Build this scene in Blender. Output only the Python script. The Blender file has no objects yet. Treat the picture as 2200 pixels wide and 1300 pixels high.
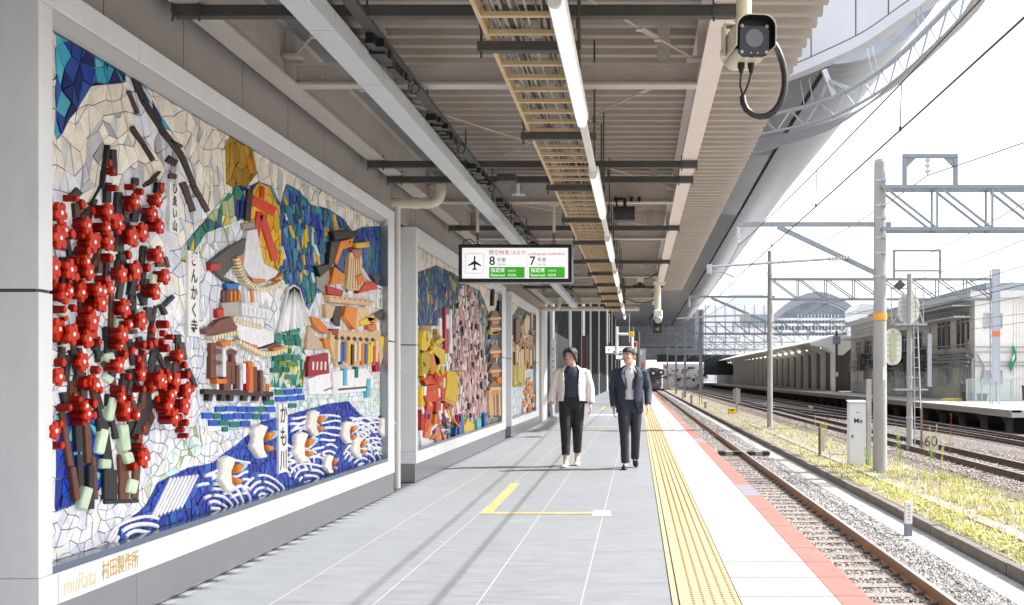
import bpy, bmesh, math, random
import numpy as np
from mathutils import Vector, Matrix
from mathutils.geometry import delaunay_2d_cdt

random.seed(11)
S = bpy.context.scene
C = S.collection
R = math.radians

# ---------------------------------------------------------------- camera, sky, sun, exposure
F, CH, U0, V0 = 2283.0, 1.314, 1370.0, 810.0      # focal length in photo pixels, eye height, vanishing point
cam = bpy.data.cameras.new("camera")
cam_o = bpy.data.objects.new("camera", cam)
C.objects.link(cam_o)
cam_o.location = (0, 0, CH)
cam_o.rotation_euler = (R(90), 0, 0)
cam.sensor_width = 36.0
cam.lens = 36.0 * F / 2200.0
cam.shift_x = (1100 - U0) / 2200.0
cam.shift_y = (V0 - 650) / 2200.0
cam.clip_start = 0.05
cam.clip_end = 3000
S.camera = cam_o

SUN = Vector((1.0, 0.25, 0.985)).normalized()
world = bpy.data.worlds.new("World")
S.world = world
world.use_nodes = True
wn = world.node_tree
bg = wn.nodes["Background"]
sky = wn.nodes.new("ShaderNodeTexSky")
sky.sky_type = 'NISHITA'
sky.sun_disc = False
sky.sun_elevation = math.asin(SUN.z)
sky.sun_rotation = math.atan2(SUN.x, SUN.y)
sky.air_density = 1.0
sky.dust_density = 5.0
sky.ozone_density = 1.0
veil = wn.nodes.new("ShaderNodeMix")            # thin bright overcast veil over the blue
veil.data_type = 'RGBA'
veil.inputs["Factor"].default_value = 0.5
veil.inputs["B"].default_value = (8.5, 8.6, 8.8, 1)
wn.links.new(sky.outputs[0], veil.inputs["A"])
wn.links.new(veil.outputs["Result"], bg.inputs[0])
bg.inputs[1].default_value = 0.15
sl = bpy.data.lights.new("sun", 'SUN')
sl.energy = 4.6
sl.angle = R(0.5)
sl.color = (1.0, 0.97, 0.93)
so = bpy.data.objects.new("sun", sl)
C.objects.link(so)
so.location = (30, 10, 40)
so.rotation_euler = (-SUN).to_track_quat('-Z', 'Y').to_euler()
S.view_settings.view_transform = 'Standard'
S.view_settings.look = 'None'
S.view_settings.gamma = 1.0
S.view_settings.exposure = 1.0
S.render.engine = 'CYCLES'
S.cycles.max_bounces = 10
S.cycles.diffuse_bounces = 6
S.cycles.glossy_bounces = 4
S.cycles.sample_clamp_indirect = 6.0

# ---------------------------------------------------------------- helpers
ORG = {}


def P(u, v, Y):
    """photo pixel at depth Y -> metres"""
    return Vector(((u - U0) / F * Y, Y, CH - (v - V0) / F * Y))


class MB:
    def __init__(s):
        s.v, s.f, s.m, s.c = [], [], [], []

    def add(s, vs, fs, m=0, col=None):
        n = len(s.v)
        s.v.extend([tuple(p) for p in vs])
        for f in fs:
            s.f.append([i + n for i in f])
            s.m.append(m)
            s.c.append(col)
        return s

    def box(s, x0, x1, y0, y1, z0, z1, m=0, col=None):
        vs = [(x, y, z) for z in (z0, z1) for y in (y0, y1) for x in (x0, x1)]
        return s.add(vs, [(0, 2, 3, 1), (4, 5, 7, 6), (0, 1, 5, 4), (2, 6, 7, 3), (0, 4, 6, 2), (1, 3, 7, 5)], m, col)

    def beam(s, p0, p1, w, h=None, up=(0, 0, 1), m=0, col=None):
        """rectangular bar between two points, w across, h along up"""
        h = w if h is None else h
        p0, p1 = Vector(p0), Vector(p1)
        d = (p1 - p0).normalized()
        a = d.cross(Vector(up))
        if a.length < 1e-4:
            a = d.cross(Vector((1, 0, 0)))
        a.normalize()
        b = a.cross(d).normalized()
        vs = [p + a * sx * w / 2 + b * sz * h / 2 for p in (p0, p1) for sx, sz in ((-1, -1), (1, -1), (1, 1), (-1, 1))]
        return s.add(vs, [(0, 1, 2, 3), (7, 6, 5, 4), (0, 4, 5, 1), (1, 5, 6, 2), (2, 6, 7, 3), (3, 7, 4, 0)], m, col)

    def cyl(s, p0, p1, r0, r1=None, n=12, m=0, col=None, cap=True):
        return s.tube([p0, p1], [r0, r0 if r1 is None else r1], n, m, col, cap)

    def tube(s, pts, r, n=8, m=0, col=None, cap=True, flat=1.0):
        pts = [Vector(p) for p in pts]
        rs = r if isinstance(r, (list, tuple)) else [r] * len(pts)
        vs, fs = [], []
        d0 = (pts[1] - pts[0]).normalized()
        ref = Vector((0, 0, 1)) if abs(d0.z) < 0.9 else Vector((0, 1, 0))
        a = d0.cross(ref).normalized()
        for i, p in enumerate(pts):
            d = (pts[min(i + 1, len(pts) - 1)] - pts[max(i - 1, 0)]).normalized()
            a = (a - d * a.dot(d)).normalized()
            b = d.cross(a)
            for k in range(n):
                t = 2 * math.pi * k / n
                vs.append(p + (a * math.cos(t) + b * math.sin(t) * flat) * rs[i])
        for i in range(len(pts) - 1):
            for k in range(n):
                k2 = (k + 1) % n
                fs.append((i * n + k, i * n + k2, (i + 1) * n + k2, (i + 1) * n + k))
        if cap:
            fs.append(tuple(range(n))[::-1])
            fs.append(tuple(range((len(pts) - 1) * n, len(pts) * n)))
        return s.add(vs, fs, m, col)

    def ball(s, c, r, n=12, k=8, m=0, col=None):
        c = Vector(c)
        r = r if isinstance(r, (tuple, list)) else (r, r, r)
        vs, fs = [], []
        for i in range(k + 1):
            t = math.pi * i / k
            for j in range(n):
                q = 2 * math.pi * j / n
                vs.append(c + Vector((r[0] * math.sin(t) * math.cos(q), r[1] * math.sin(t) * math.sin(q), -r[2] * math.cos(t))))
        for i in range(k):
            for j in range(n):
                j2 = (j + 1) % n
                fs.append((i * n + j, i * n + j2, (i + 1) * n + j2, (i + 1) * n + j))
        return s.add(vs, fs, m, col)

    def prism(s, poly, off, m=0, col=None):
        """closed polygon of 3-D points pushed along off"""
        poly = [Vector(p) for p in poly]
        off = Vector(off)
        n = len(poly)
        nor = Vector((0, 0, 0))
        for i in range(n):
            nor += poly[i].cross(poly[(i + 1) % n])
        if nor.dot(off) > 0:
            poly = poly[::-1]
        vs = poly + [p + off for p in poly]
        fs = [tuple(range(n)), tuple(range(2 * n - 1, n - 1, -1))]
        for i in range(n):
            j = (i + 1) % n
            fs.append((j, i, n + i, n + j))
        return s.add(vs, fs, m, col)

    def hbeam(s, p0, p1, w, h, t=0.014, tf=0.02, m=0):
        """H-section, p0/p1 on the underside centre line, horizontal"""
        p0, p1 = Vector(p0), Vector(p1)
        d = (p1 - p0).normalized()
        a = d.cross(Vector((0, 0, 1))).normalized()
        pr = [(-w / 2, 0), (w / 2, 0), (w / 2, tf), (t / 2, tf), (t / 2, h - tf), (w / 2, h - tf), (w / 2, h), (-w / 2, h), (-w / 2, h - tf), (-t / 2, h - tf), (-t / 2, tf), (-w / 2, tf)]
        return s.prism([p0 + a * x + Vector((0, 0, z)) for x, z in pr], p1 - p0, m)

    def loft(s, rings, closed=True, cap=True, m=0, col=None):
        n = len(rings[0])
        vs = [p for r in rings for p in r]
        fs = []
        for i in range(len(rings) - 1):
            for k in range(n if closed else n - 1):
                k2 = (k + 1) % n
                fs.append((i * n + k, i * n + k2, (i + 1) * n + k2, (i + 1) * n + k))
        if cap and closed:
            fs.append(tuple(range(n))[::-1])
            fs.append(tuple(range((len(rings) - 1) * n, len(rings) * n)))
        return s.add(vs, fs, m, col)

    def mesh(s, name, mats, org=(0, 0, 0), smooth=None):
        me = bpy.data.meshes.new(name)
        o = Vector(org)
        me.from_pydata([(x - o.x, y - o.y, z - o.z) for x, y, z in s.v], [], s.f)
        for mm in (mats if isinstance(mats, (list, tuple)) else [mats]):
            me.materials.append(mm)
        me.polygons.foreach_set("material_index", s.m)
        if any(c is not None for c in s.c):
            at = me.color_attributes.new("Col", 'FLOAT_COLOR', 'CORNER')
            buf = []
            for f, c in zip(s.f, s.c):
                c = c or (0.5, 0.5, 0.5)
                buf.extend([c[0], c[1], c[2], 1.0] * len(f))
            at.data.foreach_set("color", buf)
        if smooth is not None:
            me.polygons.foreach_set("use_smooth", [True] * len(me.polygons))
            me.set_sharp_from_angle(angle=R(smooth))
        me.validate()
        return me

    def build(s, name, mats, parent=None, loc=None, smooth=None, bevel=0):
        if parent is not None:
            org = ORG[parent.name]
        else:
            org = Vector(loc) if loc is not None else Vector((0, 0, 0))
        o = bpy.data.objects.new(name, s.mesh(name, mats, org, smooth))
        C.objects.link(o)
        if parent is not None:
            o.parent = parent
        else:
            o.location = org
        ORG[o.name] = org
        if bevel:
            b = o.modifiers.new("bevel", 'BEVEL')
            b.width = bevel
            b.segments = 2
            b.limit_method = 'ANGLE'
            b.angle_limit = R(40)
        return o


def tag(o, label, cat, group=None):
    o["label"], o["category"] = label, cat
    if group:
        o["group"] = group
    return o


def thing(name, label, cat, loc=(0, 0, 0), group=None):
    o = bpy.data.objects.new(name, None)
    o.empty_display_size = 0.2
    C.objects.link(o)
    o.location = loc
    ORG[o.name] = Vector(loc)
    return tag(o, label, cat, group)


def struct(o, kind='structure'):
    o["kind"] = kind
    return o


def text_mesh(txt, size, align='CENTER', bold=0.0, ext=0.0):
    """list of (verts, faces) of written text in its own plane (x right, y up)"""
    cu = bpy.data.curves.new("lettering", 'FONT')
    cu.body = txt
    cu.size = size
    cu.align_x = align
    cu.align_y = 'CENTER'
    cu.offset = bold
    cu.extrude = ext
    cu.resolution_u = 3
    ob = bpy.data.objects.new("lettering", cu)
    C.objects.link(ob)
    bpy.context.view_layer.update()
    dg = bpy.context.evaluated_depsgraph_get()
    me = bpy.data.meshes.new_from_object(ob.evaluated_get(dg))
    vs = [tuple(v.co) for v in me.vertices]
    fs = [tuple(p.vertices) for p in me.polygons]
    bpy.data.objects.remove(ob)
    bpy.data.curves.remove(cu)
    bpy.data.meshes.remove(me)
    return vs, fs


def put_text(mb, txt, size, org, ex, ey, align='CENTER', bold=0.0, m=0, col=None, sx=1.0, fit=None):
    vs, fs = text_mesh(txt, size, align, bold)
    if fit and vs:
        w = max(v[0] for v in vs) - min(v[0] for v in vs)
        sx = fit / w
    org, ex, ey = Vector(org), Vector(ex), Vector(ey)
    mb.add([org + ex * v[0] * sx + ey * v[1] for v in vs], fs, m, col)


# ---------------------------------------------------------------- materials
MATS = {}


def mat(name, col=(0.5, 0.5, 0.5), rough=0.6, metal=0.0, var=0.10, scale=5.0, bump=0.0, bscale=60.0, stretch=(1, 1, 1), attr=False, spec=0.5, dirt=0.0, dcol=(0.12, 0.09, 0.06), dscale=2.0, coat=0.0, emit=0.0):
    if name in MATS:
        return MATS[name]
    m = bpy.data.materials.new(name)
    m.use_nodes = True
    nt = m.node_tree
    N, L = nt.nodes, nt.links
    b = N["Principled BSDF"]
    tc = N.new("ShaderNodeTexCoord")
    mp = N.new("ShaderNodeMapping")
    mp.inputs["Scale"].default_value = stretch
    L.new(tc.outputs["Object"], mp.inputs[0])
    n1 = N.new("ShaderNodeTexNoise")
    n1.inputs["Scale"].default_value = scale
    n1.inputs["Detail"].default_value = 6
    n1.inputs["Roughness"].default_value = 0.65
    L.new(mp.outputs[0], n1.inputs["Vector"])
    mr = N.new("ShaderNodeMapRange")
    mr.inputs["From Min"].default_value = 0.3
    mr.inputs["From Max"].default_value = 0.7
    mr.inputs["To Min"].default_value = 1 - var
    mr.inputs["To Max"].default_value = 1 + var
    L.new(n1.outputs["Fac"], mr.inputs["Value"])
    mx = N.new("ShaderNodeMix")
    mx.data_type = 'RGBA'
    mx.blend_type = 'MULTIPLY'
    mx.inputs["Factor"].default_value = 1.0
    if attr:
        at = N.new("ShaderNodeAttribute")
        at.attribute_name = "Col"
        L.new(at.outputs["Color"], mx.inputs["A"])
    else:
        mx.inputs["A"].default_value = (*col, 1)
    L.new(mr.outputs[0], mx.inputs["B"])
    out = mx.outputs["Result"]
    if dirt > 0:
        n3 = N.new("ShaderNodeTexNoise")
        n3.inputs["Scale"].default_value = dscale
        n3.inputs["Detail"].default_value = 8
        n3.inputs["Roughness"].default_value = 0.7
        L.new(mp.outputs[0], n3.inputs["Vector"])
        rp = N.new("ShaderNodeMapRange")
        rp.inputs["From Min"].default_value = 0.5
        rp.inputs["From Max"].default_value = 0.78
        rp.inputs["To Max"].default_value = dirt
        L.new(n3.outputs["Fac"], rp.inputs["Value"])
        mx2 = N.new("ShaderNodeMix")
        mx2.data_type = 'RGBA'
        L.new(rp.outputs[0], mx2.inputs["Factor"])
        L.new(out, mx2.inputs["A"])
        mx2.inputs["B"].default_value = (*dcol, 1)
        out = mx2.outputs["Result"]
    L.new(out, b.inputs["Base Color"])
    mr2 = N.new("ShaderNodeMapRange")
    mr2.inputs["To Min"].default_value = max(0.02, rough - 0.12)
    mr2.inputs["To Max"].default_value = min(1, rough + 0.12)
    L.new(n1.outputs["Fac"], mr2.inputs["Value"])
    L.new(mr2.outputs[0], b.inputs["Roughness"])
    b.inputs["Metallic"].default_value = metal
    b.inputs["Specular IOR Level"].default_value = spec
    if coat:
        b.inputs["Coat Weight"].default_value = coat
    if emit:
        b.inputs["Emission Color"].default_value = (*col, 1)
        b.inputs["Emission Strength"].default_value = emit
    if bump > 0:
        n2 = N.new("ShaderNodeTexNoise")
        n2.inputs["Scale"].default_value = bscale
        n2.inputs["Detail"].default_value = 5
        L.new(mp.outputs[0], n2.inputs["Vector"])
        bp = N.new("ShaderNodeBump")
        bp.inputs["Strength"].default_value = bump
        bp.inputs["Distance"].default_value = 0.02
        L.new(n2.outputs["Fac"], bp.inputs["Height"])
        L.new(bp.outputs[0], b.inputs["Normal"])
    MATS[name] = m
    return m


WHITE_PANEL = mat("white_panel", (0.78, 0.81, 0.84), 0.42, var=0.05, dirt=0.22, dcol=(0.5, 0.47, 0.43), stretch=(1, 1, .35))
GREY_PANEL = mat("grey_panel", (0.36, 0.355, 0.35), 0.5, var=0.05, dirt=0.15, dcol=(0.3, 0.28, 0.26))
PALE_STEEL = mat("pale_painted_steel", (0.56, 0.525, 0.495), 0.5, var=0.07, dirt=0.25, dcol=(0.33, 0.28, 0.24), bump=0.05)
PINK_STEEL = mat("warm_white_steel", (0.82, 0.745, 0.70), 0.5, var=0.05, dirt=0.22, dcol=(0.55, 0.45, 0.4))
DECK = mat("beige_deck", (0.455, 0.418, 0.378), 0.6, var=0.06, scale=3, dirt=0.25, dcol=(0.22, 0.18, 0.155))
DARK_STEEL = mat("dark_galvanised", (0.085, 0.085, 0.082), 0.6, metal=0.2, var=0.2, dirt=0.3, dcol=(0.06, 0.05, 0.045))
GALV = mat("galvanised_steel", (0.40, 0.43, 0.46), 0.45, metal=0.5, var=0.12)
BLACK = mat("black_plastic", (0.015, 0.015, 0.017), 0.4, var=0.15)
STAINLESS = mat("brushed_stainless", (0.36, 0.37, 0.39), 0.30, metal=0.85, var=0.05, scale=.7, stretch=(1, 1, 3))
CONCRETE = mat("concrete", (0.42, 0.41, 0.39), 0.85, var=0.14, bump=0.25, dirt=0.35, dcol=(0.2, 0.18, 0.16))
CREAM = mat("cream_paint", (0.70, 0.66, 0.52), 0.45, var=0.06, dirt=0.15, dcol=(0.45, 0.4, 0.3))
TILE = mat("glazed_ceramic", rough=0.34, var=0.14, scale=16, attr=True, bump=0.10, bscale=30, spec=0.22)
PAINTED = mat("painted_attr", rough=0.5, var=0.06, attr=True)
# ================================================================ ground, platform, tracks
def node_grid_floor():
    """grey granite paving: pale joints every 0.6 m across, dark thin joints along the run"""
    m = mat("grey_granite_paving", (0.222, 0.240, 0.262), 0.62, var=0.15, scale=3.2, stretch=(1.0, 4, 1), bump=0.06, bscale=150, dirt=0.30, dcol=(0.14, 0.14, 0.14), dscale=2.2)
    nt = m.node_tree
    N, L = nt.nodes, nt.links
    b = N["Principled BSDF"]
    src = b.inputs["Base Color"].links[0].from_socket
    tc = N.new("ShaderNodeTexCoord")
    sp = N.new("ShaderNodeSeparateXYZ")
    L.new(tc.outputs["Object"], sp.inputs[0])

    def math_(op, a, bb=None, c=None):
        q = N.new("ShaderNodeMath")
        q.operation = op
        for i, x in enumerate((a, bb, c)):
            if x is None:
                continue
            if isinstance(x, (int, float)):
                q.inputs[i].default_value = x
            else:
                L.new(x, q.inputs[i])
        return q.outputs[0]

    def line(sock, off, pitch, half):
        f = math_('FRACT', math_('DIVIDE', math_('ADD', sock, off), pitch))
        d = math_('ABSOLUTE', math_('SUBTRACT', f, 0.5))
        return math_('GREATER_THAN', d, 0.5 - half / pitch)

    lx = line(sp.outputs["X"], 60 + 0.33, 0.6, 0.0036)
    row = math_('FLOOR', math_('DIVIDE', math_('ADD', sp.outputs["X"], 60.33), 0.6))
    yo = math_('ADD', sp.outputs["Y"], math_('MULTIPLY', math_('MODULO', row, 2.0), 0.6))
    ly = line(yo, 100.0 - 0.02, 1.2, 0.003)
    # a slightly different tone for every slab
    wn_ = N.new("ShaderNodeTexWhiteNoise")
    wn_.noise_dimensions = '2D'
    cx = N.new("ShaderNodeCombineXYZ")
    L.new(row, cx.inputs[0])
    L.new(math_('FLOOR', math_('DIVIDE', math_('ADD', yo, 99.98), 1.2)), cx.inputs[1])
    L.new(cx.outputs[0], wn_.inputs["Vector"])
    tone = math_('MULTIPLY_ADD', wn_.outputs["Value"], 0.06, 0.97)
    m0 = N.new("ShaderNodeMix"); m0.data_type = 'RGBA'; m0.blend_type = 'MULTIPLY'
    m0.inputs["Factor"].default_value = 1
    L.new(src, m0.inputs["A"]); L.new(tone, m0.inputs["B"])
    m1 = N.new("ShaderNodeMix"); m1.data_type = 'RGBA'
    L.new(ly, m1.inputs["Factor"]); L.new(m0.outputs["Result"], m1.inputs["A"])
    m1.inputs["B"].default_value = (0.085, 0.085, 0.085, 1)
    m2 = N.new("ShaderNodeMix"); m2.data_type = 'RGBA'
    L.new(lx, m2.inputs["Factor"]); L.new(m1.outputs["Result"], m2.inputs["A"])
    m2.inputs["B"].default_value = (0.42, 0.42, 0.42, 1)
    L.new(m2.outputs["Result"], b.inputs["Base Color"])
    return m


def gravel_mat(name, base, dark, scale=22):
    m = mat(name, base, 0.9, var=0.16, scale=0.7)
    nt = m.node_tree
    N, L = nt.nodes, nt.links
    b = N["Principled BSDF"]
    src = b.inputs["Base Color"].links[0].from_socket
    tc = N.new("ShaderNodeTexCoord")
    vo = N.new("ShaderNodeTexVoronoi")
    vo.inputs["Scale"].default_value = scale
    L.new(tc.outputs["Object"], vo.inputs["Vector"])
    rp = N.new("ShaderNodeMapRange")
    rp.inputs["From Min"].default_value = 0.25
    rp.inputs["From Max"].default_value = 0.6
    L.new(vo.outputs["Distance"], rp.inputs["Value"])
    mx = N.new("ShaderNodeMix"); mx.data_type = 'RGBA'
    L.new(rp.outputs[0], mx.inputs["Factor"])
    hs = N.new("ShaderNodeMix"); hs.data_type = 'RGBA'; hs.blend_type = 'MULTIPLY'
    hs.inputs["Factor"].default_value = 0.55
    L.new(src, hs.inputs["A"])
    bw = N.new("ShaderNodeRGBToBW"); L.new(vo.outputs["Color"], bw.inputs[0])
    mul = N.new("ShaderNodeMath"); mul.operation = 'MULTIPLY_ADD'
    L.new(bw.outputs[0], mul.inputs[0]); mul.inputs[1].default_value = 1.5; mul.inputs[2].default_value = 0.35
    L.new(mul.outputs[0], hs.inputs["B"])
    L.new(hs.outputs["Result"], mx.inputs["A"])
    mx.inputs["B"].default_value = (*dark, 1)
    L.new(mx.outputs["Result"], b.inputs["Base Color"])
    bp = N.new("ShaderNodeBump")
    bp.inputs["Strength"].default_value = 0.9
    bp.inputs["Distance"].default_value = 0.03
    bp.invert = True
    L.new(vo.outputs["Distance"], bp.inputs["Height"])
    L.new(bp.outputs[0], b.inputs["Normal"])
    return m


GRAVEL = gravel_mat("grey_ballast", (0.30, 0.295, 0.29), (0.06, 0.057, 0.055))
GRAVEL_P = gravel_mat("pinkish_gravel", (0.38, 0.335, 0.31), (0.16, 0.13, 0.11), 18)
GRAVEL_D = gravel_mat("rusty_ballast", (0.30, 0.27, 0.25), (0.07, 0.055, 0.05), 20)
SOIL = gravel_mat("dry_weedy_soil", (0.40, 0.36, 0.27), (0.20, 0.18, 0.11), 30)
RUST = mat("rusty_rail", (0.235, 0.115, 0.055), 0.6, var=0.25, scale=9, stretch=(1, 0.15, 1), dirt=0.5, dcol=(0.10, 0.055, 0.03))
RUST_D = mat("dark_rail", (0.085, 0.055, 0.045), 0.6, var=0.25, scale=9, stretch=(1, 0.2, 1))
RAILTOP = mat("polished_railhead", (0.62, 0.60, 0.58), 0.28, metal=0.8, var=0.06)
SLEEPER = mat("weathered_sleeper", (0.25, 0.21, 0.18), 0.85, var=0.2, scale=8, stretch=(0.3, 3, 1), bump=0.2, dirt=0.4, dcol=(0.16, 0.11, 0.08))

# far ground, one sheet out to the horizon
g = MB().add([(-900, -300, -1.34), (900, -300, -1.34), (900, 1600, -1.34), (-900, 1600, -1.34)], [(0, 1, 2, 3)])
struct(g.build("ground", GRAVEL_P))

# ---- the platform we stand on
pl = MB()
pl.box(-3.4, 1.36, -30, 330, -1.3, -0.012)
platform = struct(pl.build("platform", CONCRETE))
fl = MB().add([(-3.4, -30, -0.004), (0.2, -30, -0.004), (0.2, 330, -0.004), (-3.4, 330, -0.004)], [(0, 1, 2, 3)])
fl.build("grey_paving", node_grid_floor(), platform)
# white edge slabs with open joints (real gaps between the slabs)
WSLAB = mat("white_edge_slab", (0.41, 0.408, 0.40), 0.7, var=0.04, scale=3, bump=0.05, dirt=0.45, dcol=(0.25, 0.245, 0.24), dscale=1.1, stretch=(.6, 3.5, 1))
REDP = mat("red_edge_paint", (0.34, 0.135, 0.115), 0.7, var=0.08, scale=4, dirt=0.5, dcol=(0.40, 0.24, 0.21), dscale=3, stretch=(0.6, 3, 1))
GREYP = mat("grey_edge_patch", (0.215, 0.215, 0.25), 0.7)
ws, rd, gp = MB(), MB(), MB()
y = -0.23
while y < 300:
    L_ = 0.6 if y < 60 else 6.0
    ws.box(0.606, 1.18, y + 0.010, y + L_ - 0.010, -0.03, 0.0)
    q = rd
    if 11.95 < y + .3 < 12.9 or 21.5 < y + .3 < 22.3 or 29.5 < y + .3 < 31:
        q = gp
    q.box(1.184, 1.376, y + 0.005, y + L_ - 0.005, -0.10, 0.001)
    y += L_
ws.build("white_edge_paving", WSLAB, platform)
rd.build("red_edge_stripe", REDP, platform)
gp.build("grey_edge_patch", GREYP, platform)
# tactile strip
YEL = mat("pale_yellow_tactile", (0.47, 0.375, 0.225), 0.6, var=0.08, scale=4, dirt=0.35, dcol=(0.44, 0.38, 0.28), dscale=2.5)
YELD = mat("worn_shaded_stud", (0.27, 0.13, 0.028), 0.6, var=0.08)  # browner than the strip: wear plus stud shading put into the colour
JOINT = mat("dark_joint", (0.10, 0.085, 0.07), 0.8)
tp = MB()
y = -0.23
while y < 300:
    L_ = 0.3 if y < 70 else 6.0
    tp.box(0.247, 0.597, y + 0.003, y + L_ - 0.003, -0.02, 0.003)
    tp.box(0.203, 0.236, y + 0.0015, y + L_ - 0.0015, -0.02, 0.003)
    y += L_
tp.build("tactile_paving", YEL, platform)
jt = MB()
jt.box(0.2, 1.37, -0.23, 300, -0.03, -0.004)
jt.build("paving_joint", JOINT, platform)
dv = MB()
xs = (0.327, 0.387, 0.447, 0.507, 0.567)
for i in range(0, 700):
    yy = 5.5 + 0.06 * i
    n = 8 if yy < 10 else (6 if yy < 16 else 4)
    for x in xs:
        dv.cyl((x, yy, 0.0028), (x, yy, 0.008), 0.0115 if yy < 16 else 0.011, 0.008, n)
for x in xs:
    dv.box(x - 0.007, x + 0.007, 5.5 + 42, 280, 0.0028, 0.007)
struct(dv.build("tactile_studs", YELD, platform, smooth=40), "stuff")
# yellow queue marking and its small notice patch
FLY = mat("yellow_floor_tape", (0.42, 0.365, 0.16), 0.55, var=0.06, dirt=0.3, dcol=(0.55, 0.52, 0.4), dscale=5)
FLW = mat("white_floor_notice", (0.78, 0.74, 0.74), 0.5, var=0.1, scale=30)
mk = MB()


def floor_quad(mb, pts, z=0.0):
    mb.add([(x, y, z) for x, y in pts], [tuple(range(len(pts)))])


def FP(u, v):
    Y = F * CH / (v - V0)
    return ((u - U0) / F * Y, Y)


floor_quad(mk, [FP(1031, 1104), FP(1055, 1104), FP(1118, 1038), FP(1098, 1038)])
floor_quad(mk, [FP(1056, 1104), FP(1278, 1104), FP(1278, 1100), FP(1060, 1100)])
for a, b, c, d in ((1289, 881, 1298, 873), (1302, 872, 1310, 866)):
    floor_quad(mk, [FP(a, b), FP(a + 9, b), FP(c + 7, d), FP(c, d)])
floor_quad(mk, [FP(1252, 918), FP(1332, 918), FP(1332, 916.7), FP(1252, 916.7)])
mk.build("yellow_queue_marking", FLY, platform)
nm = MB()
floor_quad(nm, [FP(1272, 1108), FP(1313, 1108), FP(1311, 1097), FP(1276, 1097)], 0.001)
nm.build("floor_notice", FLW, platform)
for_lines = MB()
floor_quad(for_lines, [FP(1268, 892), FP(1345, 892), FP(1345, 890.6), FP(1268, 890.6)])
for_lines.build("white_floor_line", FLW, platform)


# ---- ballast beds, drain and kerb
def sheet(name, x0, x1, y0, y1, z, m):
    return struct(MB().add([(x0, y0, z), (x1, y0, z), (x1, y1, z), (x0, y1, z)], [(0, 1, 2, 3)]).build(name, m))


bb = MB()
prof = [(1.37, -1.30), (1.5, -1.285), (3.45, -1.285), (3.75, -1.268), (4.0, -1.272), (4.36, -1.325), (4.37, -1.4), (1.37, -1.4)]
bb.prism([(x, -20, z) for x, z in prof], (0, 350, 0))
struct(bb.build("ballast_bed", GRAVEL))
dr = MB()
for i in range(90):
    y0 = -10 + i * 2.0
    dr.box(4.36, 4.83, y0 + 0.006, y0 + 1.994, -1.36, -1.298)
struct(dr.build("concrete_drain", mat("pale_drain_concrete", (0.30, 0.30, 0.295), 0.85, var=0.14, bump=0.15, dirt=0.45, dcol=(0.17, 0.16, 0.15), dscale=3)))
kb = MB()
rk = random.Random(4)
for i in range(150):
    y0 = -10 + i * 1.2
    dz, dx = rk.uniform(-.012, .012), rk.uniform(-.01, .01)
    kb.box(4.85 + dx, 5.0 + dx, y0 + 0.01, y0 + 1.19, -1.4, -1.135 + dz)
    kb.box(5.004 + dx, 5.06 + dx, y0, y0 + 1.2, -1.4, -1.16)
struct(kb.build("kerb", mat("stained_kerb", (0.17, 0.155, 0.14), 0.9, var=0.25, bump=0.4, dirt=0.6, dcol=(0.09, 0.08, 0.065), dscale=5), bevel=0.012))
sheet("path", 5.04, 8.0, -20, 330, -1.152, SOIL)
gb = MB()
gb.prism([(x, -20, z) for x, z in [(7.5, -1.16), (8.0, -1.07), (10.9, -1.07), (11.7, -0.97), (15.4, -0.97), (15.4, -1.4), (7.5, -1.4)]], (0, 400, 0))
struct(gb.build("ballast_bed", GRAVEL_D))
cable_trough = MB()
for i in range(46):
    cable_trough.box(5.75, 6.05, 9 + i, 9.99 + i, -1.16, -1.125)
struct(cable_trough.build("path", mat("trough_lids", (0.25, 0.24, 0.22), 0.9, var=0.15, bump=0.2, dirt=0.5, dcol=(0.26, 0.23, 0.15), dscale=2)))


RAIL_PR = [(-.0635, 0), (.0635, 0), (.0635, .012), (.012, .03), (.0085, .11), (.0325, .122), (.0325, .146), (-.0325, .146), (-.0325, .122), (-.0085, .11), (-.012, .03), (-.0635, .012)]


def sweep_rail(mb, path, pr, m=0, zo=0):
    rings = []
    for i, p in enumerate(path):
        a = path[max(i - 1, 0)]
        b = path[min(i + 1, len(path) - 1)]
        d = (Vector(b) - Vector(a)).normalized()
        s = Vector((d.y, -d.x, 0))
        rings.append([Vector(p) + s * x + Vector((0, 0, z + zo)) for x, z in pr])
    mb.loft(rings, m=m)


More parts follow.
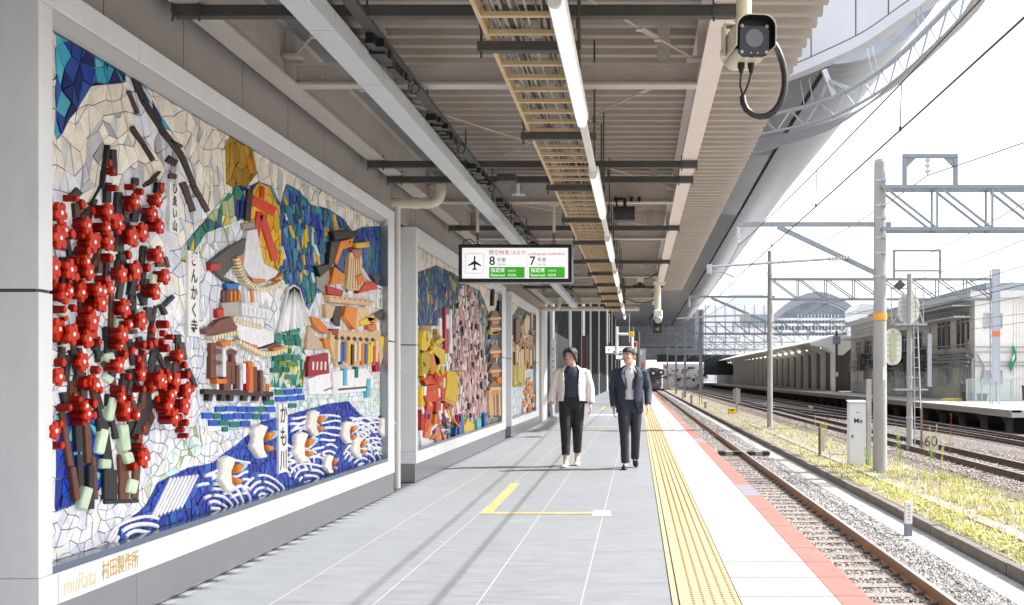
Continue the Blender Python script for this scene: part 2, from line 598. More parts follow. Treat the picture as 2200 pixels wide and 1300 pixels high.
def track(label, centre, ztop, y0, y1, rust, group, clips=True, sl_n=100):
    """centre(y) -> x of the track centre line"""
    t = thing("railway_track", label, "railway track", (centre(y0), y0, ztop - 0.16), group)
    ys = [y0 + (y1 - y0) * i / 60 for i in range(61)]
    for s in (-1, 1):
        mb = MB()
        path = [(centre(yy) + s * 0.566, yy, ztop - 0.15) for yy in ys]
        sweep_rail(mb, path, RAIL_PR)
        sweep_rail(mb, path, [(-.028, 0), (.028, 0), (.028, .004), (-.028, .004)], 1, .147)
        mb.build("rail", [rust, RAILTOP], t)
    n = 0
    yy = y0
    rest = MB()
    cl = MB()
    while yy < min(y1, y0 + 150):
        w = random.uniform(-.02, .02)
        mb = MB() if n < sl_n else rest
        xc = centre(yy) + random.uniform(-.03, .03)
        mb.prism([(xc - 1.0, yy - .11 + w, ztop - .262), (xc + 1.0, yy - .11 - w, ztop - .262), (xc + 1.0, yy + .11 - w, ztop - .262), (xc - 1.0, yy + .11 + w, ztop - .262)], (0, 0, .11))
        if n < sl_n:
            mb.build("sleeper", SLEEPER, t)
        for s in (-1, 1):
            for q in (-1, 1):
                if yy < 45:
                    cl.box(centre(yy) + s * .566 + q * .095 - .045, centre(yy) + s * .566 + q * .095 + .045, yy - .06, yy + .06, ztop - .152, ztop - .115)
        n += 1
        yy += 0.58
    if rest.v:
        struct(rest.build("sleeper", SLEEPER, t), 'stuff')
    if cl.v:
        struct(cl.build("rail_clip", RUST_D, t), "stuff")
    return t


track("near railway track with a brown rail along the platform edge", lambda y: 2.85, -1.10, 10.2, 320, RUST, "railway tracks")
track("dark track running between the grassy strip and the far tracks", lambda y: 9.36, -0.90, 15, 320, RUST_D, "railway tracks")
track("farthest dark track close beside the opposite platform", lambda y: 13.2, -0.80, 15, 320, RUST_D, "railway tracks")


def sm(t):
    t = min(1, max(0, t))
    return t * t * (3 - 2 * t)


track("dark crossover track curving between the two far tracks", lambda y: 13.2 + (9.36 - 13.2) * sm((y - 34) / 62), -0.875, 34, 96, RUST_D, "railway tracks", sl_n=60)

# striped cable duct that crosses the near track
du = MB()
for i in range(9):
    du.box(2.15 + i * .24, 2.15 + i * .24 + .236, 34.6, 35.2, -1.24, -1.122, i % 2)
tag(du.build("cable_duct", [BLACK, mat('tan_duct', (.24, .22, .16), .7)], loc=(2.15, 34.9, -1.26)), "black and cream striped duct laid across the near track", "cable duct")

# ---- loose stones of the near ballast (nobody could count them)
ST_COL = [(.32, .315, .31), (.24, .235, .23), (.42, .41, .40), (.17, .165, .16), (.30, .265, .24), (.36, .355, .355), (.50, .49, .48)]


def stones(name, areas, cols, seed, sup=None):
    rg = random.Random(seed)
    mb = MB()
    base = [(1, 0, 0), (0, 1, 0), (-1, 0, 0), (0, -1, 0), (0, 0, 1), (0, 0, -1)]
    fc = [(0, 1, 4), (1, 2, 4), (2, 3, 4), (3, 0, 4), (1, 0, 5), (2, 1, 5), (3, 2, 5), (0, 3, 5)]
    for x0, x1, y0, y1, zf, n, r0, r1 in areas:
        for _ in range(n):
            x = rg.uniform(x0, x1)
            y = y0 * (y1 / y0) ** rg.random()
            r = rg.uniform(r0, r1)
            a = rg.uniform(0, 6.28)
            ca, sa = math.cos(a), math.sin(a)
            z = zf(x) + rg.uniform(0, r * .7)
            c = rg.choice(cols)
            k = rg.uniform(.8, 1.15)
            vs = []
            for bx, by, bz in base:
                bx, by, bz = bx * r * rg.uniform(.7, 1.3), by * r * rg.uniform(.6, 1.1), bz * r * rg.uniform(.5, .9)
                bx += rg.uniform(-.3, .3) * r
                by += rg.uniform(-.3, .3) * r
                vs.append((x + bx * ca - by * sa, y + bx * sa + by * ca, z + bz))
            mb.add(vs, fc, 0, (c[0] * k, c[1] * k, c[2] * k))
    return struct(mb.build(name, mat("broken_stone", rough=.85, var=.15, scale=30, attr=True)), 'stuff')


def zbal(x):
    return -1.270 if x < 3.75 else (-1.262 - (x - 3.75) * .02 / .25 if x < 4 else -1.268 - (x - 4) / .36 * .055)


stones("ballast_stones", [(3.47, 4.36, 10.5, 45, zbal, 17000, .016, .034), (2.45, 3.33, 10.5, 45, lambda x: -1.276, 13500, .014, .030), (2.0, 4.36, 45, 110, zbal, 6000, .03, .05)], ST_COL, 3)
stones("gravel_stones", [(5.1, 8.0, 12, 90, lambda x: -1.15, 5000, .015, .034), (7.9, 8.7, 14, 80, lambda x: -1.07, 5000, .02, .04), (8.95, 9.75, 18, 80, lambda x: -1.07, 2500, .02, .04), (9.95, 12.6, 20, 90, lambda x: -1.04, 6000, .02, .045)],
       [(.38, .33, .30), (.32, .28, .26), (.48, .44, .40), (.22, .19, .18)], 5)
# ================================================================ canopy over the platform
canopy = thing("platform_canopy", "beige corrugated steel canopy over the platform with painted steel beams", "canopy", (0, 15, 3.55))
dk = MB()
y = -4.0
prof = []
while y < 33.0:
    prof += [(y, 4.10), (y + .07, 4.10), (y + .105, 4.0), (y + .18, 4.0), (y + .215, 4.10)]
    y += .25
prof.append((y, 4.10))
top = [(a, b + .006) for a, b in prof]
n = len(prof)
vs = [(x, a, b) for x in (-2.95, 1.37) for a, b in prof] + [(x, a, b) for x in (-2.95, 1.37) for a, b in top]
fs = []
for i in range(n - 1):
    fs.append((i, n + i, n + i + 1, i + 1))
    fs.append((2 * n + i, 2 * n + i + 1, 3 * n + i + 1, 3 * n + i))
    fs.append((n + i, 3 * n + i, 3 * n + i + 1, n + i + 1))
    fs.append((i, i + 1, 2 * n + i + 1, 2 * n + i))
dk.add(vs, fs)
dk.build("roof_deck", DECK, canopy)
MB().box(-3.1, 1.22, -24, 33.0, 4.12, 4.18).build("roof_sheet", GREY_PANEL, canopy)  # unseen rear run extended to block sky light from behind
eg = MB()
eg.hbeam((.533, -4, 3.55), (.533, 33.0, 3.55), .155, .445)
for yy in (2.7, 8.2, 13.7, 17.3, 23.9, 30.2):
    eg.box(.46, .526, yy - .006, yy + .006, 3.571, 3.972)
eg.build("edge_girder", PINK_STEEL, canopy)
wg = MB()
wg.hbeam((-2.70, -4, 3.55), (-2.70, 33.0, 3.55), .18, .445)
for yy in (2.7, 8.2, 13.7, 17.3, 23.9, 30.2):
    wg.box(-2.69, -2.615, yy - .09, yy + .09, 3.571, 3.972)
wg.build("wall_girder", PALE_STEEL, canopy)
for k, yy in enumerate((2.7, 8.2, 13.7, 17.3, 23.9, 30.2)):
    cb = MB()
    dep = .17 if k != 2 else .32
    cb.hbeam((-2.614, yy, 3.552), (.457, yy, 3.552), .13, dep)
    for x in (-2.5, -2.42, .30, .38):
        cb.cyl((x, yy - .008, 3.62), (x, yy - .03, 3.62), .016, n=6)
    cb.build("cross_beam", PALE_STEEL, canopy)
    for x in (-2.0, -.9, .2):
        MB().box(x - .05, x + .05, yy - .05, yy + .05, 3.552 + dep, 4.0).build("roof_packer", PALE_STEEL, canopy)
ends = [-1.5, 2.7, 8.2, 13.7, 17.3, 23.9, 30.2]
for a, b in zip(ends[:-1], ends[1:]):
    for s in (0, 1):
        p0 = Vector((.44 if s else -2.6, a + .15, 3.72 + .02 * s))
        p1 = Vector((-2.6 if s else .44, b - .15, 3.72 + .02 * s))
        rb = MB()
        rb.cyl(p0, p1, .0085, n=6)
        rod = rb.build("brace_rod", PALE_STEEL, canopy)
        d = (p1 - p0).normalized()
        for f in (.12, .88):
            tb = MB()
            c = p0.lerp(p1, f)
            sd = d.cross(Vector((0, 0, 1))).normalized() * .02
            tb.beam(c - d * .13 + sd, c + d * .13 + sd, .012)
            tb.beam(c - d * .13 - sd, c + d * .13 - sd, .012)
            tb.box(*sum([[q - .022, q + .022] for q in (c - d * .13)], []))
            tb.box(*sum([[q - .022, q + .022] for q in (c + d * .13)], []))
            tb.build("turnbuckle", PALE_STEEL, rod)
        for c, sg in ((p0, -1), (p1, 1)):
            gs = MB()
            gs.box(c.x - .07, c.x + .07, c.y - .05, c.y + .05, c.z - .012, c.z + .012)
            gs.build("gusset_plate", PALE_STEEL, rod)
# flat grey soffit strip beside the wall girder
sp = MB()
y = -4.0
while y < 32.5:
    sp.box(-2.60, -2.18, y + .004, y + .346, 3.93, 3.955)
    y += .35
sp.build("soffit_panel", mat("slate_soffit", (.22, .23, .245), .5, var=.05), canopy)
ee = MB()
ee.box(-2.95, .46, 33.01, 33.10, 3.66, 4.10)
ee.box(-2.6, .1, 32.4, 32.5, 3.55, 3.62)
ee.cyl((-2.7, 32.2, 3.38), (.05, 32.2, 3.38), .07, n=10)
ee.build("eaves_beam", CREAM, canopy)

# support channels clipped under the girders
CH_L = ["dark steel channel crossing under the canopy above the mural bay", "dark steel channel right behind the first lamp",
        "dark steel channel beside the drainpipe elbow", "dark steel channel just beyond the hanging train sign", "dark steel channel over the walking people",
        "dark steel channel near the far end of the canopy"]
for yy, lb in zip((6.4, 11.0, 11.85, 15.7, 20.3, 26.0), CH_L):
    mb = MB()
    mb.box(-2.79, .62, yy - .035, yy + .035, 3.478, 3.545)
    for x in (-2.62, .455, -2.78, .61):
        mb.box(x - .01, x + .01, yy - .06, yy + .06, 3.50, 3.515)
        mb.cyl((x, yy - .05, 3.44), (x, yy - .05, 3.60), .007, n=6)
    tag(mb.build("support_channel", DARK_STEEL, loc=(-1, yy, 3.478)), lb, "steel channel", "support channels under the canopy")

# ---- ladder cable tray
LADDER = mat("ochre_ladder_rack", (.62, .47, .27), .5, var=.1, dirt=.3, dcol=(.3, .2, .1))
tray = thing("cable_tray", "long ochre cable ladder full of cables hanging beside the lamps", "cable tray", (-.65, 15, 3.26))
ra = MB()
for x in (-.86, -.44):
    ra.box(x - .012, x + .012, -3, 31.6, 3.262, 3.345)
ra.build("side_rail", LADDER, tray)
rr = MB()
for i in range(100):
    yy = 1.55 + .3 * i
    MB().box(-.848, -.452, yy - .018, yy + .018, 3.263, 3.288).build("rung", LADDER, tray)
for i in range(15):
    yy = 1.25 - .3 * i
    rr.box(-.848, -.452, yy - .018, yy + .018, 3.263, 3.288)
struct(rr.build("rung", LADDER, tray), "stuff")
for i, yy in enumerate((1.6, 3.9, 6.18, 8.47, 10.8, 13.0, 15.2, 17.6, 19.8, 22.2, 24.6, 27.0, 29.4)):
    mb = MB()
    mb.box(-.93, -.33, yy - .03, yy + .03, 3.205, 3.258)
    for x in (-.91, -.345):
        mb.cyl((x, yy, 3.17), (x, yy, 4.0), .007, n=6)
        mb.cyl((x, yy, 3.34), (x, yy, 3.40), .013, n=6)
    mb.build("trapeze_hanger", DARK_STEEL, tray)
CAB = [(.08, .075, .07), (.30, .28, .25), (.50, .47, .43), (.16, .14, .12), (.40, .37, .33), (.22, .20, .18), (.55, .53, .49), (.22, .34, .30), (.45, .40, .34)]
cb = MB()
rg = random.Random(2)
for i in range(23):
    x0 = rg.choice((rg.uniform(-.83, -.68), rg.uniform(-.83, -.72), rg.uniform(-.56, -.47), rg.uniform(-.68, -.5)))
    r = rg.uniform(.005, .011)
    ph = rg.uniform(0, 6)
    pts = []
    for k in range(48):
        yy = -3 + k * .73
        x = min(-.465, max(-.835, x0 + .018 * math.sin(yy * .9 + ph) + rg.uniform(-.008, .008)))
        pts.append((x, yy, 3.291 + r + rg.uniform(0, .03)))
    cb.tube(pts, r, 5, col=rg.choice(CAB))
cbo = cb.build("cables", PAINTED, tray, smooth=60)
struct(cbo, 'stuff')

# ---- lamps in a row beside the tray
LGLOW = mat("lit_lamp_cover", (1.0, .98, .95), .3, var=.0, emit=0.35)
LCASE = mat("white_lamp_case", (.78, .78, .77), .4, var=.04)
LL = ["nearest and largest lit tube lamp, at the top of the picture", "second lit tube lamp along the row, beyond the nearest one", "third lit tube lamp along the row, right above the train sign's end",
      "fourth lit tube lamp along the row under the canopy", "fifth lit tube lamp along the row, over the two walkers", "sixth lit tube lamp, second to last under the canopy", "last and smallest lit tube lamp at the canopy end"]
lys = [4.94, 9.2, 13.5, 17.8, 22.1, 26.4, 30.4]
for yy, lb in zip(lys, LL[:1] + LL[1:]):
    t = thing("tube_lamp", lb, "lamp", (-.385, yy + 1.22, 3.03), "tube lamps in line under the canopy")
    ln = 2.4 if yy < 30 else 1.4
    mb = MB()
    pr = [(-.036, .012), (-.029, -.026), (-.014, -.042), (.014, -.042), (.029, -.026), (.036, .012)]
    mb.prism([(-.385 + a, yy + .03, 3.075 + b) for a, b in pr], (0, ln - .06, 0))
    mb.build("lamp_cover", LGLOW, t)
    mb = MB()
    mb.box(-.43, -.34, yy, yy + ln, 3.088, 3.14)
    for e in (yy, yy + ln - .028):
        mb.prism([(-.385 + a * 1.06, e, 3.0745 + b * 1.06) for a, b in pr], (0, .028, 0))
    mb.build("lamp_case", LCASE, t, bevel=.006)
    mb = MB()
    for e in (yy + .3, yy + ln - .3):
        mb.cyl((-.385, e, 3.141), (-.385, e, 4.0), .008, n=6)
    mb.build("hanger_rod", DARK_STEEL, t)
    if yy < 30:
        mb = MB()
        nx = yy + 4.26
        mb.box(-.41, -.36, yy + ln + .004, nx - .004, 3.085, 3.125)
        mb.build("wiring_duct", LCASE, t)

# ---- grey square trunking to the left
TRUNK = mat("blue_grey_trunking", (.60, .66, .70), .45, var=.05, dirt=.12, dcol=(.3, .3, .3))
tk = thing("cable_trunking", "long blue grey square trunking hanging left of the cable ladder", "cable trunking", (-1.82, 14, 3.31))
y = -3.0
while y < 30.8:
    mb_len = 1.14
    mb = MB()
    mb.box(-1.90, -1.74, y + .004, min(y + mb_len, 30.8) - .004, 3.31, 3.42)
    mb.build("trunking_length", TRUNK, tk)
    y += mb_len
mb = MB()
for i in range(15):
    yy = 1.0 + i * 2.05
    mb.box(-1.93, -1.71, yy - .02, yy + .02, 3.421, 3.45)
    mb.cyl((-1.82, yy, 3.45), (-1.82, yy, 3.93), .008, n=6)
mb.build("hanger_rod", DARK_STEEL, tk)
rg = random.Random(8)
for i in range(11):
    yy = 4.6 + i * 2.05
    mb = MB()
    for k in range(9):
        mb.box(-1.71 + rg.uniform(-.03, .01), -1.64 + rg.uniform(-.02, .03), yy + k * .11, yy + k * .11 + rg.uniform(.08, .125), 3.40 + rg.uniform(0, .03), 3.46 + rg.uniform(0, .03))
    pts = []
    for k in range(16):
        a = k / 15 * 6.28 * 1.6
        pts.append((-1.63 + .035 * math.cos(a), yy + 1.02 + .01 * k, 3.42 + .045 * math.sin(a)))
    mb.tube(pts, .005, 5)
    mb.build("wiring_clamp", BLACK, tk)
mb = MB()
mb.box(-1.70, -1.62, -3, 30.5, 3.47, 3.50)
mb.build("cable_rail", DARK_STEEL, tk)

# ---- rain pipes from the gutter to the wall
for yy, lb, top_z in ((12.38, "cream rain pipe with a bend between the first and second mural bay", 3.62), (31.0, "cream rain pipe with a bend past the last mural bay", 3.85)):
    t = thing("rain_pipe", lb, "drain pipe", (-2.83, yy, 0), "rain pipes")
    z1 = 3.34 if yy < 20 else 3.3
    mb = MB()
    pts = [(-2.86, yy, z1), (-2.42, yy, z1)]
    for k in range(7):
        a = k / 6 * math.pi / 2
        pts.append((-2.42 + .12 * math.sin(a), yy, z1 + .12 - .12 * math.cos(a)))
    pts.append((-2.30, yy, top_z))
    mb.tube(pts, .062, 12)
    for a, b in (((-2.62, yy, z1), (-2.55, yy, z1)), ((-2.48, yy, z1), (-2.43, yy, z1)), ((-2.30, yy, z1 + .13), (-2.30, yy, z1 + .19))):
        mb.cyl(a, b, .070, n=12)
    mb.build("pipe_bend", CREAM, t, smooth=50)
    mb = MB()
    mb.cyl((-2.80, yy, .02), (-2.80, yy, z1 - .05), .037, n=10)
    for z in (.5, 1.4, 2.3):
        mb.cyl((-2.80, yy, z), (-2.80, yy, z + .05), .043, n=10)
    mb.build("down_pipe", mat("white_pipe", (.72, .71, .68), .45, var=.05), t, smooth=50)

# ---- small devices on the beams
mb = MB()
mb.box(-1.50, -1.30, 11.3, 11.45, 3.40, 3.474)
mb.cyl((-1.44, 11.285, 3.437), (-1.44, 11.30, 3.437), .022, n=10)
mb.cyl((-1.36, 11.285, 3.437), (-1.36, 11.30, 3.437), .022, n=10)
tag(mb.build("loudspeaker", DARK_STEEL, loc=(-1.4, 11.37, 3.40), bevel=.004), "small black twin loudspeaker box under a channel left of the cable ladder", "loudspeaker")
t = thing("junction_box", "small grey junction box with a white connector on a channel", "junction box", (-1.33, 12.0, 3.34))
MB().box(-1.42, -1.27, 11.95, 12.08, 3.37, 3.47).build("box_body", GALV, t, bevel=.005)
MB().cyl((-1.345, 11.93, 3.37), (-1.345, 11.93, 3.50), .02, n=8).build("connector", LCASE, t)
t = thing("floodlight", "dark floodlight box with cable coil hanging right of the lamps", "floodlight", (-.2, 13.2, 3.2))
mb = MB()
mb.box(-.30, -.03, 13.15, 13.42, 3.36, 3.43)
mb.build("housing", BLACK, t, bevel=.008)
mb = MB()
for i in range(12):
    mb.box(-.29 + i * .022, -.278 + i * .022, 13.17, 13.40, 3.26, 3.358)
mb.box(-.29, -.037, 13.2, 13.38, 3.27, 3.357)
mb.build("finned_body", DARK_STEEL, t)
mb = MB()
pts = [(-.21 + .058 * math.cos(k * .5), 13.24 + .004 * k, 3.49 + .058 * math.sin(k * .5)) for k in range(30)]
mb.tube(pts, .011, 6)
mb.build("cable_coil", BLACK, t, smooth=60)
mb = MB()
mb.box(-.18, -.14, 13.28, 13.32, 3.43, 3.55)
for x in (-.28, -.08, .02):
    mb.box(x - .02, x + .02, 13.58, 13.635, 3.56, 3.62)
mb.build("bracket", BLACK, t)
t = thing("relay_box", "small beige relay box with trailing cable near the far lamps", "junction box", (.0, 23.2, 3.35))
MB().box(-.02, .12, 23.1, 23.3, 3.37, 3.50).build("box_body", CREAM, t, bevel=.006)
mb = MB()
mb.box(-.1, .16, 23.05, 23.3, 3.24, 3.32)
mb.box(.0, .1, 23.1, 23.25, 3.32, 3.372)
mb.build("antenna_block", BLACK, t)
mb = MB()
mb.tube([(.14, 23.2, 3.45), (.25, 23.2, 3.47), (.36, 23.2, 3.54), (.45, 23.2, 3.59)], .014, 6)
mb.tube([(-.3, 25.5, 3.2), (0, 25.6, 3.1), (.25, 25.6, 3.12), (.46, 25.7, 3.2)], .014, 6)
mb.build("cable", BLACK, t, smooth=60)
# ================================================================ wall, mural bays, mosaics
XF, XM = -2.75, -2.85


def MM(u, v, X=XM):
    """photo pixel -> (y, z) on the mural plane"""
    Y = F * (-X) / (U0 - u)
    return (Y, CH + (V0 - v) / F * Y)


wall = thing("station_wall", "grey panelled station wall rising above and between the mural bays", "wall", (-3.0, 14, 0))
mb = MB()
y = -4.31
while y < 33:
    mb.box(-2.90, -2.86, y + .006, y + .994, 3.186, 3.99)
    y += 1.0
mb.build("fascia_panel", GREY_PANEL, wall)
mb = MB()
mb.box(-3.3, -3.02, -24, 33.6, -.3, 4.09)  # core runs on unseen behind the camera, extended to cut sky light
mb.box(-3.02, -2.86, 29.9, 33.6, 0, 3.18)
mb.build("wall_core", GREY_PANEL, wall)
MB().box(-3.02, -2.90, -4, 30, 3.20, 3.98).build("joint_backing", BLACK, wall)


def in_poly(x, y, p):
    r = False
    j = len(p) - 1
    for i in range(len(p)):
        if (p[i][1] > y) != (p[j][1] > y) and x < (p[j][0] - p[i][0]) * (y - p[i][1]) / (p[j][1] - p[i][1]) + p[i][0]:
            r = not r
        j = i
    return r


def mosaic(parent, y0, y1, z0, z1, regions, base, rows, seed, name="tile_field"):
    """irregular cut tiles: jittered rows -> Delaunay -> pairs merged into quads, every tile inset, raised and tilted a little.
    regions: (polygon in (y,z), palette); base(y,z) -> palette; rows(z) -> (row height, tile length, slant)"""
    rg = random.Random(seed)
    pts = []
    z = z0
    while z < z1:
        h, w, sl_ = rows(z)
        y = y0 + rg.uniform(0, w)
        while y < y1:
            pts.append((min(y1, max(y0, y + rg.uniform(-.33, .33) * w)), min(z1, max(z0, z + rg.uniform(-.33, .33) * h))))
            y += w
        z += h
    for i in range(int((y1 - y0) / .11) + 1):
        t = min(y1, y0 + i * .11)
        pts += [(t, z0), (t, z1)]
    for i in range(int((z1 - z0) / .11) + 1):
        t = min(z1, z0 + i * .11)
        pts += [(y0, t), (y1, t)]
    edges = []
    for pol, pal in regions:
        k0 = len(pts)
        ring = []
        for i in range(len(pol)):
            a, b = Vector(pol[i]), Vector(pol[(i + 1) % len(pol)])
            nseg = max(1, int((b - a).length / .12))
            for k in range(nseg):
                q = a.lerp(b, k / nseg)
                ring.append((min(y1, max(y0, q.x)), min(z1, max(z0, q.y))))
        pts += ring
        edges += [(k0 + i, k0 + (i + 1) % len(ring)) for i in range(len(ring))]
    r = delaunay_2d_cdt([Vector(p) for p in pts], edges, [], 0, 1e-4)
    V, T = r[0], [tuple(t) for t in r[2]]

    def reg(c):
        k = -1
        for i, (pol, pal) in enumerate(regions):
            if in_poly(c[0], c[1], pol):
                k = i
        return k

    cen = [((V[t[0]].x + V[t[1]].x + V[t[2]].x) / 3, (V[t[0]].y + V[t[1]].y + V[t[2]].y) / 3) for t in T]
    rid = [reg(c) for c in cen]
    em = {}
    for i, t in enumerate(T):
        for k in range(3):
            em.setdefault(frozenset((t[k], t[(k + 1) % 3])), []).append(i)
    used = [False] * len(T)
    order = list(range(len(T)))
    rg.shuffle(order)
    tiles = []
    for i in order:
        if used[i]:
            continue
        used[i] = True
        t = T[i]
        cand = []
        for k in range(3):
            e = frozenset((t[k], t[(k + 1) % 3]))
            for j in em[e]:
                if j != i and not used[j] and rid[j] == rid[i]:
                    o = [q for q in T[j] if q not in e][0]
                    poly = [t[k], o, t[(k + 1) % 3], t[(k + 2) % 3]]
                    ok = True
                    for a in range(4):
                        p, q, s = V[poly[a - 1]], V[poly[a]], V[poly[(a + 1) % 4]]
                        if (q.x - p.x) * (s.y - q.y) - (q.y - p.y) * (s.x - q.x) < 0 < 1 and True:
                            pass
                    sg = [((V[poly[a]] - V[poly[a - 1]]).cross(V[poly[(a + 1) % 4]] - V[poly[a]])) for a in range(4)]
                    if all(x > 0 for x in sg) or all(x < 0 for x in sg):
                        cand.append(((V[t[k]] - V[t[(k + 1) % 3]]).length, j, poly))
        if cand and rg.random() < .78:
            _, j, poly = max(cand)
            used[j] = True
            tiles.append((rid[i], poly))
        else:
            tiles.append((rid[i], list(t)))
    mb = MB()
    for k, poly in tiles:
        p = [V[i] for i in poly]
        c = sum(p, Vector((0, 0))) / len(p)
        pal = regions[k][1] if k >= 0 else base(c.x, c.y)
        col = rg.choice(pal)
        f = rg.uniform(.86, 1.12)
        col = tuple(min(.9, q * f) for q in col)
        x0 = XM + .004
        hgt = rg.uniform(.006, .014)
        tx, tz = rg.uniform(-.05, .05), rg.uniform(-.05, .05)
        area = sum((p[i] - c).cross(p[(i + 1) % len(p)] - c) for i in range(len(p)))
        if area < 0:
            p = p[::-1]
        rad = sum((q - c).length for q in p) / len(p)
        sc = max(.6, 1 - .0026 / max(rad * .6, .004))
        tp = []
        for q in p:
            d = (q - c) * sc
            tp.append((x0 + hgt + d.x * tx + d.y * tz, c.x + d.x, c.y + d.y))
        bt = [(x0, a[1], a[2]) for a in tp]
        n_ = len(p)
        mb.add(tp + bt, [tuple(range(n_))] + [(i, n_ + i, n_ + (i + 1) % n_, (i + 1) % n_) for i in range(n_)], 0, col)
    return mb.build(name, TILE, parent)


GROUT = mat("grey_grout", (.36, .34, .32), .9, var=.15, bump=.1)


def relief(parent, name, items, px=lambda p: p, sub="relief_piece", bev=.006):
    """low ceramic relief: (colour, depth, [(u,v)...]) pushed out from the mural"""
    first = None
    rest = MB()
    for i, it in enumerate(items):
        col, dep, pts = it
        q = [MM(*px(p)) for p in pts]
        k = random.uniform(.92, 1.08)
        mb = MB() if i < 99 else rest
        mb.prism([(XM + .004, a, b) for a, b in q], (dep * .72 if dep > .03 else dep + .006, 0, 0), 0, tuple(min(.9, c * k) for c in col))
        if mb is rest:
            continue
        if sub and first:
            mb.build(sub, TILE, first, bevel=bev)
        else:
            o = mb.build(name, TILE, parent, bevel=bev)
            first = first or o
    if rest.v:
        struct(rest.build(name, TILE, parent, bevel=.004), "stuff")
    return first


def bar(p0, p1, w):
    """pixel bar as polygon"""
    dx, dy = p1[0] - p0[0], p1[1] - p0[1]
    l = math.hypot(dx, dy)
    nx, ny = -dy / l * w / 2, dx / l * w / 2
    return [(p0[0] + nx, p0[1] + ny), (p1[0] + nx, p1[1] + ny), (p1[0] - nx, p1[1] - ny), (p0[0] - nx, p0[1] - ny)]


def strip(pts, w):
    return [bar(a, b, w) for a, b in zip(pts[:-1], pts[1:])]


def mural_bay(label, ya, yb, jl, jr, joints):
    """frame of one bay: header, sill, jambs, kick plate, bright metal reveal, grout bed"""
    t = thing("mural_bay", label, "mural", (XF, (ya + yb) / 2, 0), "mural bays along the wall")
    a, b = ya + jl, yb - jr

    def runs(x0, x1, z0, z1, cuts, nm, m_, bev=.004):
        mb = MB()
        ed = [ya] + [c for c in cuts if ya < c < yb] + [yb]
        for p, q in zip(ed[:-1], ed[1:]):
            mb.box(x0, x1, p + .003, q - .003, z0, z1)
        return mb.build(nm, m_, t, bevel=bev)

    runs(-3.02, XF, 3.055, 3.18, joints, "header", WHITE_PANEL)
    runs(-3.02, XF, .235, .385, joints, "sill", WHITE_PANEL)
    runs(-3.02, XF - .015, .006, .232, joints, "kick_plate", STAINLESS, .002)
    for p, q in ((ya, a), (b, yb)):
        mb = MB()
        mb.box(-3.02, XF - .002, p + .003, q, .387, 1.705)
        mb.box(-3.02, XF - .002, p + .003, q, 1.72, 3.053)
        mb.build("jamb", WHITE_PANEL, t, bevel=.004)
        MB().box(-3.02, XF - .02, p + .012, q - .01, 1.70, 1.725).build("jamb_joint", JOINT, t)
    mb = MB()
    mb.prism([(XM - .01, a + .001, 2.985), (XM + .035, a + .001, 2.985), (XM + .05, a + .001, 3.0), (XF - .012, a + .001, 3.053), (XM - .01, a + .001, 3.053)], (0, b - a - .002, 0))
    mb.box(XM - .01, XF - .004, b - .02, b - .001, .42, 2.984)
    mb.build("metal_reveal", STAINLESS, t)
    MB().box(XM - .01, XF - .006, a + .001, b - .001, .387, .42).build("ledge", mat("dark_glossy_ledge", (.10, .14, .2), .12, var=.05), t)
    MB().box(XM - .08, XM, a - .01, b + .01, .40, 3.0).build("grout_bed", GROUT, t)
    return t


W1 = [(.80, .76, .66), (.82, .78, .70), (.76, .72, .62), (.79, .76, .69)]
W2 = [(.72, .76, .84), (.66, .70, .80), (.80, .82, .86), (.60, .64, .74), (.76, .79, .86)]
GRY = [(.42, .42, .45), (.50, .52, .57), (.36, .35, .37), (.55, .58, .64)]
BLU = [(.01, .02, .14), (.015, .05, .30), (.03, .10, .38), (.01, .015, .10)]
TUR = [(.05, .38, .55), (.10, .48, .62), (.02, .06, .3), (.01, .02, .12), (.04, .30, .5)]
BRN = [(.045, .028, .022), (.06, .04, .035), (.035, .025, .025)]
GRN = [(.0, .15, .10), (.01, .20, .12), (.01, .03, .22), (.65, .45, .02), (.05, .16, .15), (.01, .02, .16)]
PALEG = [(.45, .52, .36), (.55, .62, .5), (.66, .72, .66), (.72, .76, .8), (.35, .40, .2)]
AMB = [(.68, .38, .01), (.74, .44, .02), (.62, .36, .01), (.72, .48, .05)]
RED = [(.50, .03, .015), (.58, .045, .02)]
MIX = [(.01, .04, .28), (.02, .10, .35), (.0, .16, .14), (.03, .22, .28), (.68, .46, .02), (.08, .22, .42), (.01, .02, .18), (.02, .13, .2)]
GOLD = [(.36, .20, .015), (.42, .24, .02), (.32, .17, .01)]
TEAL = [(.05, .36, .36), (.0, .18, .15), (.35, .58, .5), (.6, .7, .66), (.68, .5, .03), (.0, .14, .08)]
BRICK = [(.01, .07, .42), (.01, .10, .5), (.0, .20, .18), (.01, .05, .33)]
AQUA = [(.60, .74, .74), (.72, .80, .80), (.48, .68, .74), (.78, .82, .84), (.66, .76, .66)]

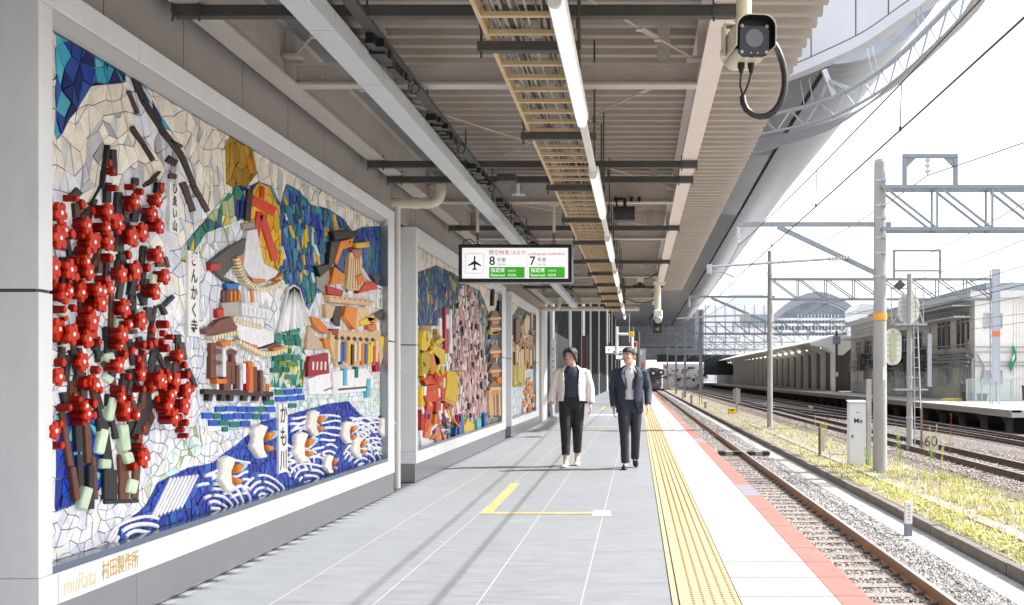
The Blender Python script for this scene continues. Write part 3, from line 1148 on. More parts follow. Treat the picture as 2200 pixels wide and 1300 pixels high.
bay1 = mural_bay("nearest mosaic mural bay with red blossom tree, yellow hill and blue waves", 4.88, 12.03, .12, .30, [5.87, 8.46, 11.04])
px_regions = [
    ([(260, 150), (300, 180), (345, 270), (400, 340), (445, 470), (410, 480), (372, 400), (330, 330), (290, 290)], GRY + W2),
    ([(180, 300), (215, 250), (260, 240), (270, 280), (225, 320), (200, 400), (165, 420)], GRY + W1),
    ([(113, 40), (200, 110), (275, 158), (258, 178), (190, 185), (160, 235), (140, 260), (125, 290), (113, 300)], TUR + BLU + [(.08, .45, .6)]),
    ([(286, 160), (300, 165), (340, 250), (392, 320), (350, 290), (318, 240)], [(.06, .40, .58), (.05, .3, .5), W1[0], (.01, .03, .2)]),
    ([(482, 395), (478, 320), (490, 292), (520, 290), (540, 320), (548, 372), (520, 412), (500, 405)], GOLD),
    ([(395, 520), (440, 468), (500, 398), (530, 400), (524, 470), (500, 520), (440, 520), (408, 570), (385, 560)], PALEG + GRN + GRN),
    ([(440, 500), (520, 470), (510, 520), (470, 560), (420, 600), (400, 560)], PALEG + W2),
    ([(532, 400), (552, 390), (580, 400), (598, 440), (612, 395), (640, 410), (665, 440), (700, 448), (735, 470), (770, 520), (770, 600), (690, 600), (660, 668), (625, 610), (590, 610), (596, 480)], MIX),
    ([(528, 470), (533, 415), (552, 392), (575, 402), (592, 440), (600, 500), (598, 570), (585, 600), (556, 560), (530, 510)], AMB),
    ([(640, 470), (665, 455), (690, 475), (690, 560), (660, 520)], [(.01, .02, .26), (.015, .03, .32)]),
    ([(750, 500), (775, 488), (826, 485), (826, 660), (800, 610), (765, 560)], [(.01, .04, .26), (.02, .07, .33), (.03, .1, .36), (.01, .15, .16)]),
    ([(575, 720), (640, 700), (652, 760), (648, 840), (575, 830)], TEAL),
    ([(426, 890), (460, 872), (580, 862), (585, 840), (645, 832), (655, 860), (600, 885), (580, 905), (520, 920), (440, 928)], W2),
    ([(640, 850), (826, 820), (826, 900), (740, 880), (640, 880)], AQUA),
    ([(113, 890), (200, 880), (230, 1010), (200, 1060), (140, 1090), (113, 1100)], [(.01, .04, .36), (.01, .07, .48), (.1, .5, .55), (.01, .03, .25)]),
    ([(300, 1050), (420, 900), (430, 960), (360, 1050), (300, 1100)], PALEG[1:] + AQUA),
    ([(228, 1200), (252, 1130), (310, 1085), (335, 1035), (400, 1005), (450, 995), (510, 950), (560, 905), (620, 890), (700, 868), (745, 862), (770, 890), (800, 905), (826, 880), (826, 1000), (700, 1050), (450, 1130)], [(.01, .04, .38), (.01, .06, .46), (.02, .03, .28), (.02, .10, .46)]),
]
regs = [([MM(*p) for p in pol], pal) for pol, pal in px_regions]


def base1(y, z):
    if z > 2.2 + .2 * math.sin(y * 1.3):
        return W1 + W1 + GRY[1:2]
    return W2 + W2 + W1[1:2]


def rows1(z):
    return (.125, .078, 0) if z > 1.7 else (.064, .064, 0)


mosaic(bay1, 5.001, 11.705, .421, 2.985, regs, base1, rows1, 5)

# dark mountain ridges and the painted character of the yellow hill
ridge = []
for pts, w in (([(276, 150), (300, 215), (345, 285), (384, 335)], 13), ([(384, 335), (410, 400), (440, 455)], 11), ([(268, 195), (288, 245)], 8), ([(275, 272), (300, 310), (322, 345)], 10), ([(386, 392), (408, 455)], 13), ([(330, 385), (300, 400)], 8), ([(355, 300), (385, 315)], 7)):
    for q in strip(pts, w):
        ridge.append((random.choice(BRN), .016, q))
ridge += [((.03, .02, .02), .016, bar((352, 340), (372, 352), 16)), ((.05, .04, .04), .016, bar((355, 378), (372, 380), 12))]
relief(bay1, "ridge_tile", ridge, sub=None)
han = [(RED[0], .018, bar((557, 400), (557, 425), 8)), (RED[1], .018, bar((534, 428), (585, 455), 20)), (RED[0], .018, bar((552, 455), (540, 530), 14)), (RED[1], .018, bar((556, 460), (585, 560), 14)), ((.03, .02, .02), .02, bar((530, 405), (524, 475), 12)), ((.6, .2, .01), .018, bar((527, 340), (534, 372), 8))]
relief(bay1, "hill_character", han, sub="stroke")
shards = []
hill = px_regions[7][0]
while len(shards) < 95:
    u, v = random.uniform(596, 770), random.uniform(398, 665)
    if not in_poly(u, v, hill):
        continue
    L_ = random.uniform(14, 42)
    a = random.gauss(.18, .16)
    shards.append((random.choice(MIX + [(.70, .48, .02), (.02, .10, .38), (.5, .66, .66), (.0, .15, .1)]), random.uniform(.010, .018), bar((u, v), (u + L_ * math.sin(a) * .7, v + L_ * math.cos(a)), random.uniform(2.5, 7))))
relief(bay1, "hill_shard", shards, sub=None)
fan = []
for k in range(9):
    fan.append((random.choice([(.78, .79, .82), (.7, .72, .76), (.55, .56, .58)]), .03, bar((612 + k * 2.5, 612 + abs(k - 4) * 2), (590 + k * 8.4, 715 - k * 2), 6.5)))
relief(bay1, "fan_rib", fan, sub=None)

# blossom tree: slanting dark limbs, pale leaf blocks, red blossoms and buds
rg = random.Random(21)
limbs = []
R7 = lambda x, y: (110 + x / 2.954, 840 + y / 2.954)
for a, b, w, c in (((40, 130), (95, 480), 34, 1), ((95, 480), (125, 690), 34, 1), ((130, 200), (140, 385), 44, 0), ((190, 190), (205, 460), 36, 1), ((150, 405), (158, 600), 40, 0), ((225, 420), (240, 690), 30, 1), ((210, 470), (212, 750), 36, 0), ((290, 180), (335, 520), 60, 0), ((340, 500), (340, 690), 84, 0), ((430, 400), (435, 690), 60, 1), ((480, 190), (500, 420), 44, 0), ((545, 80), (500, 680), 40, 1), ((590, 70), (500, 300), 60, 0), ((310, 705), (530, 695), 28, 0)):
    limbs.append(([(.022, .022, .026), (.14, .055, .032)][c], rg.uniform(.03, .055), [R7(*q) for q in bar(a, b, w)]))
R6 = lambda x, y: (110 + x / 2.954, 440 + y / 2.954)
for a, b, w in (((40, 330), (45, 620), 34), ((195, 40), (190, 330), 34), ((430, -40), (470, 60), 40), ((330, 60), (420, 120), 26), ((560, 260), (545, 370), 30), ((360, 560), (350, 900), 26), ((490, 480), (480, 620), 28), ((420, 480), (400, 600), 36), ((640, 380), (690, 380), 30), ((690, 640), (750, 580), 26), ((640, 640), (600, 860), 22), ((420, 800), (440, 950), 34), ((490, 870), (490, 960), 26), ((620, 930), (600, 1010), 24), ((650, 950), (700, 1050), 28), ((200, 580), (205, 700), 26), ((100, 920), (140, 1080), 36), ((100, 1120), (110, 1290), 40), ((165, 1060), (170, 1290), 36), ((240, 900), (290, 960), 26), ((390, 900), (360, 1100), 40), ((840, 1040), (890, 1160), 24), ((700, 1180), (790, 1220), 18), ((40, 1190), (60, 1300), 34), ((250, 1150), (290, 1300), 38), ((370, 80), (380, 160), 26), ((600, 60), (590, 150), 24), ((440, 1070), (420, 1200), 34), ((560, 1150), (545, 1300), 30), ((470, 640), (520, 700), 20), ((150, 280), (60, 360), 20), ((240, 700), (190, 760), 22), ((700, 330), (720, 400), 22), ((300, 1000), (360, 1060), 30), ((530, 560), (560, 640), 22), ((330, 850), (320, 1000), 24), ((30, 850), (35, 1000), 26)):
    limbs.append((rg.choice([(.022, .022, .026), (.03, .028, .03), (.10, .045, .03)]), rg.uniform(.02, .045), [R6(*q) for q in bar(a, b, w)]))
R3 = lambda x, y: (110 + x / 2.954, 40 + y / 2.954)
for a, b, w in (((330, 800), (290, 1080), 14), ((365, 830), (370, 1000), 34), ((330, 1040), (325, 1170), 36), ((400, 1100), (390, 1260), 36), ((440, 1140), (460, 1200), 20), ((512, 1010), (510, 1060), 40), ((660, 1040), (650, 1110), 46), ((660, 970), (580, 1060), 10), ((110, 1090), (150, 1130), 60), ((510, 1180), (490, 1290), 46), ((580, 1200), (560, 1290), 28), ((290, 1060), (220, 1180), 12)):
    limbs.append((rg.choice([(.022, .022, .026), (.03, .028, .03)]), rg.uniform(.02, .05), [R3(*q) for q in bar(a, b, w)]))
for k in range(110):
    u, v = rg.uniform(120, 385), rg.uniform(425, 900)
    if u - 115 > 120 + (v - 380) * .42:
        continue
    a = rg.gauss(0, .35)
    L_ = rg.uniform(25, 60)
    limbs.append((rg.choice([(.022, .022, .026), (.03, .028, .03), (.09, .04, .03)]), rg.uniform(.012, .03), bar((u, v), (u + L_ * math.sin(a) * .6, v + L_ * math.cos(a)), rg.uniform(7, 14))))
relief(bay1, "tree_limb", limbs, sub=None)
bricks = []
for v0_, h_, ua, ub, cs in ((873, 13, 455, 588, 0), (888, 14, 427, 574, 0), (904, 14, 440, 532, 0), (858, 12, 560, 588, 0), (836, 13, 584, 645, 0), (851, 12, 586, 650, 0), (865, 11, 612, 634, 2), (919, 12, 470, 484, 0),
                            (704, 12, 592, 640, 1), (718, 13, 580, 634, 1), (733, 12, 606, 640, 1), (748, 12, 596, 622, 3), (762, 13, 580, 643, 1), (777, 12, 592, 640, 3), (791, 12, 576, 618, 1), (805, 12, 606, 634, 1)):
    u = ua
    while u < ub - 6:
        w = min(rg.uniform(17, 27), ub - u)
        c = rg.choice([[(.01, .08, .45), (.01, .11, .52), (.0, .18, .16)], [(.0, .15, .11), (.0, .12, .09), (.03, .20, .17)], [(.0, .18, .16)], [(.2, .5, .5), (.68, .52, .03), (.10, .25, .02), (.0, .15, .11)]][cs])
        sl_ = rg.uniform(-2, 2)
        bricks.append((c, .017, [(u + 1, v0_ + sl_), (u + w - 1.5, v0_ + sl_ - .5), (u + w - 1.5, v0_ + h_ - 1.6 + sl_), (u + 1, v0_ + h_ - 1.4 + sl_)]))
        u += w
relief(bay1, "brick_tile", bricks, sub=None)
leaf = []
for a, b, w in (((300, 240), (265, 400), 52), ((410, 210), (430, 380), 54), ((310, 430), (308, 495), 60), ((430, 390), (450, 460), 50), ((480, 560), (460, 650), 60), ((190, 610), (150, 750), 56), ((350, 40), (320, 190), 44)):
    leaf.append(((.56, .72, .53), rg.uniform(.05, .08), [R7(*q) for q in bar(a, b, w)]))
for a, b, w in (((20, 660), (60, 700), 60), ((400, 720), (385, 830), 52), ((320, 940), (350, 1040), 56), ((300, 1080), (360, 1120), 50), ((625, 1180), (620, 1240), 48), ((525, 665), (520, 710), 44), ((20, 880), (60, 890), 44), ((615, 440), (600, 510), 34), ((500, 760), (500, 790), 26)):
    leaf.append(((.58, .73, .56), rg.uniform(.04, .07), [R6(*q) for q in bar(a, b, w)]))
relief(bay1, "leaf_block", leaf, sub=None, bev=.013)
FLO = [(133, 457), (131, 511), (191, 484), (237, 455), (258, 480), (204, 520), (238, 520), (289, 509), (311, 499), (347, 487), (344, 548), (195, 584), (266, 589), (296, 582), (359, 594), (144, 630), (179, 628), (338, 628), (272, 662), (203, 690), (308, 689), (129, 707), (159, 718), (193, 728), (267, 719), (181, 777), (259, 785), (308, 804), (130, 809), (349, 816), (382, 817), (406, 839), (367, 872), (401, 872), (389, 765), (222, 650), (120, 575), (154, 579), (191, 889), (276, 881), (121, 926), (313, 984), (379, 897), (294, 433), (343, 429), (332, 460)]
BUD = [(169, 560), (191, 540), (157, 503), (230, 601), (239, 555), (279, 548), (320, 575), (298, 618), (161, 662), (139, 665), (118, 611), (360, 697), (354, 716), (371, 724), (352, 733), (335, 735), (325, 741), (311, 741), (311, 758), (286, 753), (271, 763), (300, 773), (306, 784), (399, 784), (406, 805), (362, 748), (215, 735), (137, 779), (212, 795), (184, 823), (279, 809), (218, 838), (310, 836), (264, 836), (262, 848), (360, 797), (330, 709), (162, 851), (173, 861), (205, 867), (340, 858), (359, 848), (284, 855), (151, 876), (171, 877), (403, 908), (394, 923), (403, 936), (310, 921), (300, 938), (134, 957), (291, 1002), (245, 368), (237, 350), (166, 426), (179, 439), (201, 453), (250, 404), (288, 402), (306, 412), (347, 402)]
FRED = mat("orange_red_glaze", (.56, .026, .005), .35, var=.12, scale=12, spec=.2)
FDRK = mat("deep_red_glaze", (.24, .008, .005), .35, var=.2, scale=10, spec=.2)
FWHT = mat("white_glaze", (.85, .84, .82), .25, var=.04)
small = []
while len(small) < 22:
    u, v = rg.uniform(122, 400), rg.uniform(440, 900)
    if u - 115 > 110 + (v - 400) * .40 or (v > 860 and u < 180):
        continue
    small.append((u, v))
for k in range(38):
    a = rg.choice(FLO)
    BUD.append((a[0] + rg.uniform(-16, 16), a[1] + rg.uniform(-26, 26)))
BUD = [(max(120, u), v) for u, v in BUD][:99]
for n_f, (u, v) in enumerate(FLO + small):
    dep = rg.uniform(.07, .115)
    yc, zc = MM(u, v, XM + dep)
    r = rg.uniform(.045, .062) if n_f < len(FLO) else rg.uniform(.030, .042)
    a0 = rg.uniform(0, 1.2)
    mb = MB()
    out = []
    for k in range(40):
        a = k / 40 * 2 * math.pi
        rr_ = r * (.50 + .50 * abs(math.cos(2.5 * (a + a0))) ** .6)
        out.append((a, rr_))
    x1 = XM + dep
    mb.prism([(x1 - .02, yc + q * math.cos(a), zc + q * math.sin(a)) for a, q in out], (.02, 0, 0), 0)
    mb.prism([(XM + .005, yc + q * .72 * math.cos(a), zc + q * .72 * math.sin(a)) for a, q in out], (dep - .024, 0, 0), 1)
    mb.cyl((x1, yc, zc), (x1 + .006, yc, zc), .013, .010, 10, 2)
    mb.build("blossom", [FRED, FDRK, FWHT], bay1, bevel=.003)
for u, v in BUD:
    dep = rg.uniform(.035, .08)
    yc, zc = MM(u, v, XM + dep)
    r = rg.uniform(.018, .029)
    mb = MB()
    mb.cyl((XM + .005, yc, zc), (XM + dep, yc, zc), r, r * .92, 14, 1)
    mb.cyl((XM + dep + .0002, yc, zc), (XM + dep + .004, yc, zc), r * .80, r * .74, 14, 0)
    mb.build("bud", [FRED, FDRK], bay1, smooth=50)

# temple with two roofs
R4 = lambda p: (380 + p[0] / 2.708, 240 + p[1] / 2.708)
R5 = lambda p: (380 + p[0] / 2.708, 640 + p[1] / 2.708)
DG, DB, CRM, LW, OR = (.07, .065, .06), (.16, .06, .04), (.74, .65, .44), (.74, .75, .80), (.66, .20, .012)
it = [(DG, .05, [(150, 880), (270, 790), (370, 735), (380, 780), (330, 860), (240, 960), (330, 1000), (240, 985), (180, 925)]),
      (LW, .06, [(375, 690), (430, 680), (470, 880), (560, 930), (540, 960), (480, 990), (400, 970), (350, 900)]),
      (OR, .07, [(305, 840), (335, 830), (345, 900), (320, 905)]), (OR, .075, [(390, 970), (475, 975), (475, 995), (400, 990)]), (OR, .07, [(530, 970), (580, 940), (575, 965), (540, 985)]),
      ((.35, .30, .27), .04, [(355, 650), (430, 640), (430, 680), (360, 690)]),
      (DB, .04, [(240, 1040), (330, 1010), (350, 1110), (240, 1110)]), ((.36, .34, .32), .05, [(230, 1112), (330, 1100), (330, 1190), (230, 1195)]), (LW, .06, [(340, 1112), (500, 1150), (510, 1205), (345, 1185)]),
      (RED[0], .06, [(195, 1150), (235, 1140), (235, 1195), (200, 1200)]), ((.02, .16, .5), .06, [(245, 1000), (330, 995), (320, 1030), (260, 1035)]), ((.45, .02, .02), .06, [(155, 885), (215, 875), (215, 920), (155, 925)]),
      ((.17, .055, .035), .07, [(110, 1270), (160, 1250), (200, 1210), (270, 1195), (310, 1250), (300, 1290), (130, 1295)])]
for k in range(4):
    it.append((rg.choice([DB, LW, OR, DB]), .05, bar((262 + k * 24, 1040), (262 + k * 24, 1105), 12)))
for k in range(6):
    it.append(((.5, .5, .53), .064, bar((355 + k * 25, 1128 + k * 6), (355 + k * 25, 1180 + k * 3), 7)))
    it.append((rg.choice([LW, OR, (.8, .8, .82)]), .05, bar((370 + k * 18, 1040), (375 + k * 18, 1110), 10)))
relief(bay1, "temple_upper_roof", it, R4)
cv = [(300, 850), (318, 910), (340, 960), (375, 1000), (420, 1028), (470, 1034), (520, 1020), (580, 985)]
dent = []
for a, b in zip(cv[:-1], cv[1:]):
    for k in range(3):
        c = (a[0] + (b[0] - a[0]) * (k + .5) / 3, a[1] + (b[1] - a[1]) * (k + .5) / 3)
        dx, dy = b[0] - a[0], b[1] - a[1]
        l = math.hypot(dx, dy)
        dent.append((CRM, .085, bar((c[0] - dy / l * 13, c[1] + dx / l * 13), (c[0] + dy / l * 13, c[1] - dx / l * 13), l / 3 * .8)))
relief(bay1, "temple_eaves", dent, R4, sub="eaves_tile")
it = [(LW, .06, [(280, 110), (530, 200), (530, 260), (440, 290), (330, 240), (290, 160)]), (DB, .05, [(310, 250), (420, 300), (590, 285), (560, 255), (440, 295), (330, 245)]), (OR, .07, [(375, 265), (430, 275), (425, 295), (380, 285)]), (OR, .07, [(210, 255), (270, 245), (275, 280), (220, 280)]), (OR, .07, [(520, 290), (590, 280), (570, 300), (525, 308)]),
      ((.04, .03, .03), .06, bar((120, 545), (528, 560), 30))]
for x, w, c, y0, y1 in ((178, 34, 0, 262, 470), (255, 44, 0, 370, 540), (228, 18, 2, 290, 460), (296, 20, 0, 300, 500), (322, 18, 0, 390, 530), (352, 16, 3, 380, 500), (370, 16, 4, 400, 540), (392, 30, 1, 370, 552), (425, 22, 0, 400, 550), (455, 16, 0, 420, 560), (478, 18, 5, 460, 560), (500, 16, 1, 500, 560), (205, 14, 2, 470, 540), (212, 60, 1, 470, 500), (345, 12, 2, 420, 540)):
    it.append(([DB, (.6, .15, .01), LW, (.8, .8, .82), (.45, .02, .02), (.3, .28, .25)][c], rg.uniform(.05, .08), bar((x, y0), (x, y1), w)))
it.append((DB, .06, bar((180, 310), (310, 320), 26)))
it.append((DB, .06, bar((180, 375), (310, 385), 22)))
for x in (160, 235, 285, 365, 435, 500):
    it.append(((.04, .03, .03), .06, bar((x, 560), (x - 6, 600), 24)))
relief(bay1, "temple_hall", it, R5)
dent = []
for pts in ([(150, 235), (310, 200)], [(310, 250), (350, 275), (400, 300), (450, 325), (520, 325), (590, 300)], [(275, 120), (350, 150), (450, 170)]):
    for a, b in zip(pts[:-1], pts[1:]):
        nn = max(2, int(math.hypot(b[0] - a[0], b[1] - a[1]) / 17))
        for k in range(nn):
            c = (a[0] + (b[0] - a[0]) * (k + .5) / nn, a[1] + (b[1] - a[1]) * (k + .5) / nn)
            dent.append((CRM, .085, bar((c[0], c[1] - 14), (c[0] + 2, c[1] + 14), 12)))
relief(bay1, "temple_eaves", dent, R5, sub="eaves_tile")
# orange bird tower
TAN = (.66, .46, .25)
it = [((.015, .015, .015), .09, [(865, 700), (940, 688), (1020, 695), (1005, 730), (880, 745)]), (OR, .08, [(915, 755), (990, 735), (985, 785), (930, 800), (895, 890), (880, 870)]), ((.05, .03, .02), .07, [(865, 755), (920, 750), (890, 880), (850, 890)]),
      ((.015, .015, .015), .07, [(780, 900), (885, 880), (840, 930), (800, 965)]), (OR, .08, [(880, 900), (945, 950), (930, 1000), (855, 1008)]), ((.02, .05, .28), .06, [(905, 830), (940, 810), (945, 940), (900, 900)]),
      (TAN, .07, [(975, 820), (1040, 810), (1062, 1050), (958, 1030)]), ((.62, .04, .02), .09, [(1015, 1058), (1060, 995), (1110, 990), (1140, 1030)]), (OR, .09, [(1010, 960), (1040, 940), (1060, 990), (1020, 1010)]), ((.70, .48, .03), .09, [(1000, 765), (1085, 755), (1080, 790), (1010, 795)]),
      ((.015, .015, .015), .08, bar((965, 752), (975, 765), 16)), ((.5, .12, .08), .08, [(985, 800), (1045, 800), (1030, 860), (1000, 850)]), ((.32, .30, .28), .05, [(790, 960), (860, 920), (870, 1000), (840, 1060), (790, 1020)]),
      ((.45, .02, .015), .08, [(835, 1010), (935, 1040), (925, 1075), (840, 1060)]), (TAN, .09, [(840, 1065), (1112, 1100), (1100, 1130), (850, 1108)]), (OR, .09, [(945, 1130), (1012, 1142), (1000, 1270), (930, 1190)]), ((.02, .02, .02), .06, [(890, 1130), (930, 1130), (920, 1250), (880, 1220)]),
      (TAN, .07, [(830, 1120), (890, 1130), (870, 1200), (835, 1200)]), (TAN, .06, [(1010, 1140), (1090, 1140), (1100, 1240), (1000, 1250)]), ((.06, .05, .04), .06, [(1110, 950), (1170, 960), (1140, 1000)]), ((.06, .05, .04), .06, [(1120, 1180), (1180, 1150), (1170, 1210)]), ((.72, .5, .03), .08, [(1030, 1220), (1110, 1180), (1120, 1210), (1040, 1250)]), (OR, .08, [(1070, 1190), (1130, 1200), (1130, 1230), (1080, 1220)])]
for k in range(8):
    it.append(((.02, .015, .015), .092, bar((870 + k * 30, 1080 + k * 3.5), (882 + k * 30, 1082 + k * 3.5), 9)))
for k in range(5):
    it.append(((.05, .03, .02), .073, bar((985 + k * 11, 850), (972 + k * 17, 1030), 3)))
relief(bay1, "orange_bird_tower", it, R4)
it = [((.55, .42, .30), .05, [(740, 160), (800, 240), (860, 300), (728, 300)]), (OR, .08, [(740, 108), (790, 120), (840, 175), (835, 210), (790, 190), (752, 150)]), (OR, .08, [(815, 235), (850, 240), (860, 300), (825, 290)]),
      (TAN, .06, [(870, 190), (1150, 200), (1200, 280), (1160, 390), (900, 400), (860, 260)]), ((.30, .012, .02), .06, [(733, 385), (745, 340), (800, 330), (850, 318), (858, 440), (733, 460)]),
      ((.80, .80, .82), .05, [(738, 472), (850, 430), (1080, 408), (1135, 480), (1100, 540), (900, 560), (750, 562)]), ((.06, .06, .06), .06, bar((830, 540), (900, 515), 8)), ((.06, .06, .06), .06, bar((900, 535), (1080, 520), 12)), ((.78, .78, .8), .08, bar((880, 430), (890, 570), 26)), ((.1, .45, .6), .07, bar((950, 410), (950, 510), 18)), ((.0, .16, .13), .07, bar((1018, 400), (1018, 465), 16)), ((.1, .45, .6), .07, bar((1090, 470), (1085, 580), 18)), ((.30, .01, .02), .07, bar((1135, 320), (1140, 430), 26)),
      ((.30, .02, .02), .07, [(870, 180), (910, 180), (905, 225), (875, 215)]), (OR, .08, [(1080, 160), (1130, 150), (1130, 190), (1085, 185)]), ((.72, .5, .03), .07, [(1150, 230), (1205, 215), (1190, 280), (1160, 280)])]
for k in range(14):
    it.append((rg.choice([(.72, .5, .03), (.05, .03, .02), OR, (.78, .66, .44), (.02, .12, .42), (.55, .08, .02), (.78, .6, .36)]), rg.uniform(.07, .1), bar((900 + k * 18, 250 + rg.uniform(-10, 30)), (898 + k * 18, 395 - rg.uniform(0, 30)), 13)))
for k in range(7):
    it.append(((.02, .015, .015), .07, bar((890 + k * 36, 225 + k * 2), (905 + k * 36, 240 + k * 2), 18)))
for k in range(4):
    it.append(((.7, .7, .72), .065, bar((762 + k * 24, 370), (760 + k * 24, 420), 9)))
relief(bay1, "orange_pavilion", it, R5)
# waves: raised white bands over the blue field
for cu, cv_, r0, r1, st, a0, a1 in ((300, 1196, 26, 96, 15, 62, 165), (455, 1110, 18, 92, 14, 25, 118), (520, 1120, 60, 135, 14, 88, 128), (560, 1075, 14, 54, 13, 30, 150), (598, 1030, 22, 96, 13, 22, 75), (660, 1050, 16, 84, 13, 40, 150), (700, 1010, 40, 124, 13, 72, 140), (735, 985, 16, 100, 12, 10, 85), (775, 1010, 14, 66, 11, 30, 150), (772, 940, 12, 46, 10, 20, 160), (808, 985, 12, 90, 11, 50, 140), (640, 960, 40, 70, 12, 40, 120)):
    r = r0
    while r < r1:
        pts = []
        cut = rg.randint(2, 9)
        e0, e1, wob = rg.uniform(-7, 7), rg.uniform(-7, 7), rg.uniform(-.06, .06)
        for k in range(11):
            a = R(a0 + e0 + (a1 - a0 + e1 - e0) * k / 10)
            rk_ = r * (1 + wob * math.sin(k * .9 + r))
            u, v = cu + rk_ * .95 * math.cos(a), cv_ - rk_ * math.sin(a)
            if 116 < u < 824 and v < 1232 - (u - 115) * .336:
                yy, zz = MM(u, v)
                pts.append((XM + .018, yy, zz))
            if k == cut and len(pts) > 2:
                MB().tube(pts, rg.uniform(.010, .014), 7, col=(.80, .82, .86)).build("wave_crest", TILE, bay1, smooth=60)
                pts = []
        if len(pts) > 2:
            MB().tube(pts, .0125, 7, col=rg.choice([(.82, .83, .86), (.76, .79, .86), (.80, .80, .80)])).build("wave_crest", TILE, bay1, smooth=60)
        r += st
for k in range(8):
    a, b = R7(612 + 27 * k, 812 - 10 * k), R7(738 + 24 * k, 556 - 3 * k)
    pts = [(XM + .018, *MM(a[0] + (b[0] - a[0]) * f, a[1] + (b[1] - a[1]) * f)) for f in (0, .25, .5, .75, 1)]
    MB().tube(pts, .012, 7, col=(.80, .82, .86)).build("wave_crest", TILE, bay1, smooth=60)
# gulls
body = [(-50, -60), (-40, -100), (0, -120), (55, -100), (35, -60), (15, -10), (20, 60), (55, 120), (-5, 130), (-65, 40), (-45, -10)]
beak1 = [(45, -60), (95, -65), (90, -30), (45, 10)]
beak2 = [(35, 30), (90, 40), (75, 80), (45, 70)]
for cx, cy, s in ((255, 1020, 1.0), (445, 830, .95), (765, 725, .72), (690, 865, .85), (855, 965, .52), (962, 780, .62), (1022, 865, .62), (1185, 752, .60)):
    s *= .86
    it = [((.80, .78, .73), .085, [(cx + x * s, cy + y * s) for x, y in body]), ((.66, .22, .02), .10, [(cx + x * s, cy + y * s) for x, y in beak1]), ((.66, .22, .02), .10, [(cx + x * s, cy + y * s) for x, y in beak2]), ((.35, .62, .78), .05, [(cx + (x + 60) * s, cy + (y - 10) * s) for x, y in beak1])]
    relief(bay1, "gull", it, R5, bev=.02)
# name plates
PLATE = mat("white_plate_tile", (.82, .82, .80), .3, var=.03)
INK = mat("black_brush_ink", (.02, .02, .02), .5)
for (u0, v0, u1, v1), chars in (((353, 390, 373, 497), "ひゑい山"), ((393, 537, 417, 722), "ぎんかく寺"), ((590, 868, 609, 1018), "かも川"), ((804, 612, 816, 662), "つき")):
    ya, z1_ = MM(u0, v0)
    yb = MM(u1, v0)[0]
    z0_ = MM(u0, v1)[1]
    mb = MB()
    mb.box(XM + .004, XM + .035, ya, yb, z0_, z1_)
    p_ = mb.build("name_plate", PLATE, bay1, bevel=.003)
    tm = MB()
    hgt = (z1_ - z0_) / len(chars)
    for k, ch in enumerate(chars):
        put_text(tm, ch, min(hgt * .95, (yb - ya) * 1.05), (XM + .037, (ya + yb) / 2, z1_ - hgt * (k + .5)), (0, 1, 0), (0, 0, 1), bold=.002)
    tm.build("plate_lettering", INK, p_)
# maker's plate on the sill
ya, za = MM(121, 1250, XF)
yb = MM(299, 1195, XF)[0]
mb = MB()
mb.box(XF + .0005, XF + .006, 5.04, 5.855, .243, .378)
p_ = mb.build("sponsor_plate", mat("pearl_plate", (.80, .79, .75), .35, var=.03), bay1)
tm = MB()
put_text(tm, "muRata", .125, (XF + .0075, 5.235, .306), (0, 1, .0), (0, 0.12, 1), bold=0, fit=.30)
tm.build("pale_lettering", mat("pale_gold_paint", (.72, .63, .42), .4), p_)
tm = MB()
put_text(tm, "村田製作所", .105, (XF + .0075, 5.64, .312), (0, 1, 0), (0, 0, 1), bold=.0012, fit=.40)
tm.build("gold_lettering", mat("gold_paint", (.50, .34, .10), .35), p_)

# ---- second bay
bay2 = mural_bay("second mosaic mural bay with a tall pink cherry tree and yellow lanterns", 13.2, 22.2, .10, .60, [15.2, 17.8, 20.4])
rg2 = [([(895, 585), (935, 570), (975, 588), (1003, 612), (1003, 760), (895, 730)], [(.02, .07, .16), (.03, .10, .22), (.05, .15, .22), (.02, .12, .12), (.5, .3, .03), (.02, .03, .22), (.06, .14, .2)]),
       ([(1003, 612), (1030, 625), (1055, 690), (1082, 600), (1082, 800), (1000, 800)], [(.02, .08, .2), (.04, .14, .2), (.02, .12, .12), (.6, .66, .7), (.35, .25, .04)]),
       ([(935, 600), (958, 620), (950, 650)], [(.01, .02, .2)]),
       ([(895, 700), (950, 700), (950, 770), (895, 770)], [(.02, .08, .3), (.5, .25, .04), (.6, .66, .74), (.72, .76, .8), (.6, .3, .03)]),
       ([(972, 690), (985, 625), (1000, 606), (1022, 640), (1038, 720), (1044, 830), (1040, 905), (955, 915), (965, 800)], [(.58, .38, .38), (.66, .50, .48), (.48, .26, .28), (.70, .62, .56), (.10, .07, .07), (.62, .42, .44), (.40, .22, .24)]),
       ([(945, 900), (1080, 880), (1080, 920), (940, 950)], [(.1, .42, .42), (.02, .12, .4), (.66, .5, .05), (.6, .66, .7), (.0, .2, .15), (.5, .05, .03)])]
mosaic(bay2, 13.301, 21.6, .421, 2.985, [([MM(*p) for p in pol], pal) for pol, pal in rg2], lambda y, z: W1 if z > 2.35 - .02 * (y - 13) else W2, lambda z: ((.18, .06, 0) if z > 1.0 else (.10, .08, 0)), 9)
it = []
r2 = random.Random(5)
for k in range(260):
    t_ = r2.random()
    v = 612 + 300 * t_
    hw = 12 + 38 * min(1, t_ * 1.6)
    u = 1000 + r2.uniform(-hw, hw * .9)
    q = bar((u, v), (u + r2.uniform(-1, 1), v + r2.uniform(8, 18)), r2.uniform(1.6, 3))
    it.append((r2.choice([(.64, .46, .46), (.74, .64, .60), (.50, .28, .30), (.08, .05, .05), (.7, .56, .54), (.78, .74, .68), (.2, .12, .12)]), r2.uniform(.02, .06), q))
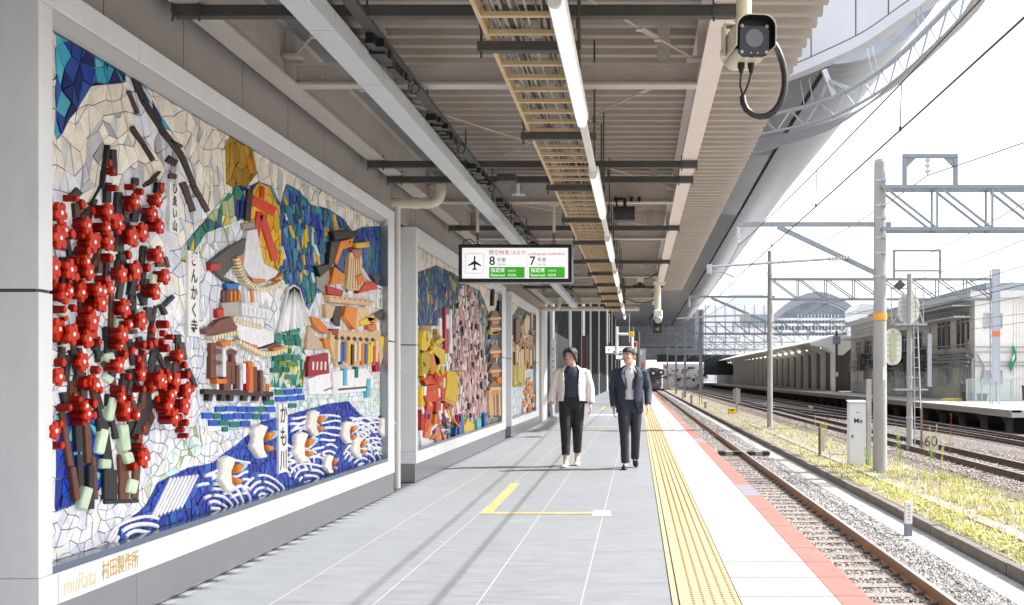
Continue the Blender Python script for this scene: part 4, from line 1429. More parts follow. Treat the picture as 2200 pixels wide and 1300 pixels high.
relief(bay2, "cherry_shard", it, sub=None)
B2 = lambda p: (880 + p[0] / 2.652, 480 + p[1] / 2.652)
YE, YD, RO = (.62, .45, .02), (.46, .33, .02), (.56, .05, .015)
it = [(YE, .09, [(40, 615), (85, 605), (92, 690), (60, 730), (40, 720)]), (YD, .09, [(40, 740), (100, 720), (90, 820), (60, 880), (40, 870)]), (YE, .10, [(95, 690), (150, 650), (175, 660), (130, 700), (170, 720), (180, 800), (120, 810)]), (YE, .11, [(185, 840), (275, 850), (240, 890), (250, 940), (225, 1040), (170, 1010), (180, 920)]),
      ((.62, .22, .02), .1, [(90, 720), (140, 770), (150, 830), (90, 860)]), (RO, .09, [(75, 870), (190, 850), (195, 905), (60, 920)]), (RO, .09, [(60, 930), (180, 900), (185, 960), (50, 990)]), (RO, .1, [(60, 960), (190, 960), (180, 1010), (70, 1020)]),
      (RO, .09, bar((90, 1020), (70, 1220), 34)), (RO, .09, bar((140, 1020), (130, 1200), 26)), ((.62, .14, .01), .1, bar((128, 1160), (135, 1250), 26)), ((.62, .14, .01), .1, bar((75, 1150), (68, 1220), 26)), (RO, .08, bar((185, 1050), (185, 1130), 30)), (YE, .08, [(40, 930), (75, 935), (60, 1040), (40, 1040)]), ((.4, .02, .02), .08, bar((50, 1060), (50, 1180), 20)),
      ((.02, .06, .3), .07, bar((58, 1130), (58, 1160), 20)), ((.66, .48, .03), .1, [(285, 1150), (310, 1120), (345, 1145), (340, 1190), (285, 1195)]), ((.02, .1, .4), .09, bar((268, 1090), (270, 1210), 24)), ((.02, .1, .4), .09, bar((410, 1080), (412, 1160), 14)), ((.5, .03, .03), .09, bar((258, 1090), (262, 1130), 14)), ((.1, .45, .42), .08, bar((375, 1110), (378, 1180), 24)),
      ((.38, .03, .05), .07, bar((192, 480), (192, 740), 22)), ((.7, .6, .6), .08, bar((195, 520), (196, 600), 18)), ((.78, .78, .8), .06, bar((220, 490), (222, 740), 8)), ((.78, .78, .8), .06, bar((160, 540), (160, 640), 14)),
      ((.78, .79, .82), .06, [(40, 1180), (200, 1170), (215, 1220), (50, 1290)])]
relief(bay2, "yellow_and_red_shrine", it, B2)
it = []
for k in range(98):
    x, y_ = rg.uniform(42, 250), rg.uniform(600, 1200)
    if x > 150 and y_ < 820:
        continue
    pal = [(.66, .48, .03), (.50, .36, .02), (.70, .56, .10), (.30, .16, .02), (.62, .25, .02)] if y_ < 850 else ([(.56, .05, .015), (.62, .16, .01), (.36, .02, .015), (.8, .78, .74), (.66, .48, .03)] if y_ < 1060 else [(.56, .05, .015), (.62, .18, .01), (.8, .8, .8), (.02, .08, .35), (.1, .08, .07)])
    a = rg.gauss(0, .5)
    L_ = rg.uniform(18, 60)
    it.append((rg.choice(pal), rg.uniform(.09, .125), bar((x, y_), (x + L_ * math.sin(a), y_ + L_ * math.cos(a)), rg.uniform(5, 12))))
relief(bay2, "shrine_shard", it, B2, sub=None)
it = []
for k, (v, w) in enumerate(((500, 60), (560, 70), (690, 70), (800, 72), (900, 76))):
    it += [(rg.choice([(.18, .09, .05), (.25, .14, .08)]), .08, [(470 - w / 2, v + 40), (455, v), (485, v), (470 + w / 2, v + 35), (470 + w / 3, v + 55), (470 - w / 3, v + 58)]), (TAN, .10, bar((440, v + 44), (500, v + 40), 16)), ((.60, .22, .03), .10, bar((450, v + 66), (490, v + 60), 18)), ((.10, .05, .03), .07, bar((460, v + 60), (460, v + 100), 34))]
for k in range(9):
    it.append((rg.choice([TAN, (.5, .2, .05), (.18, .09, .05), (.6, .36, .16)]), .09, bar((436 + k * 8, 950), (440 + k * 8, 1095), 8)))
it += [((.02, .02, .02), .08, bar((462, 340), (460, 470), 12)), ((.02, .02, .02), .08, bar((498, 440), (498, 520), 10)), ((.62, .50, .08), .1, bar((440, 620), (485, 615), 26)), ((.62, .16, .02), .11, bar((480, 900), (505, 890), 36))]
relief(bay2, "tall_pagoda", it, B2)

# ---- third bay
bay3 = mural_bay("farthest mosaic mural bay with an orange and brown castle scene", 23.2, 29.6, .10, .75, [25.8, 28.4])
rg3 = [([(1098, 680), (1115, 655), (1145, 665), (1156, 690), (1156, 720), (1098, 720)], [(.10, .12, .14), (.16, .2, .18), (.3, .28, .2), (.08, .1, .1)]),
       ([(1098, 730), (1152, 720), (1152, 790), (1098, 800)], [(.55, .3, .08), (.42, .14, .04), (.62, .5, .28), (.7, .62, .5), (.3, .2, .05)]),
       ([(1098, 790), (1122, 790), (1120, 830), (1098, 832)], [(.45, .36, .04), (.6, .46, .1), (.36, .25, .05)])]
mosaic(bay3, 23.301, 28.85, .421, 2.985, [([MM(*p) for p in pol], pal) for pol, pal in rg3], lambda y, z: W1 if z > 2.0 else AQUA + W2, lambda z: (.2, .11, 0), 13)
B3 = lambda p: (880 + p[0] / 2.652, 480 + p[1] / 2.652)
it = [((.12, .06, .04), .1, [(588, 545), (605, 540), (622, 640), (600, 680), (588, 670)]), (OR, .1, [(615, 580), (632, 575), (630, 650), (612, 680)]), ((.62, .52, .34), .1, [(636, 560), (650, 520), (668, 530), (668, 600), (650, 640), (636, 600)]), ((.16, .1, .07), .1, [(670, 605), (706, 608), (690, 640)]), ((.45, .28, .16), .08, bar((685, 490), (687, 600), 10)), ((.3, .12, .05), .1, bar((600, 690), (700, 700), 14))]
for k in range(26):
    it.append((rg.choice([(.6, .45, .2), (.46, .16, .04), (.62, .52, .3), (.14, .07, .04), (.5, .36, .05), (.7, .64, .52)]), rg.uniform(.05, .1), bar((590 + k * 4.4, rg.uniform(690, 740)), (590 + k * 4.4, rg.uniform(770, 830)), 4.5)))
for k in range(12):
    it.append((rg.choice([(.45, .36, .04), (.6, .5, .2)]), rg.uniform(.05, .1), bar((588 + k * 4.6, 810), (588 + k * 4.6, rg.uniform(890, 930)), 4.5)))
for k in range(90):
    t_ = rg.random()
    v = 870 + 200 * t_
    u = 670 + rg.uniform(-1, 1) * (12 + 36 * t_)
    it.append((rg.choice([OR, (.5, .14, .03), (.62, .45, .28), (.2, .1, .06), (.72, .66, .56), (.6, .3, .1)]), rg.uniform(.04, .1), bar((u, v), (u + rg.uniform(-8, 8), v + rg.uniform(10, 26)), rg.uniform(5, 10))))
relief(bay3, "orange_castle", it, B3)
# ================================================================ hanging sign, security cameras
def hanging_sign(label, Y, u0, v0, u1, v1, faces, rods_top, group="hanging train signs"):
    a, b = P(u0, v0, Y), P(u1, v1, Y)
    x0, x1, z0, z1 = a.x, b.x, b.z, a.z
    w, h = x1 - x0, z1 - z0
    t = thing("hanging_sign", label, "sign", ((x0 + x1) / 2, Y, z0), group)
    mb = MB()
    fr = .045 * w / 1.46
    mb.box(x0, x1, Y, Y + .16, z0, z0 + fr)
    mb.box(x0, x1, Y, Y + .16, z1 - fr, z1)
    mb.box(x0, x0 + fr, Y + .001, Y + .159, z0 + fr, z1 - fr)
    mb.box(x1 - fr, x1, Y + .001, Y + .159, z0 + fr, z1 - fr)
    mb.build("sign_frame", BLACK, t, bevel=.004)
    mb = MB()
    mb.box(x1 + .0005, x1 + .012, Y + .02, Y + .14, z0 - .006, z1 + .004)
    mb.box(x0, x1, Y + .02, Y + .14, z0 - .012, z0 - .0005)
    mb.build("side_trim", GALV, t)
    mb = MB()
    mb.box(x0 + fr, x1 - fr, Y + .012, Y + .148, z0 + fr, z1 - fr)
    face = mb.build("sign_face", mat("backlit_white_face", (.93, .93, .95), .3, var=0, emit=.30), t)
    faces(face, x0 + fr, x1 - fr, z0 + fr, z1 - fr, Y + .0105)
    mb = MB()
    for f in (.16, .84):
        x = x0 + w * f
        mb.cyl((x, Y + .08, z1 + .16), (x, Y + .08, rods_top), .021, n=8)
        mb.box(x - .05, x + .05, Y + .03, Y + .13, rods_top - .015, rods_top)
    mb.build("hanger_tube", CREAM, t)
    mb = MB()
    for f in (.16, .84):
        x = x0 + w * f
        for k in range(4):
            q = Vector((x, Y + .08, z1 + .02 + .04 * k))
            pts = [(q.x + (.017 * math.cos(j * .785) if k % 2 else 0), q.y + (0 if k % 2 else .017 * math.cos(j * .785)), q.z + .026 * math.sin(j * .785)) for j in range(9)]
            mb.tube(pts, .006, 5)
        mb.box(x - .04, x + .04, Y + .05, Y + .11, z1, z1 + .012)
    if w > 1:
        mb.tube([(x0 + .04, Y + .08, z1), (x0 + .06, Y + .08, z1 + .06), (x0 + .14, Y + .08, z1 + .075), (x0 + .2, Y + .08, z1 + .03)], .008, 5)
    mb.build("chain_link", DARK_STEEL, t)
    return t


SRED = mat("sign_red", (.50, .012, .03), .5, var=0, emit=.05)
SGRN = mat("sign_green", (.06, .50, .02), .4, var=0, emit=.15)
SBLK = mat("sign_black", (.02, .02, .025), .4, var=0)
SWHT = mat("sign_white_lettering", (.95, .95, .95), .4, var=0, emit=.3)
SBLU = mat("sign_blue", (.25, .33, .6), .4, var=0)


def plane_poly(cx, cz, s):
    half = [(0, .50), (.045, .45), (.05, .14), (.42, -.10), (.42, -.19), (.06, -.06), (.045, -.30), (.15, -.40), (.15, -.46), (0, -.42)]
    pts = half + [(-x, z) for x, z in half[::-1][1:-1]]
    return [(cx + x * s, cz + z * s) for x, z in pts]


def face_main(face, x0, x1, z0, z1, Y):
    w, h = x1 - x0, z1 - z0
    X = lambda t: x0 + w * t
    Z = lambda t: z1 - h * t
    ex, ez = (1, 0, 0), (0, 0, 1)
    mb = MB()
    mb.add([(x, Y, z) for x, z in plane_poly(X(.118), Z(.50), h * .50)], [tuple(range(18))])
    mb.build("airplane_symbol", SBLK, face)
    mb = MB()
    # rounded outline
    c0, c1, d0, d1, rr_ = X(.030), X(.206), Z(.83), Z(.18), .03
    ring = []
    for cx, cz, a in ((c1 - rr_, d1 - rr_, 0), (c0 + rr_, d1 - rr_, 90), (c0 + rr_, d0 + rr_, 180), (c1 - rr_, d0 + rr_, 270)):
        for k in range(5):
            q = R(a + k * 22.5)
            ring.append((cx + rr_ * math.cos(q), cz + rr_ * math.sin(q)))
    n_ = len(ring)
    cx, cz = (c0 + c1) / 2, (d0 + d1) / 2
    inn = [(cx + (x - cx) * .975, cz + (z - cz) * .975) for x, z in ring]
    mb.add([(x, Y, z) for x, z in ring + inn], [(i, (i + 1) % n_, n_ + (i + 1) % n_, n_ + i) for i in range(n_)])
    mb.build("symbol_outline", SBLK, face)
    mb = MB()
    for t_, d in ((.255, "8"), (.635, "7")):
        put_text(mb, d, h * .40, (X(t_ + .028), Y, Z(.435)), ex, ez, bold=.002)
        put_text(mb, "号車", h * .155, (X(t_ + .115), Y, Z(.40)), ex, ez)
        put_text(mb, "Car No.", h * .10, (X(t_ + .118), Y, Z(.535)), ex, ez, fit=w * .085)
    mb.build("black_lettering", SBLK, face)
    MB().box(X(.612), X(.612) + .003, Y - .0005, Y + .0005, Z(.94), Z(.30)).build("divider_line", SBLK, face)
    mb = MB()
    put_text(mb, "関空特急", h * .165, (X(.35), Y, Z(.16)), ex, ez, fit=w * .19)
    put_text(mb, "はるか", h * .165, (X(.532), Y, Z(.16)), ex, ez, fit=w * .135)
    put_text(mb, "Ltd.Express HARUKA", h * .12, (X(.792), Y, Z(.20)), ex, ez, fit=w * .345)
    mb.build("red_lettering", SRED, face)
    mb = MB()
    for a, b in ((.255, .59), (.632, .968)):
        mb.box(X(a), X(b), Y - .0006, Y + .0006, Z(.975), Z(.62))
    mb.build("green_field", SGRN, face)
    for a in (.255, .632):
        mb = MB()
        Yf = Y - .0016
        put_text(mb, "指定席", h * .155, (X(a + .082), Yf, Z(.735)), ex, ez, bold=.0005, fit=w * .13)
        put_text(mb, "Reserved", h * .115, (X(a + .082), Yf, Z(.888)), ex, ez, bold=.0003, fit=w * .13)
        put_text(mb, "지정석", h * .085, (X(a + .215), Yf, Z(.755)), ex, ez, fit=w * .075)
        put_text(mb, "指定座", h * .085, (X(a + .215), Yf, Z(.888)), ex, ez, fit=w * .08)
        mb.build("white_lettering", SWHT, face)


def face_far(face, x0, x1, z0, z1, Y):
    w, h = x1 - x0, z1 - z0
    mb = MB()
    mb.add([(x, Y, z) for x, z in plane_poly(x0 + .12 * w, (z0 + z1) / 2, h * .5)], [tuple(range(18))])
    mb.build("airplane_symbol", SBLK, face)
    mb = MB()
    for a, b in ((.27, .58), (.64, .96)):
        mb.box(x0 + a * w, x0 + b * w, Y - .001, Y + .001, z0 + .06 * h, z0 + .36 * h)
    mb.build("blue_field", SBLU, face)
    mb = MB()
    mb.box(x0 + .27 * w, x0 + .9 * w, Y - .001, Y + .001, z0 + .78 * h, z0 + .84 * h)
    mb.build("red_line", SRED, face)


hanging_sign("white and green backlit train sign with an airplane symbol, hanging before the second mural", 13.7, 985, 525, 1228, 606, face_main, 3.55)
hanging_sign("small white sign with a blue band hanging far off between the two heads", 55, 1299, 742, 1362, 761, face_far, 4.6)
hanging_sign("smallest white sign hanging lower, just left of the man's head", 70, 1322, 762, 1368, 773, face_far, 4.6)

# ---- nearest security camera, over the platform edge
t = thing("security_camera", "big cream security camera with black front and looping black cable", "security camera", (.385, 3.75, 2.4), "security cameras")
CC = Vector((.383, 3.55, 2.435))
CAMC = mat("ivory_camera_paint", (.70, .65, .50), .4, var=.06, dirt=.2, dcol=(.42, .36, .24), dscale=8)
# local frame: n points out of the lens, tilted down and a little left
nv = Vector((.10, -.98, -.07)).normalized()
rv = Vector((0, 0, 1)).cross(-nv).normalized() * -1
rv = nv.cross(Vector((0, 0, 1))).normalized() * -1
uv_ = nv.cross(rv).normalized()
if uv_.z < 0:
    uv_ = -uv_
if rv.x < 0:
    rv = -rv
rv = (rv + Vector((0, 0, .01))).normalized()


def CL(a, b, c):
    return CC + (rv * a + uv_ * b + nv * c) * .88


def rrect(w, h, r, n=6, c=0.0, ox=0, oy=0):
    pts = []
    for sx, sy, a0 in ((1, 1, 0), (-1, 1, 90), (-1, -1, 180), (1, -1, 270)):
        for k in range(n):
            a = R(a0 + 90 * k / (n - 1))
            pts.append(CL(ox + sx * (w / 2 - r) + r * math.cos(a), oy + sy * (h / 2 - r) + r * math.sin(a), c))
    return pts


mb = MB()
mb.prism(rrect(.118, .118, .032, c=0), nv * -.215)
mb.build("camera_body", CAMC, t, smooth=40, bevel=.004)
mb = MB()
ho, hi = [], []
oy = .014
for w, lst in ((.152, ho), (.144, hi)):
    h = w - .012
    pr = []
    pr.append((-w / 2, -.045))
    for sx, a0 in ((-1, 180), (1, 90)):
        for k in range(7):
            a = R(a0 - 90 * k / 6)
            pr.append((sx * (w / 2 - .045) + .045 * math.cos(a), h / 2 - .045 + .045 * math.sin(a)))
    pr.append((w / 2, -.045))
    lst += pr
n_ = len(ho)
for c0, c1 in ((.075, -.22),):
    vs = [CL(a, b + oy, c0) for a, b in ho] + [CL(a, b + oy, c1) for a, b in ho] + [CL(a, b + oy, c0) for a, b in hi] + [CL(a, b + oy, c1) for a, b in hi]
    fs = []
    for i in range(n_ - 1):
        fs += [(i, i + 1, n_ + i + 1, n_ + i), (2 * n_ + i, 3 * n_ + i, 3 * n_ + i + 1, 2 * n_ + i + 1), (i, 2 * n_ + i, 2 * n_ + i + 1, i + 1), (n_ + i, n_ + i + 1, 3 * n_ + i + 1, 3 * n_ + i)]
    fs += [(0, n_, 3 * n_, 2 * n_), (n_ - 1, 3 * n_ - 1, 4 * n_ - 1, 2 * n_ - 1)]
    mb.add(vs, fs)
mb.build("sun_shield", CAMC, t, smooth=40)
mb = MB()
hh = [(a * .985, b) for a, b in hi]
mb.prism([CL(a, b + oy, .012) for a, b in hh], nv * -.02)
n_ = len(hi)
ins = [(a * .975, b * .985) for a, b in hi]
mb.add([CL(a, b + oy, .074) for a, b in ins] + [CL(a, b + oy, -.02) for a, b in ins], [(i, n_ + i, n_ + i + 1, i + 1) for i in range(n_ - 1)])
mb.build("shield_lining", BLACK, t)
mb = MB()
mb.prism(rrect(.118, .116, .026, c=.014, oy=-.006), nv * .021)
face_ = mb.build("front_plate", mat("glossy_black_glass", (.012, .014, .02), .12, var=.05), t, bevel=.003)
mb = MB()
ringp = [CL(.034 * math.cos(k * math.pi / 16), .003 + .034 * math.sin(k * math.pi / 16), .0385) for k in range(32)]
mb.prism(ringp, nv * .0012)
mb.build("lens", mat("hazy_lens", (.17, .18, .20), .15, var=.05), t)
mb = MB()
for a, b, r in ((-.047, .047, .006), (.047, .047, .006), (-.047, -.048, .006), (.047, -.048, .006), (-.012, -.051, .003), (.013, -.051, .003)):
    mb.cyl(CL(a, b, .038), CL(a, b, .0405), r, n=10)
mb.build("screw", PALE_STEEL, t)
mb = MB()
for a in (-.022, .018):
    p = CL(a, -.059, -.10)
    mb.cyl(p, p + Vector((0, 0, -.018)), .0125, n=10)
    mb.cyl(p + Vector((0, 0, -.018)), p + Vector((0, 0, -.034)), .010, .007, n=10)
mb.build("cable_gland", BLACK, t, smooth=50)
ga, gb = CL(-.022, -.059, -.10) + Vector((0, 0, -.034)), CL(.018, -.059, -.10) + Vector((0, 0, -.034))
jn = P(1596, 208, 3.63)
mb = MB()
mb.tube([ga, ga.lerp(jn, .5) + Vector((-.006, 0, 0)), jn], .0042, 7)
mb.tube([gb, gb.lerp(jn, .5) + Vector((.004, 0, 0)), jn], .005, 7, col=(.45, .44, .4))
loop = []
for u, v in ((1596, 208), (1597, 222), (1604, 236), (1617, 246), (1632, 251), (1648, 249), (1662, 240), (1674, 226), (1682, 206), (1686, 184), (1686, 160), (1681, 134), (1673, 112), (1664, 96), (1655, 84)):
    loop.append(P(u, v, 3.62))
loop[0] = jn
mb.tube(loop, .0115, 10)
mb.build("cable_loop", [mat("ribbed_black_conduit", (.03, .03, .032), .35, var=.3, scale=80)], t, smooth=60)
mb = MB()
top = Vector((.372, 3.72, 2.545))
mb.cyl(top + Vector((0, 0, -.03)), (top.x, top.y, 3.40), .027, n=14)
mb.cyl(top + Vector((0, 0, -.045)), top + Vector((0, 0, .02)), .034, n=14)
mb.build("drop_pole", CAMC, t, smooth=50)
mb = MB()
p0, p1 = CL(-.088, .09, -.13), CL(.06, .09, -.13)
mb.beam(p0, p1, .06, .008, up=uv_)
mb.beam(p0, CL(-.088, -.035, -.13), .008, .05, up=nv)
mb.cyl(CL(-.10, -.02, -.13), CL(-.078, -.02, -.13), .012, n=10)
mb.build("yoke_bracket", CAMC, t, bevel=.003)
mb = MB()
mb.box(.31, .53, 3.69, 3.75, 3.40, 3.46)
mb.box(.50, .56, 3.66, 3.78, 3.46, 3.548)
mb.build("roof_clamp", CAMC, t)

# ---- far security camera on a white drop pole
t = thing("security_camera", "small white security camera on a drop pole near the canopy end", "security camera", (.44, 24, 2.4), "security cameras")
mb = MB()
mb.cyl((.45, 24, 2.82), (.45, 24, 3.72), .075, n=12)
mb.box(.35, .62, 23.9, 24.1, 3.40, 3.46)
mb.build("drop_pole", CREAM, t, smooth=50)
mb = MB()
mb.box(.36, .56, 23.85, 24.3, 2.62, 2.82)
mb.build("camera_body", LCASE, t, bevel=.03)
mb = MB()
mb.cyl((.46, 23.85, 2.60), (.46, 23.78, 2.58), .085, .07, n=14)
mb.build("lens", GALV, t)
mb = MB()
mb.tube([(.36, 24, 2.75), (.27, 24, 2.62), (.30, 24, 2.45), (.42, 24, 2.42), (.52, 24, 2.5)], .022, 6)
mb.build("cable_loop", BLACK, t, smooth=60)
t = thing("departure_signal", "black signal box with two round lamps hanging at the canopy end", "signal", (.62, 32, 2.1))
mb = MB()
mb.box(.47, .73, 32, 32.2, 2.62, 3.20)
mb.build("signal_box", BLACK, t, bevel=.01)
mb = MB()
for z in (2.78, 3.03):
    mb.cyl((.60, 31.985, z), (.60, 32.0, z), .07, n=14)
mb.build("signal_lamp", mat("dull_amber_lens", (.42, .38, .32), .3), t)
mb = MB()
for z in (2.78, 3.03):
    pts0 = [(.60 + .085 * math.cos(R(a)), 31.86, z + .085 * math.sin(R(a))) for a in range(-20, 201, 20)]
    pts1 = [(x, 32, z_) for x, y_, z_ in pts0]
    n_ = len(pts0)
    mb.add(pts0 + pts1, [(i, i + 1, n_ + i + 1, n_ + i) for i in range(n_ - 1)])
mb.build("visor", BLACK, t)
MB().cyl((.60, 32.1, 3.2), (.60, 32.1, 3.55), .03, n=8).build("hanger_tube", DARK_STEEL, t)
# ================================================================ people
SKIN = mat("skin", (.56, .36, .27), .5, var=.06, scale=10)


def bake(o, name=None):
    bpy.context.view_layer.update()
    dg = bpy.context.evaluated_depsgraph_get()
    me = bpy.data.meshes.new_from_object(o.evaluated_get(dg))
    o.modifiers.clear()
    old = o.data
    o.data = me
    bpy.data.meshes.remove(old)
    return o


def fuse(o, vox, smooth=4):
    r = o.modifiers.new("fuse", 'REMESH')
    r.mode = 'VOXEL'
    r.voxel_size = vox
    s = o.modifiers.new("soft", 'SMOOTH')
    s.iterations = smooth
    s.factor = .5
    bake(o)
    o.data.polygons.foreach_set("use_smooth", [True] * len(o.data.polygons))
    return o


def ell(c, rx, ry, n=20, a0=0.0, a1=360.0, tilt=0.0, pw=2.4):
    """rounded-rectangular body ring; angle 0 = person's +x, 90 = back (+y), 270 = front (-y)"""
    pts = []
    full = abs(a1 - a0) >= 359
    for k in range(n):
        a = R(a0 + (a1 - a0) * k / (n if full else n - 1))
        ca, sa = math.cos(a), math.sin(a)
        x = rx * math.copysign(abs(ca) ** (2 / pw), ca)
        y = ry * math.copysign(abs(sa) ** (2 / pw), sa)
        pts.append(Vector((c[0] + x, c[1] + y, c[2] + x * tilt)))
    return pts


def spline(pts, n=4):
    out = []
    P_ = [Vector(p) for p in pts]
    for i in range(len(P_) - 1):
        p0, p1, p2, p3 = P_[max(i - 1, 0)], P_[i], P_[i + 1], P_[min(i + 2, len(P_) - 1)]
        for k in range(n):
            t = k / n
            out.append(.5 * ((2 * p1) + (p2 - p0) * t + (2 * p0 - 5 * p1 + 4 * p2 - p3) * t * t + (3 * p1 - p0 - 3 * p2 + p3) * t ** 3))
    out.append(P_[-1])
    return out


def lerp_r(rs, n=4):
    out = []
    for a, b in zip(rs[:-1], rs[1:]):
        out += [a + (b - a) * k / n for k in range(n)]
    return out + [rs[-1]]


def make_person(label, pos, face_dir, J, woman):
    t = thing("person", label, "person", pos)
    O = Vector(pos)
    sc = J["scale"]

    def W(p):
        return O + Vector(p) * sc

    def WP(ps):
        return [W(p) for p in ps]

    hd = Vector(J["head"])
    # ---------- body: one continuous surface (voxel-fused)
    mb = MB()
    yaw = R(face_dir)

    def H(x, y, z):
        """head-local -> person; -y is where the face looks"""
        c, s = math.cos(yaw), math.sin(yaw)
        return W((hd.x + x * c - y * s, hd.y + x * s + y * c, hd.z + z))

    # skull and jaw by horizontal rings (x half width, front y, back y)
    rings = []
    for z, hw, fy, by in ((-.125, .018, -.055, -.02), (-.118, .036, -.078, .0), (-.10, .050, -.088, .02), (-.075, .060, -.090, .05), (-.05, .066, -.092, .075), (-.02, .070, -.092, .090), (.01, .073, -.090, .098), (.04, .075, -.092, .102), (.07, .073, -.086, .098), (.095, .062, -.068, .082), (.112, .042, -.042, .055), (.120, .016, -.012, .022)):
        ring = []
        for k in range(20):
            a = 2 * math.pi * k / 20
            y = math.sin(a)
            yy = (by * y if y > 0 else -fy * y)
            ring.append(H(hw * math.copysign(abs(math.cos(a)) ** .85, math.cos(a)), yy, z))
        rings.append(ring)
    mb.loft(rings)
    # nose, brow, cheeks, lips, chin, ears
    mb.loft([[H(-.007, -.088, .028), H(.007, -.088, .028), H(0, -.098, .028)], [H(-.012, -.085, .0), H(.012, -.085, .0), H(0, -.110, .0)], [H(-.019, -.08, -.022), H(.019, -.08, -.022), H(0, -.118, -.018)], [H(-.013, -.08, -.032), H(.013, -.08, -.032), H(0, -.098, -.031)]])
    for s in (-1, 1):
        mb.tube([H(s * .012, -.088, .036), H(s * .038, -.085, .038), H(s * .056, -.066, .030)], [.007, .008, .006], 8)
        mb.ball(H(s * .040, -.070, -.020), .022 * sc)
        mb.ball(H(s * .077, .012, .0), (.010 * sc, .018 * sc, .032 * sc))
        mb.ball(H(s * .078, .008, -.024), (.008 * sc, .010 * sc, .012 * sc))
    mb.tube([H(-.024, -.086, -.062), H(0, -.096, -.060), H(.024, -.086, -.062)], [.005, .008, .005], 8)
    mb.ball(H(0, -.078, -.105), .017 * sc)
    nk = J["neck"]
    mb.tube(spline([W((nk[0], nk[1] + .02, nk[2] - .10)), W(nk), H(0, .012, -.07)]), lerp_r([.075 * sc, .056 * sc, .054 * sc]), 14)
    # torso
    tr = []
    for z, rx, ry, dy in J["torso"]:
        tr.append(WP(ell((J["lean"](z)[0], J["lean"](z)[1] + dy, z), rx * .9, ry * .9)))
    mb.loft(tr)
    for sd in ("L", "R"):
        sh, el, wr = J["sh" + sd], J["el" + sd], J["wr" + sd]
        mb.tube(spline(WP([sh, el, wr])), lerp_r([.050 * sc, .040 * sc, .026 * sc]), 10)
        hp, kn, an = J["hip" + sd], J["knee" + sd], J["ank" + sd]
        mb.tube(spline(WP([hp, kn, (kn[0] * .6 + an[0] * .4, kn[1] * .6 + an[1] * .4 + .015, kn[2] * .6 + an[2] * .4), an])), lerp_r([.082 * sc, .052 * sc, .050 * sc, .036 * sc]), 12)
        # hand: palm, four bent fingers of different lengths, thumb from the side of the palm
        wv_, d1 = Vector(wr), (Vector(wr) - Vector(el)).normalized()
        d = (d1 + Vector((0, 0, -.5))).normalized()
        fwd = Vector((0, -1, 0))                                   # thumb side faces forward
        fwd = (fwd - d * fwd.dot(d)).normalized()
        side = d.cross(fwd).normalized()
        if side.x * (1 if sd == "L" else -1) > 0:
            side = -side                                           # palm normal, towards the body
        rings = []
        for f, hw, th in ((-.01, .024, .019), (.02, .032, .017), (.05, .040, .015), (.085, .041, .013), (.095, .036, .010)):
            c = wv_ + d * f
            rings.append([W(c + fwd * hw * math.cos(2 * math.pi * k / 10) + side * th * math.sin(2 * math.pi * k / 10)) for k in range(10)])
        mb.loft(rings)
        for q, (off, ln) in enumerate(((.030, .072), (.010, .082), (-.010, .076), (-.029, .060))):
            p0 = wv_ + d * .082 + fwd * off
            b1 = (d + side * .25).normalized()
            b2 = (d * .8 + side * .6).normalized()
            b3 = (d * .5 + side * .85).normalized()
            p1 = p0 + b1 * ln * .45
            p2 = p1 + b2 * ln * .32
            p3 = p2 + b3 * ln * .25
            mb.tube(WP([p0, p1, p2, p3]), [.0088 * sc, .0084 * sc, .0078 * sc, .0062 * sc], 8)
        q0 = wv_ + d * .022 + fwd * .026
        q1 = q0 + (d * .55 + fwd * .8 + side * .2).normalized() * .036
        q2 = q1 + (d * .9 + fwd * .35 + side * .3).normalized() * .030
        mb.tube(WP([q0, q1, q2]), [.013 * sc, .0105 * sc, .008 * sc], 8)
        # bare foot inside the shoe
        mb.tube(WP([an, (an[0], an[1] - .05, an[2] - .04), (an[0], an[1] - .12, .03)]), [.036 * sc, .034 * sc, .025 * sc], 10)
    body = mb.build("body", SKIN, t)
    fuse(body, .0055, 3)
    # ---------- face details
    mb = MB()
    for s in (-1, 1):
        c = H(s * .031, -.0845, .012)
        mb.ball(c, (.012 * sc, .008 * sc, .0065 * sc), 10, 8, 0)
        c2 = H(s * .031, -.0905, .012)
        mb.ball(c2, (.0052 * sc, .0035 * sc, .0055 * sc), 8, 6, 1)
    mb.build("eyes", [FWHT, SBLK], t, smooth=60)
    mb = MB()
    for s in (-1, 1):
        mb.tube([H(s * .014, -.097, .032), H(s * .034, -.095, .038), H(s * .054, -.075, .031)], [.0035, .0042, .002], 6, flat=.7)
    mb.build("eyebrows", mat("dark_hair", (.035, .026, .022), .55, var=.3, scale=40, stretch=(1, 1, .2), bump=.4, bscale=120), t, smooth=60)
    mb = MB()
    mb.tube([H(-.023, -.0915, -.061), H(0, -.1015, -.059), H(.023, -.0915, -.061)], [.0025, .0052, .0025], 6)
    mb.build("lips", mat("lip_skin", (.46, .19, .16), .45), t, smooth=60)
    # ---------- hair: a thick shell, lower at the back and sides
    mb = MB()
    rings = []
    bk = J["hair_back"]
    for z, gw, front in ((.132, .3, 1), (.124, .62, 1), (.105, .90, 1), (.08, 1.06, 1), (.06, 1.13, 1)):
        ring = []
        for k in range(28):
            a = 2 * math.pi * k / 28
            y = math.sin(a)
            wob = 1 + .035 * math.sin(k * 2.9 + z * 60)
            ring.append(H(.080 * gw * math.cos(a) * wob, (.108 if y > 0 else .099) * gw * y * wob, z))
        rings.append(ring)
    low = []
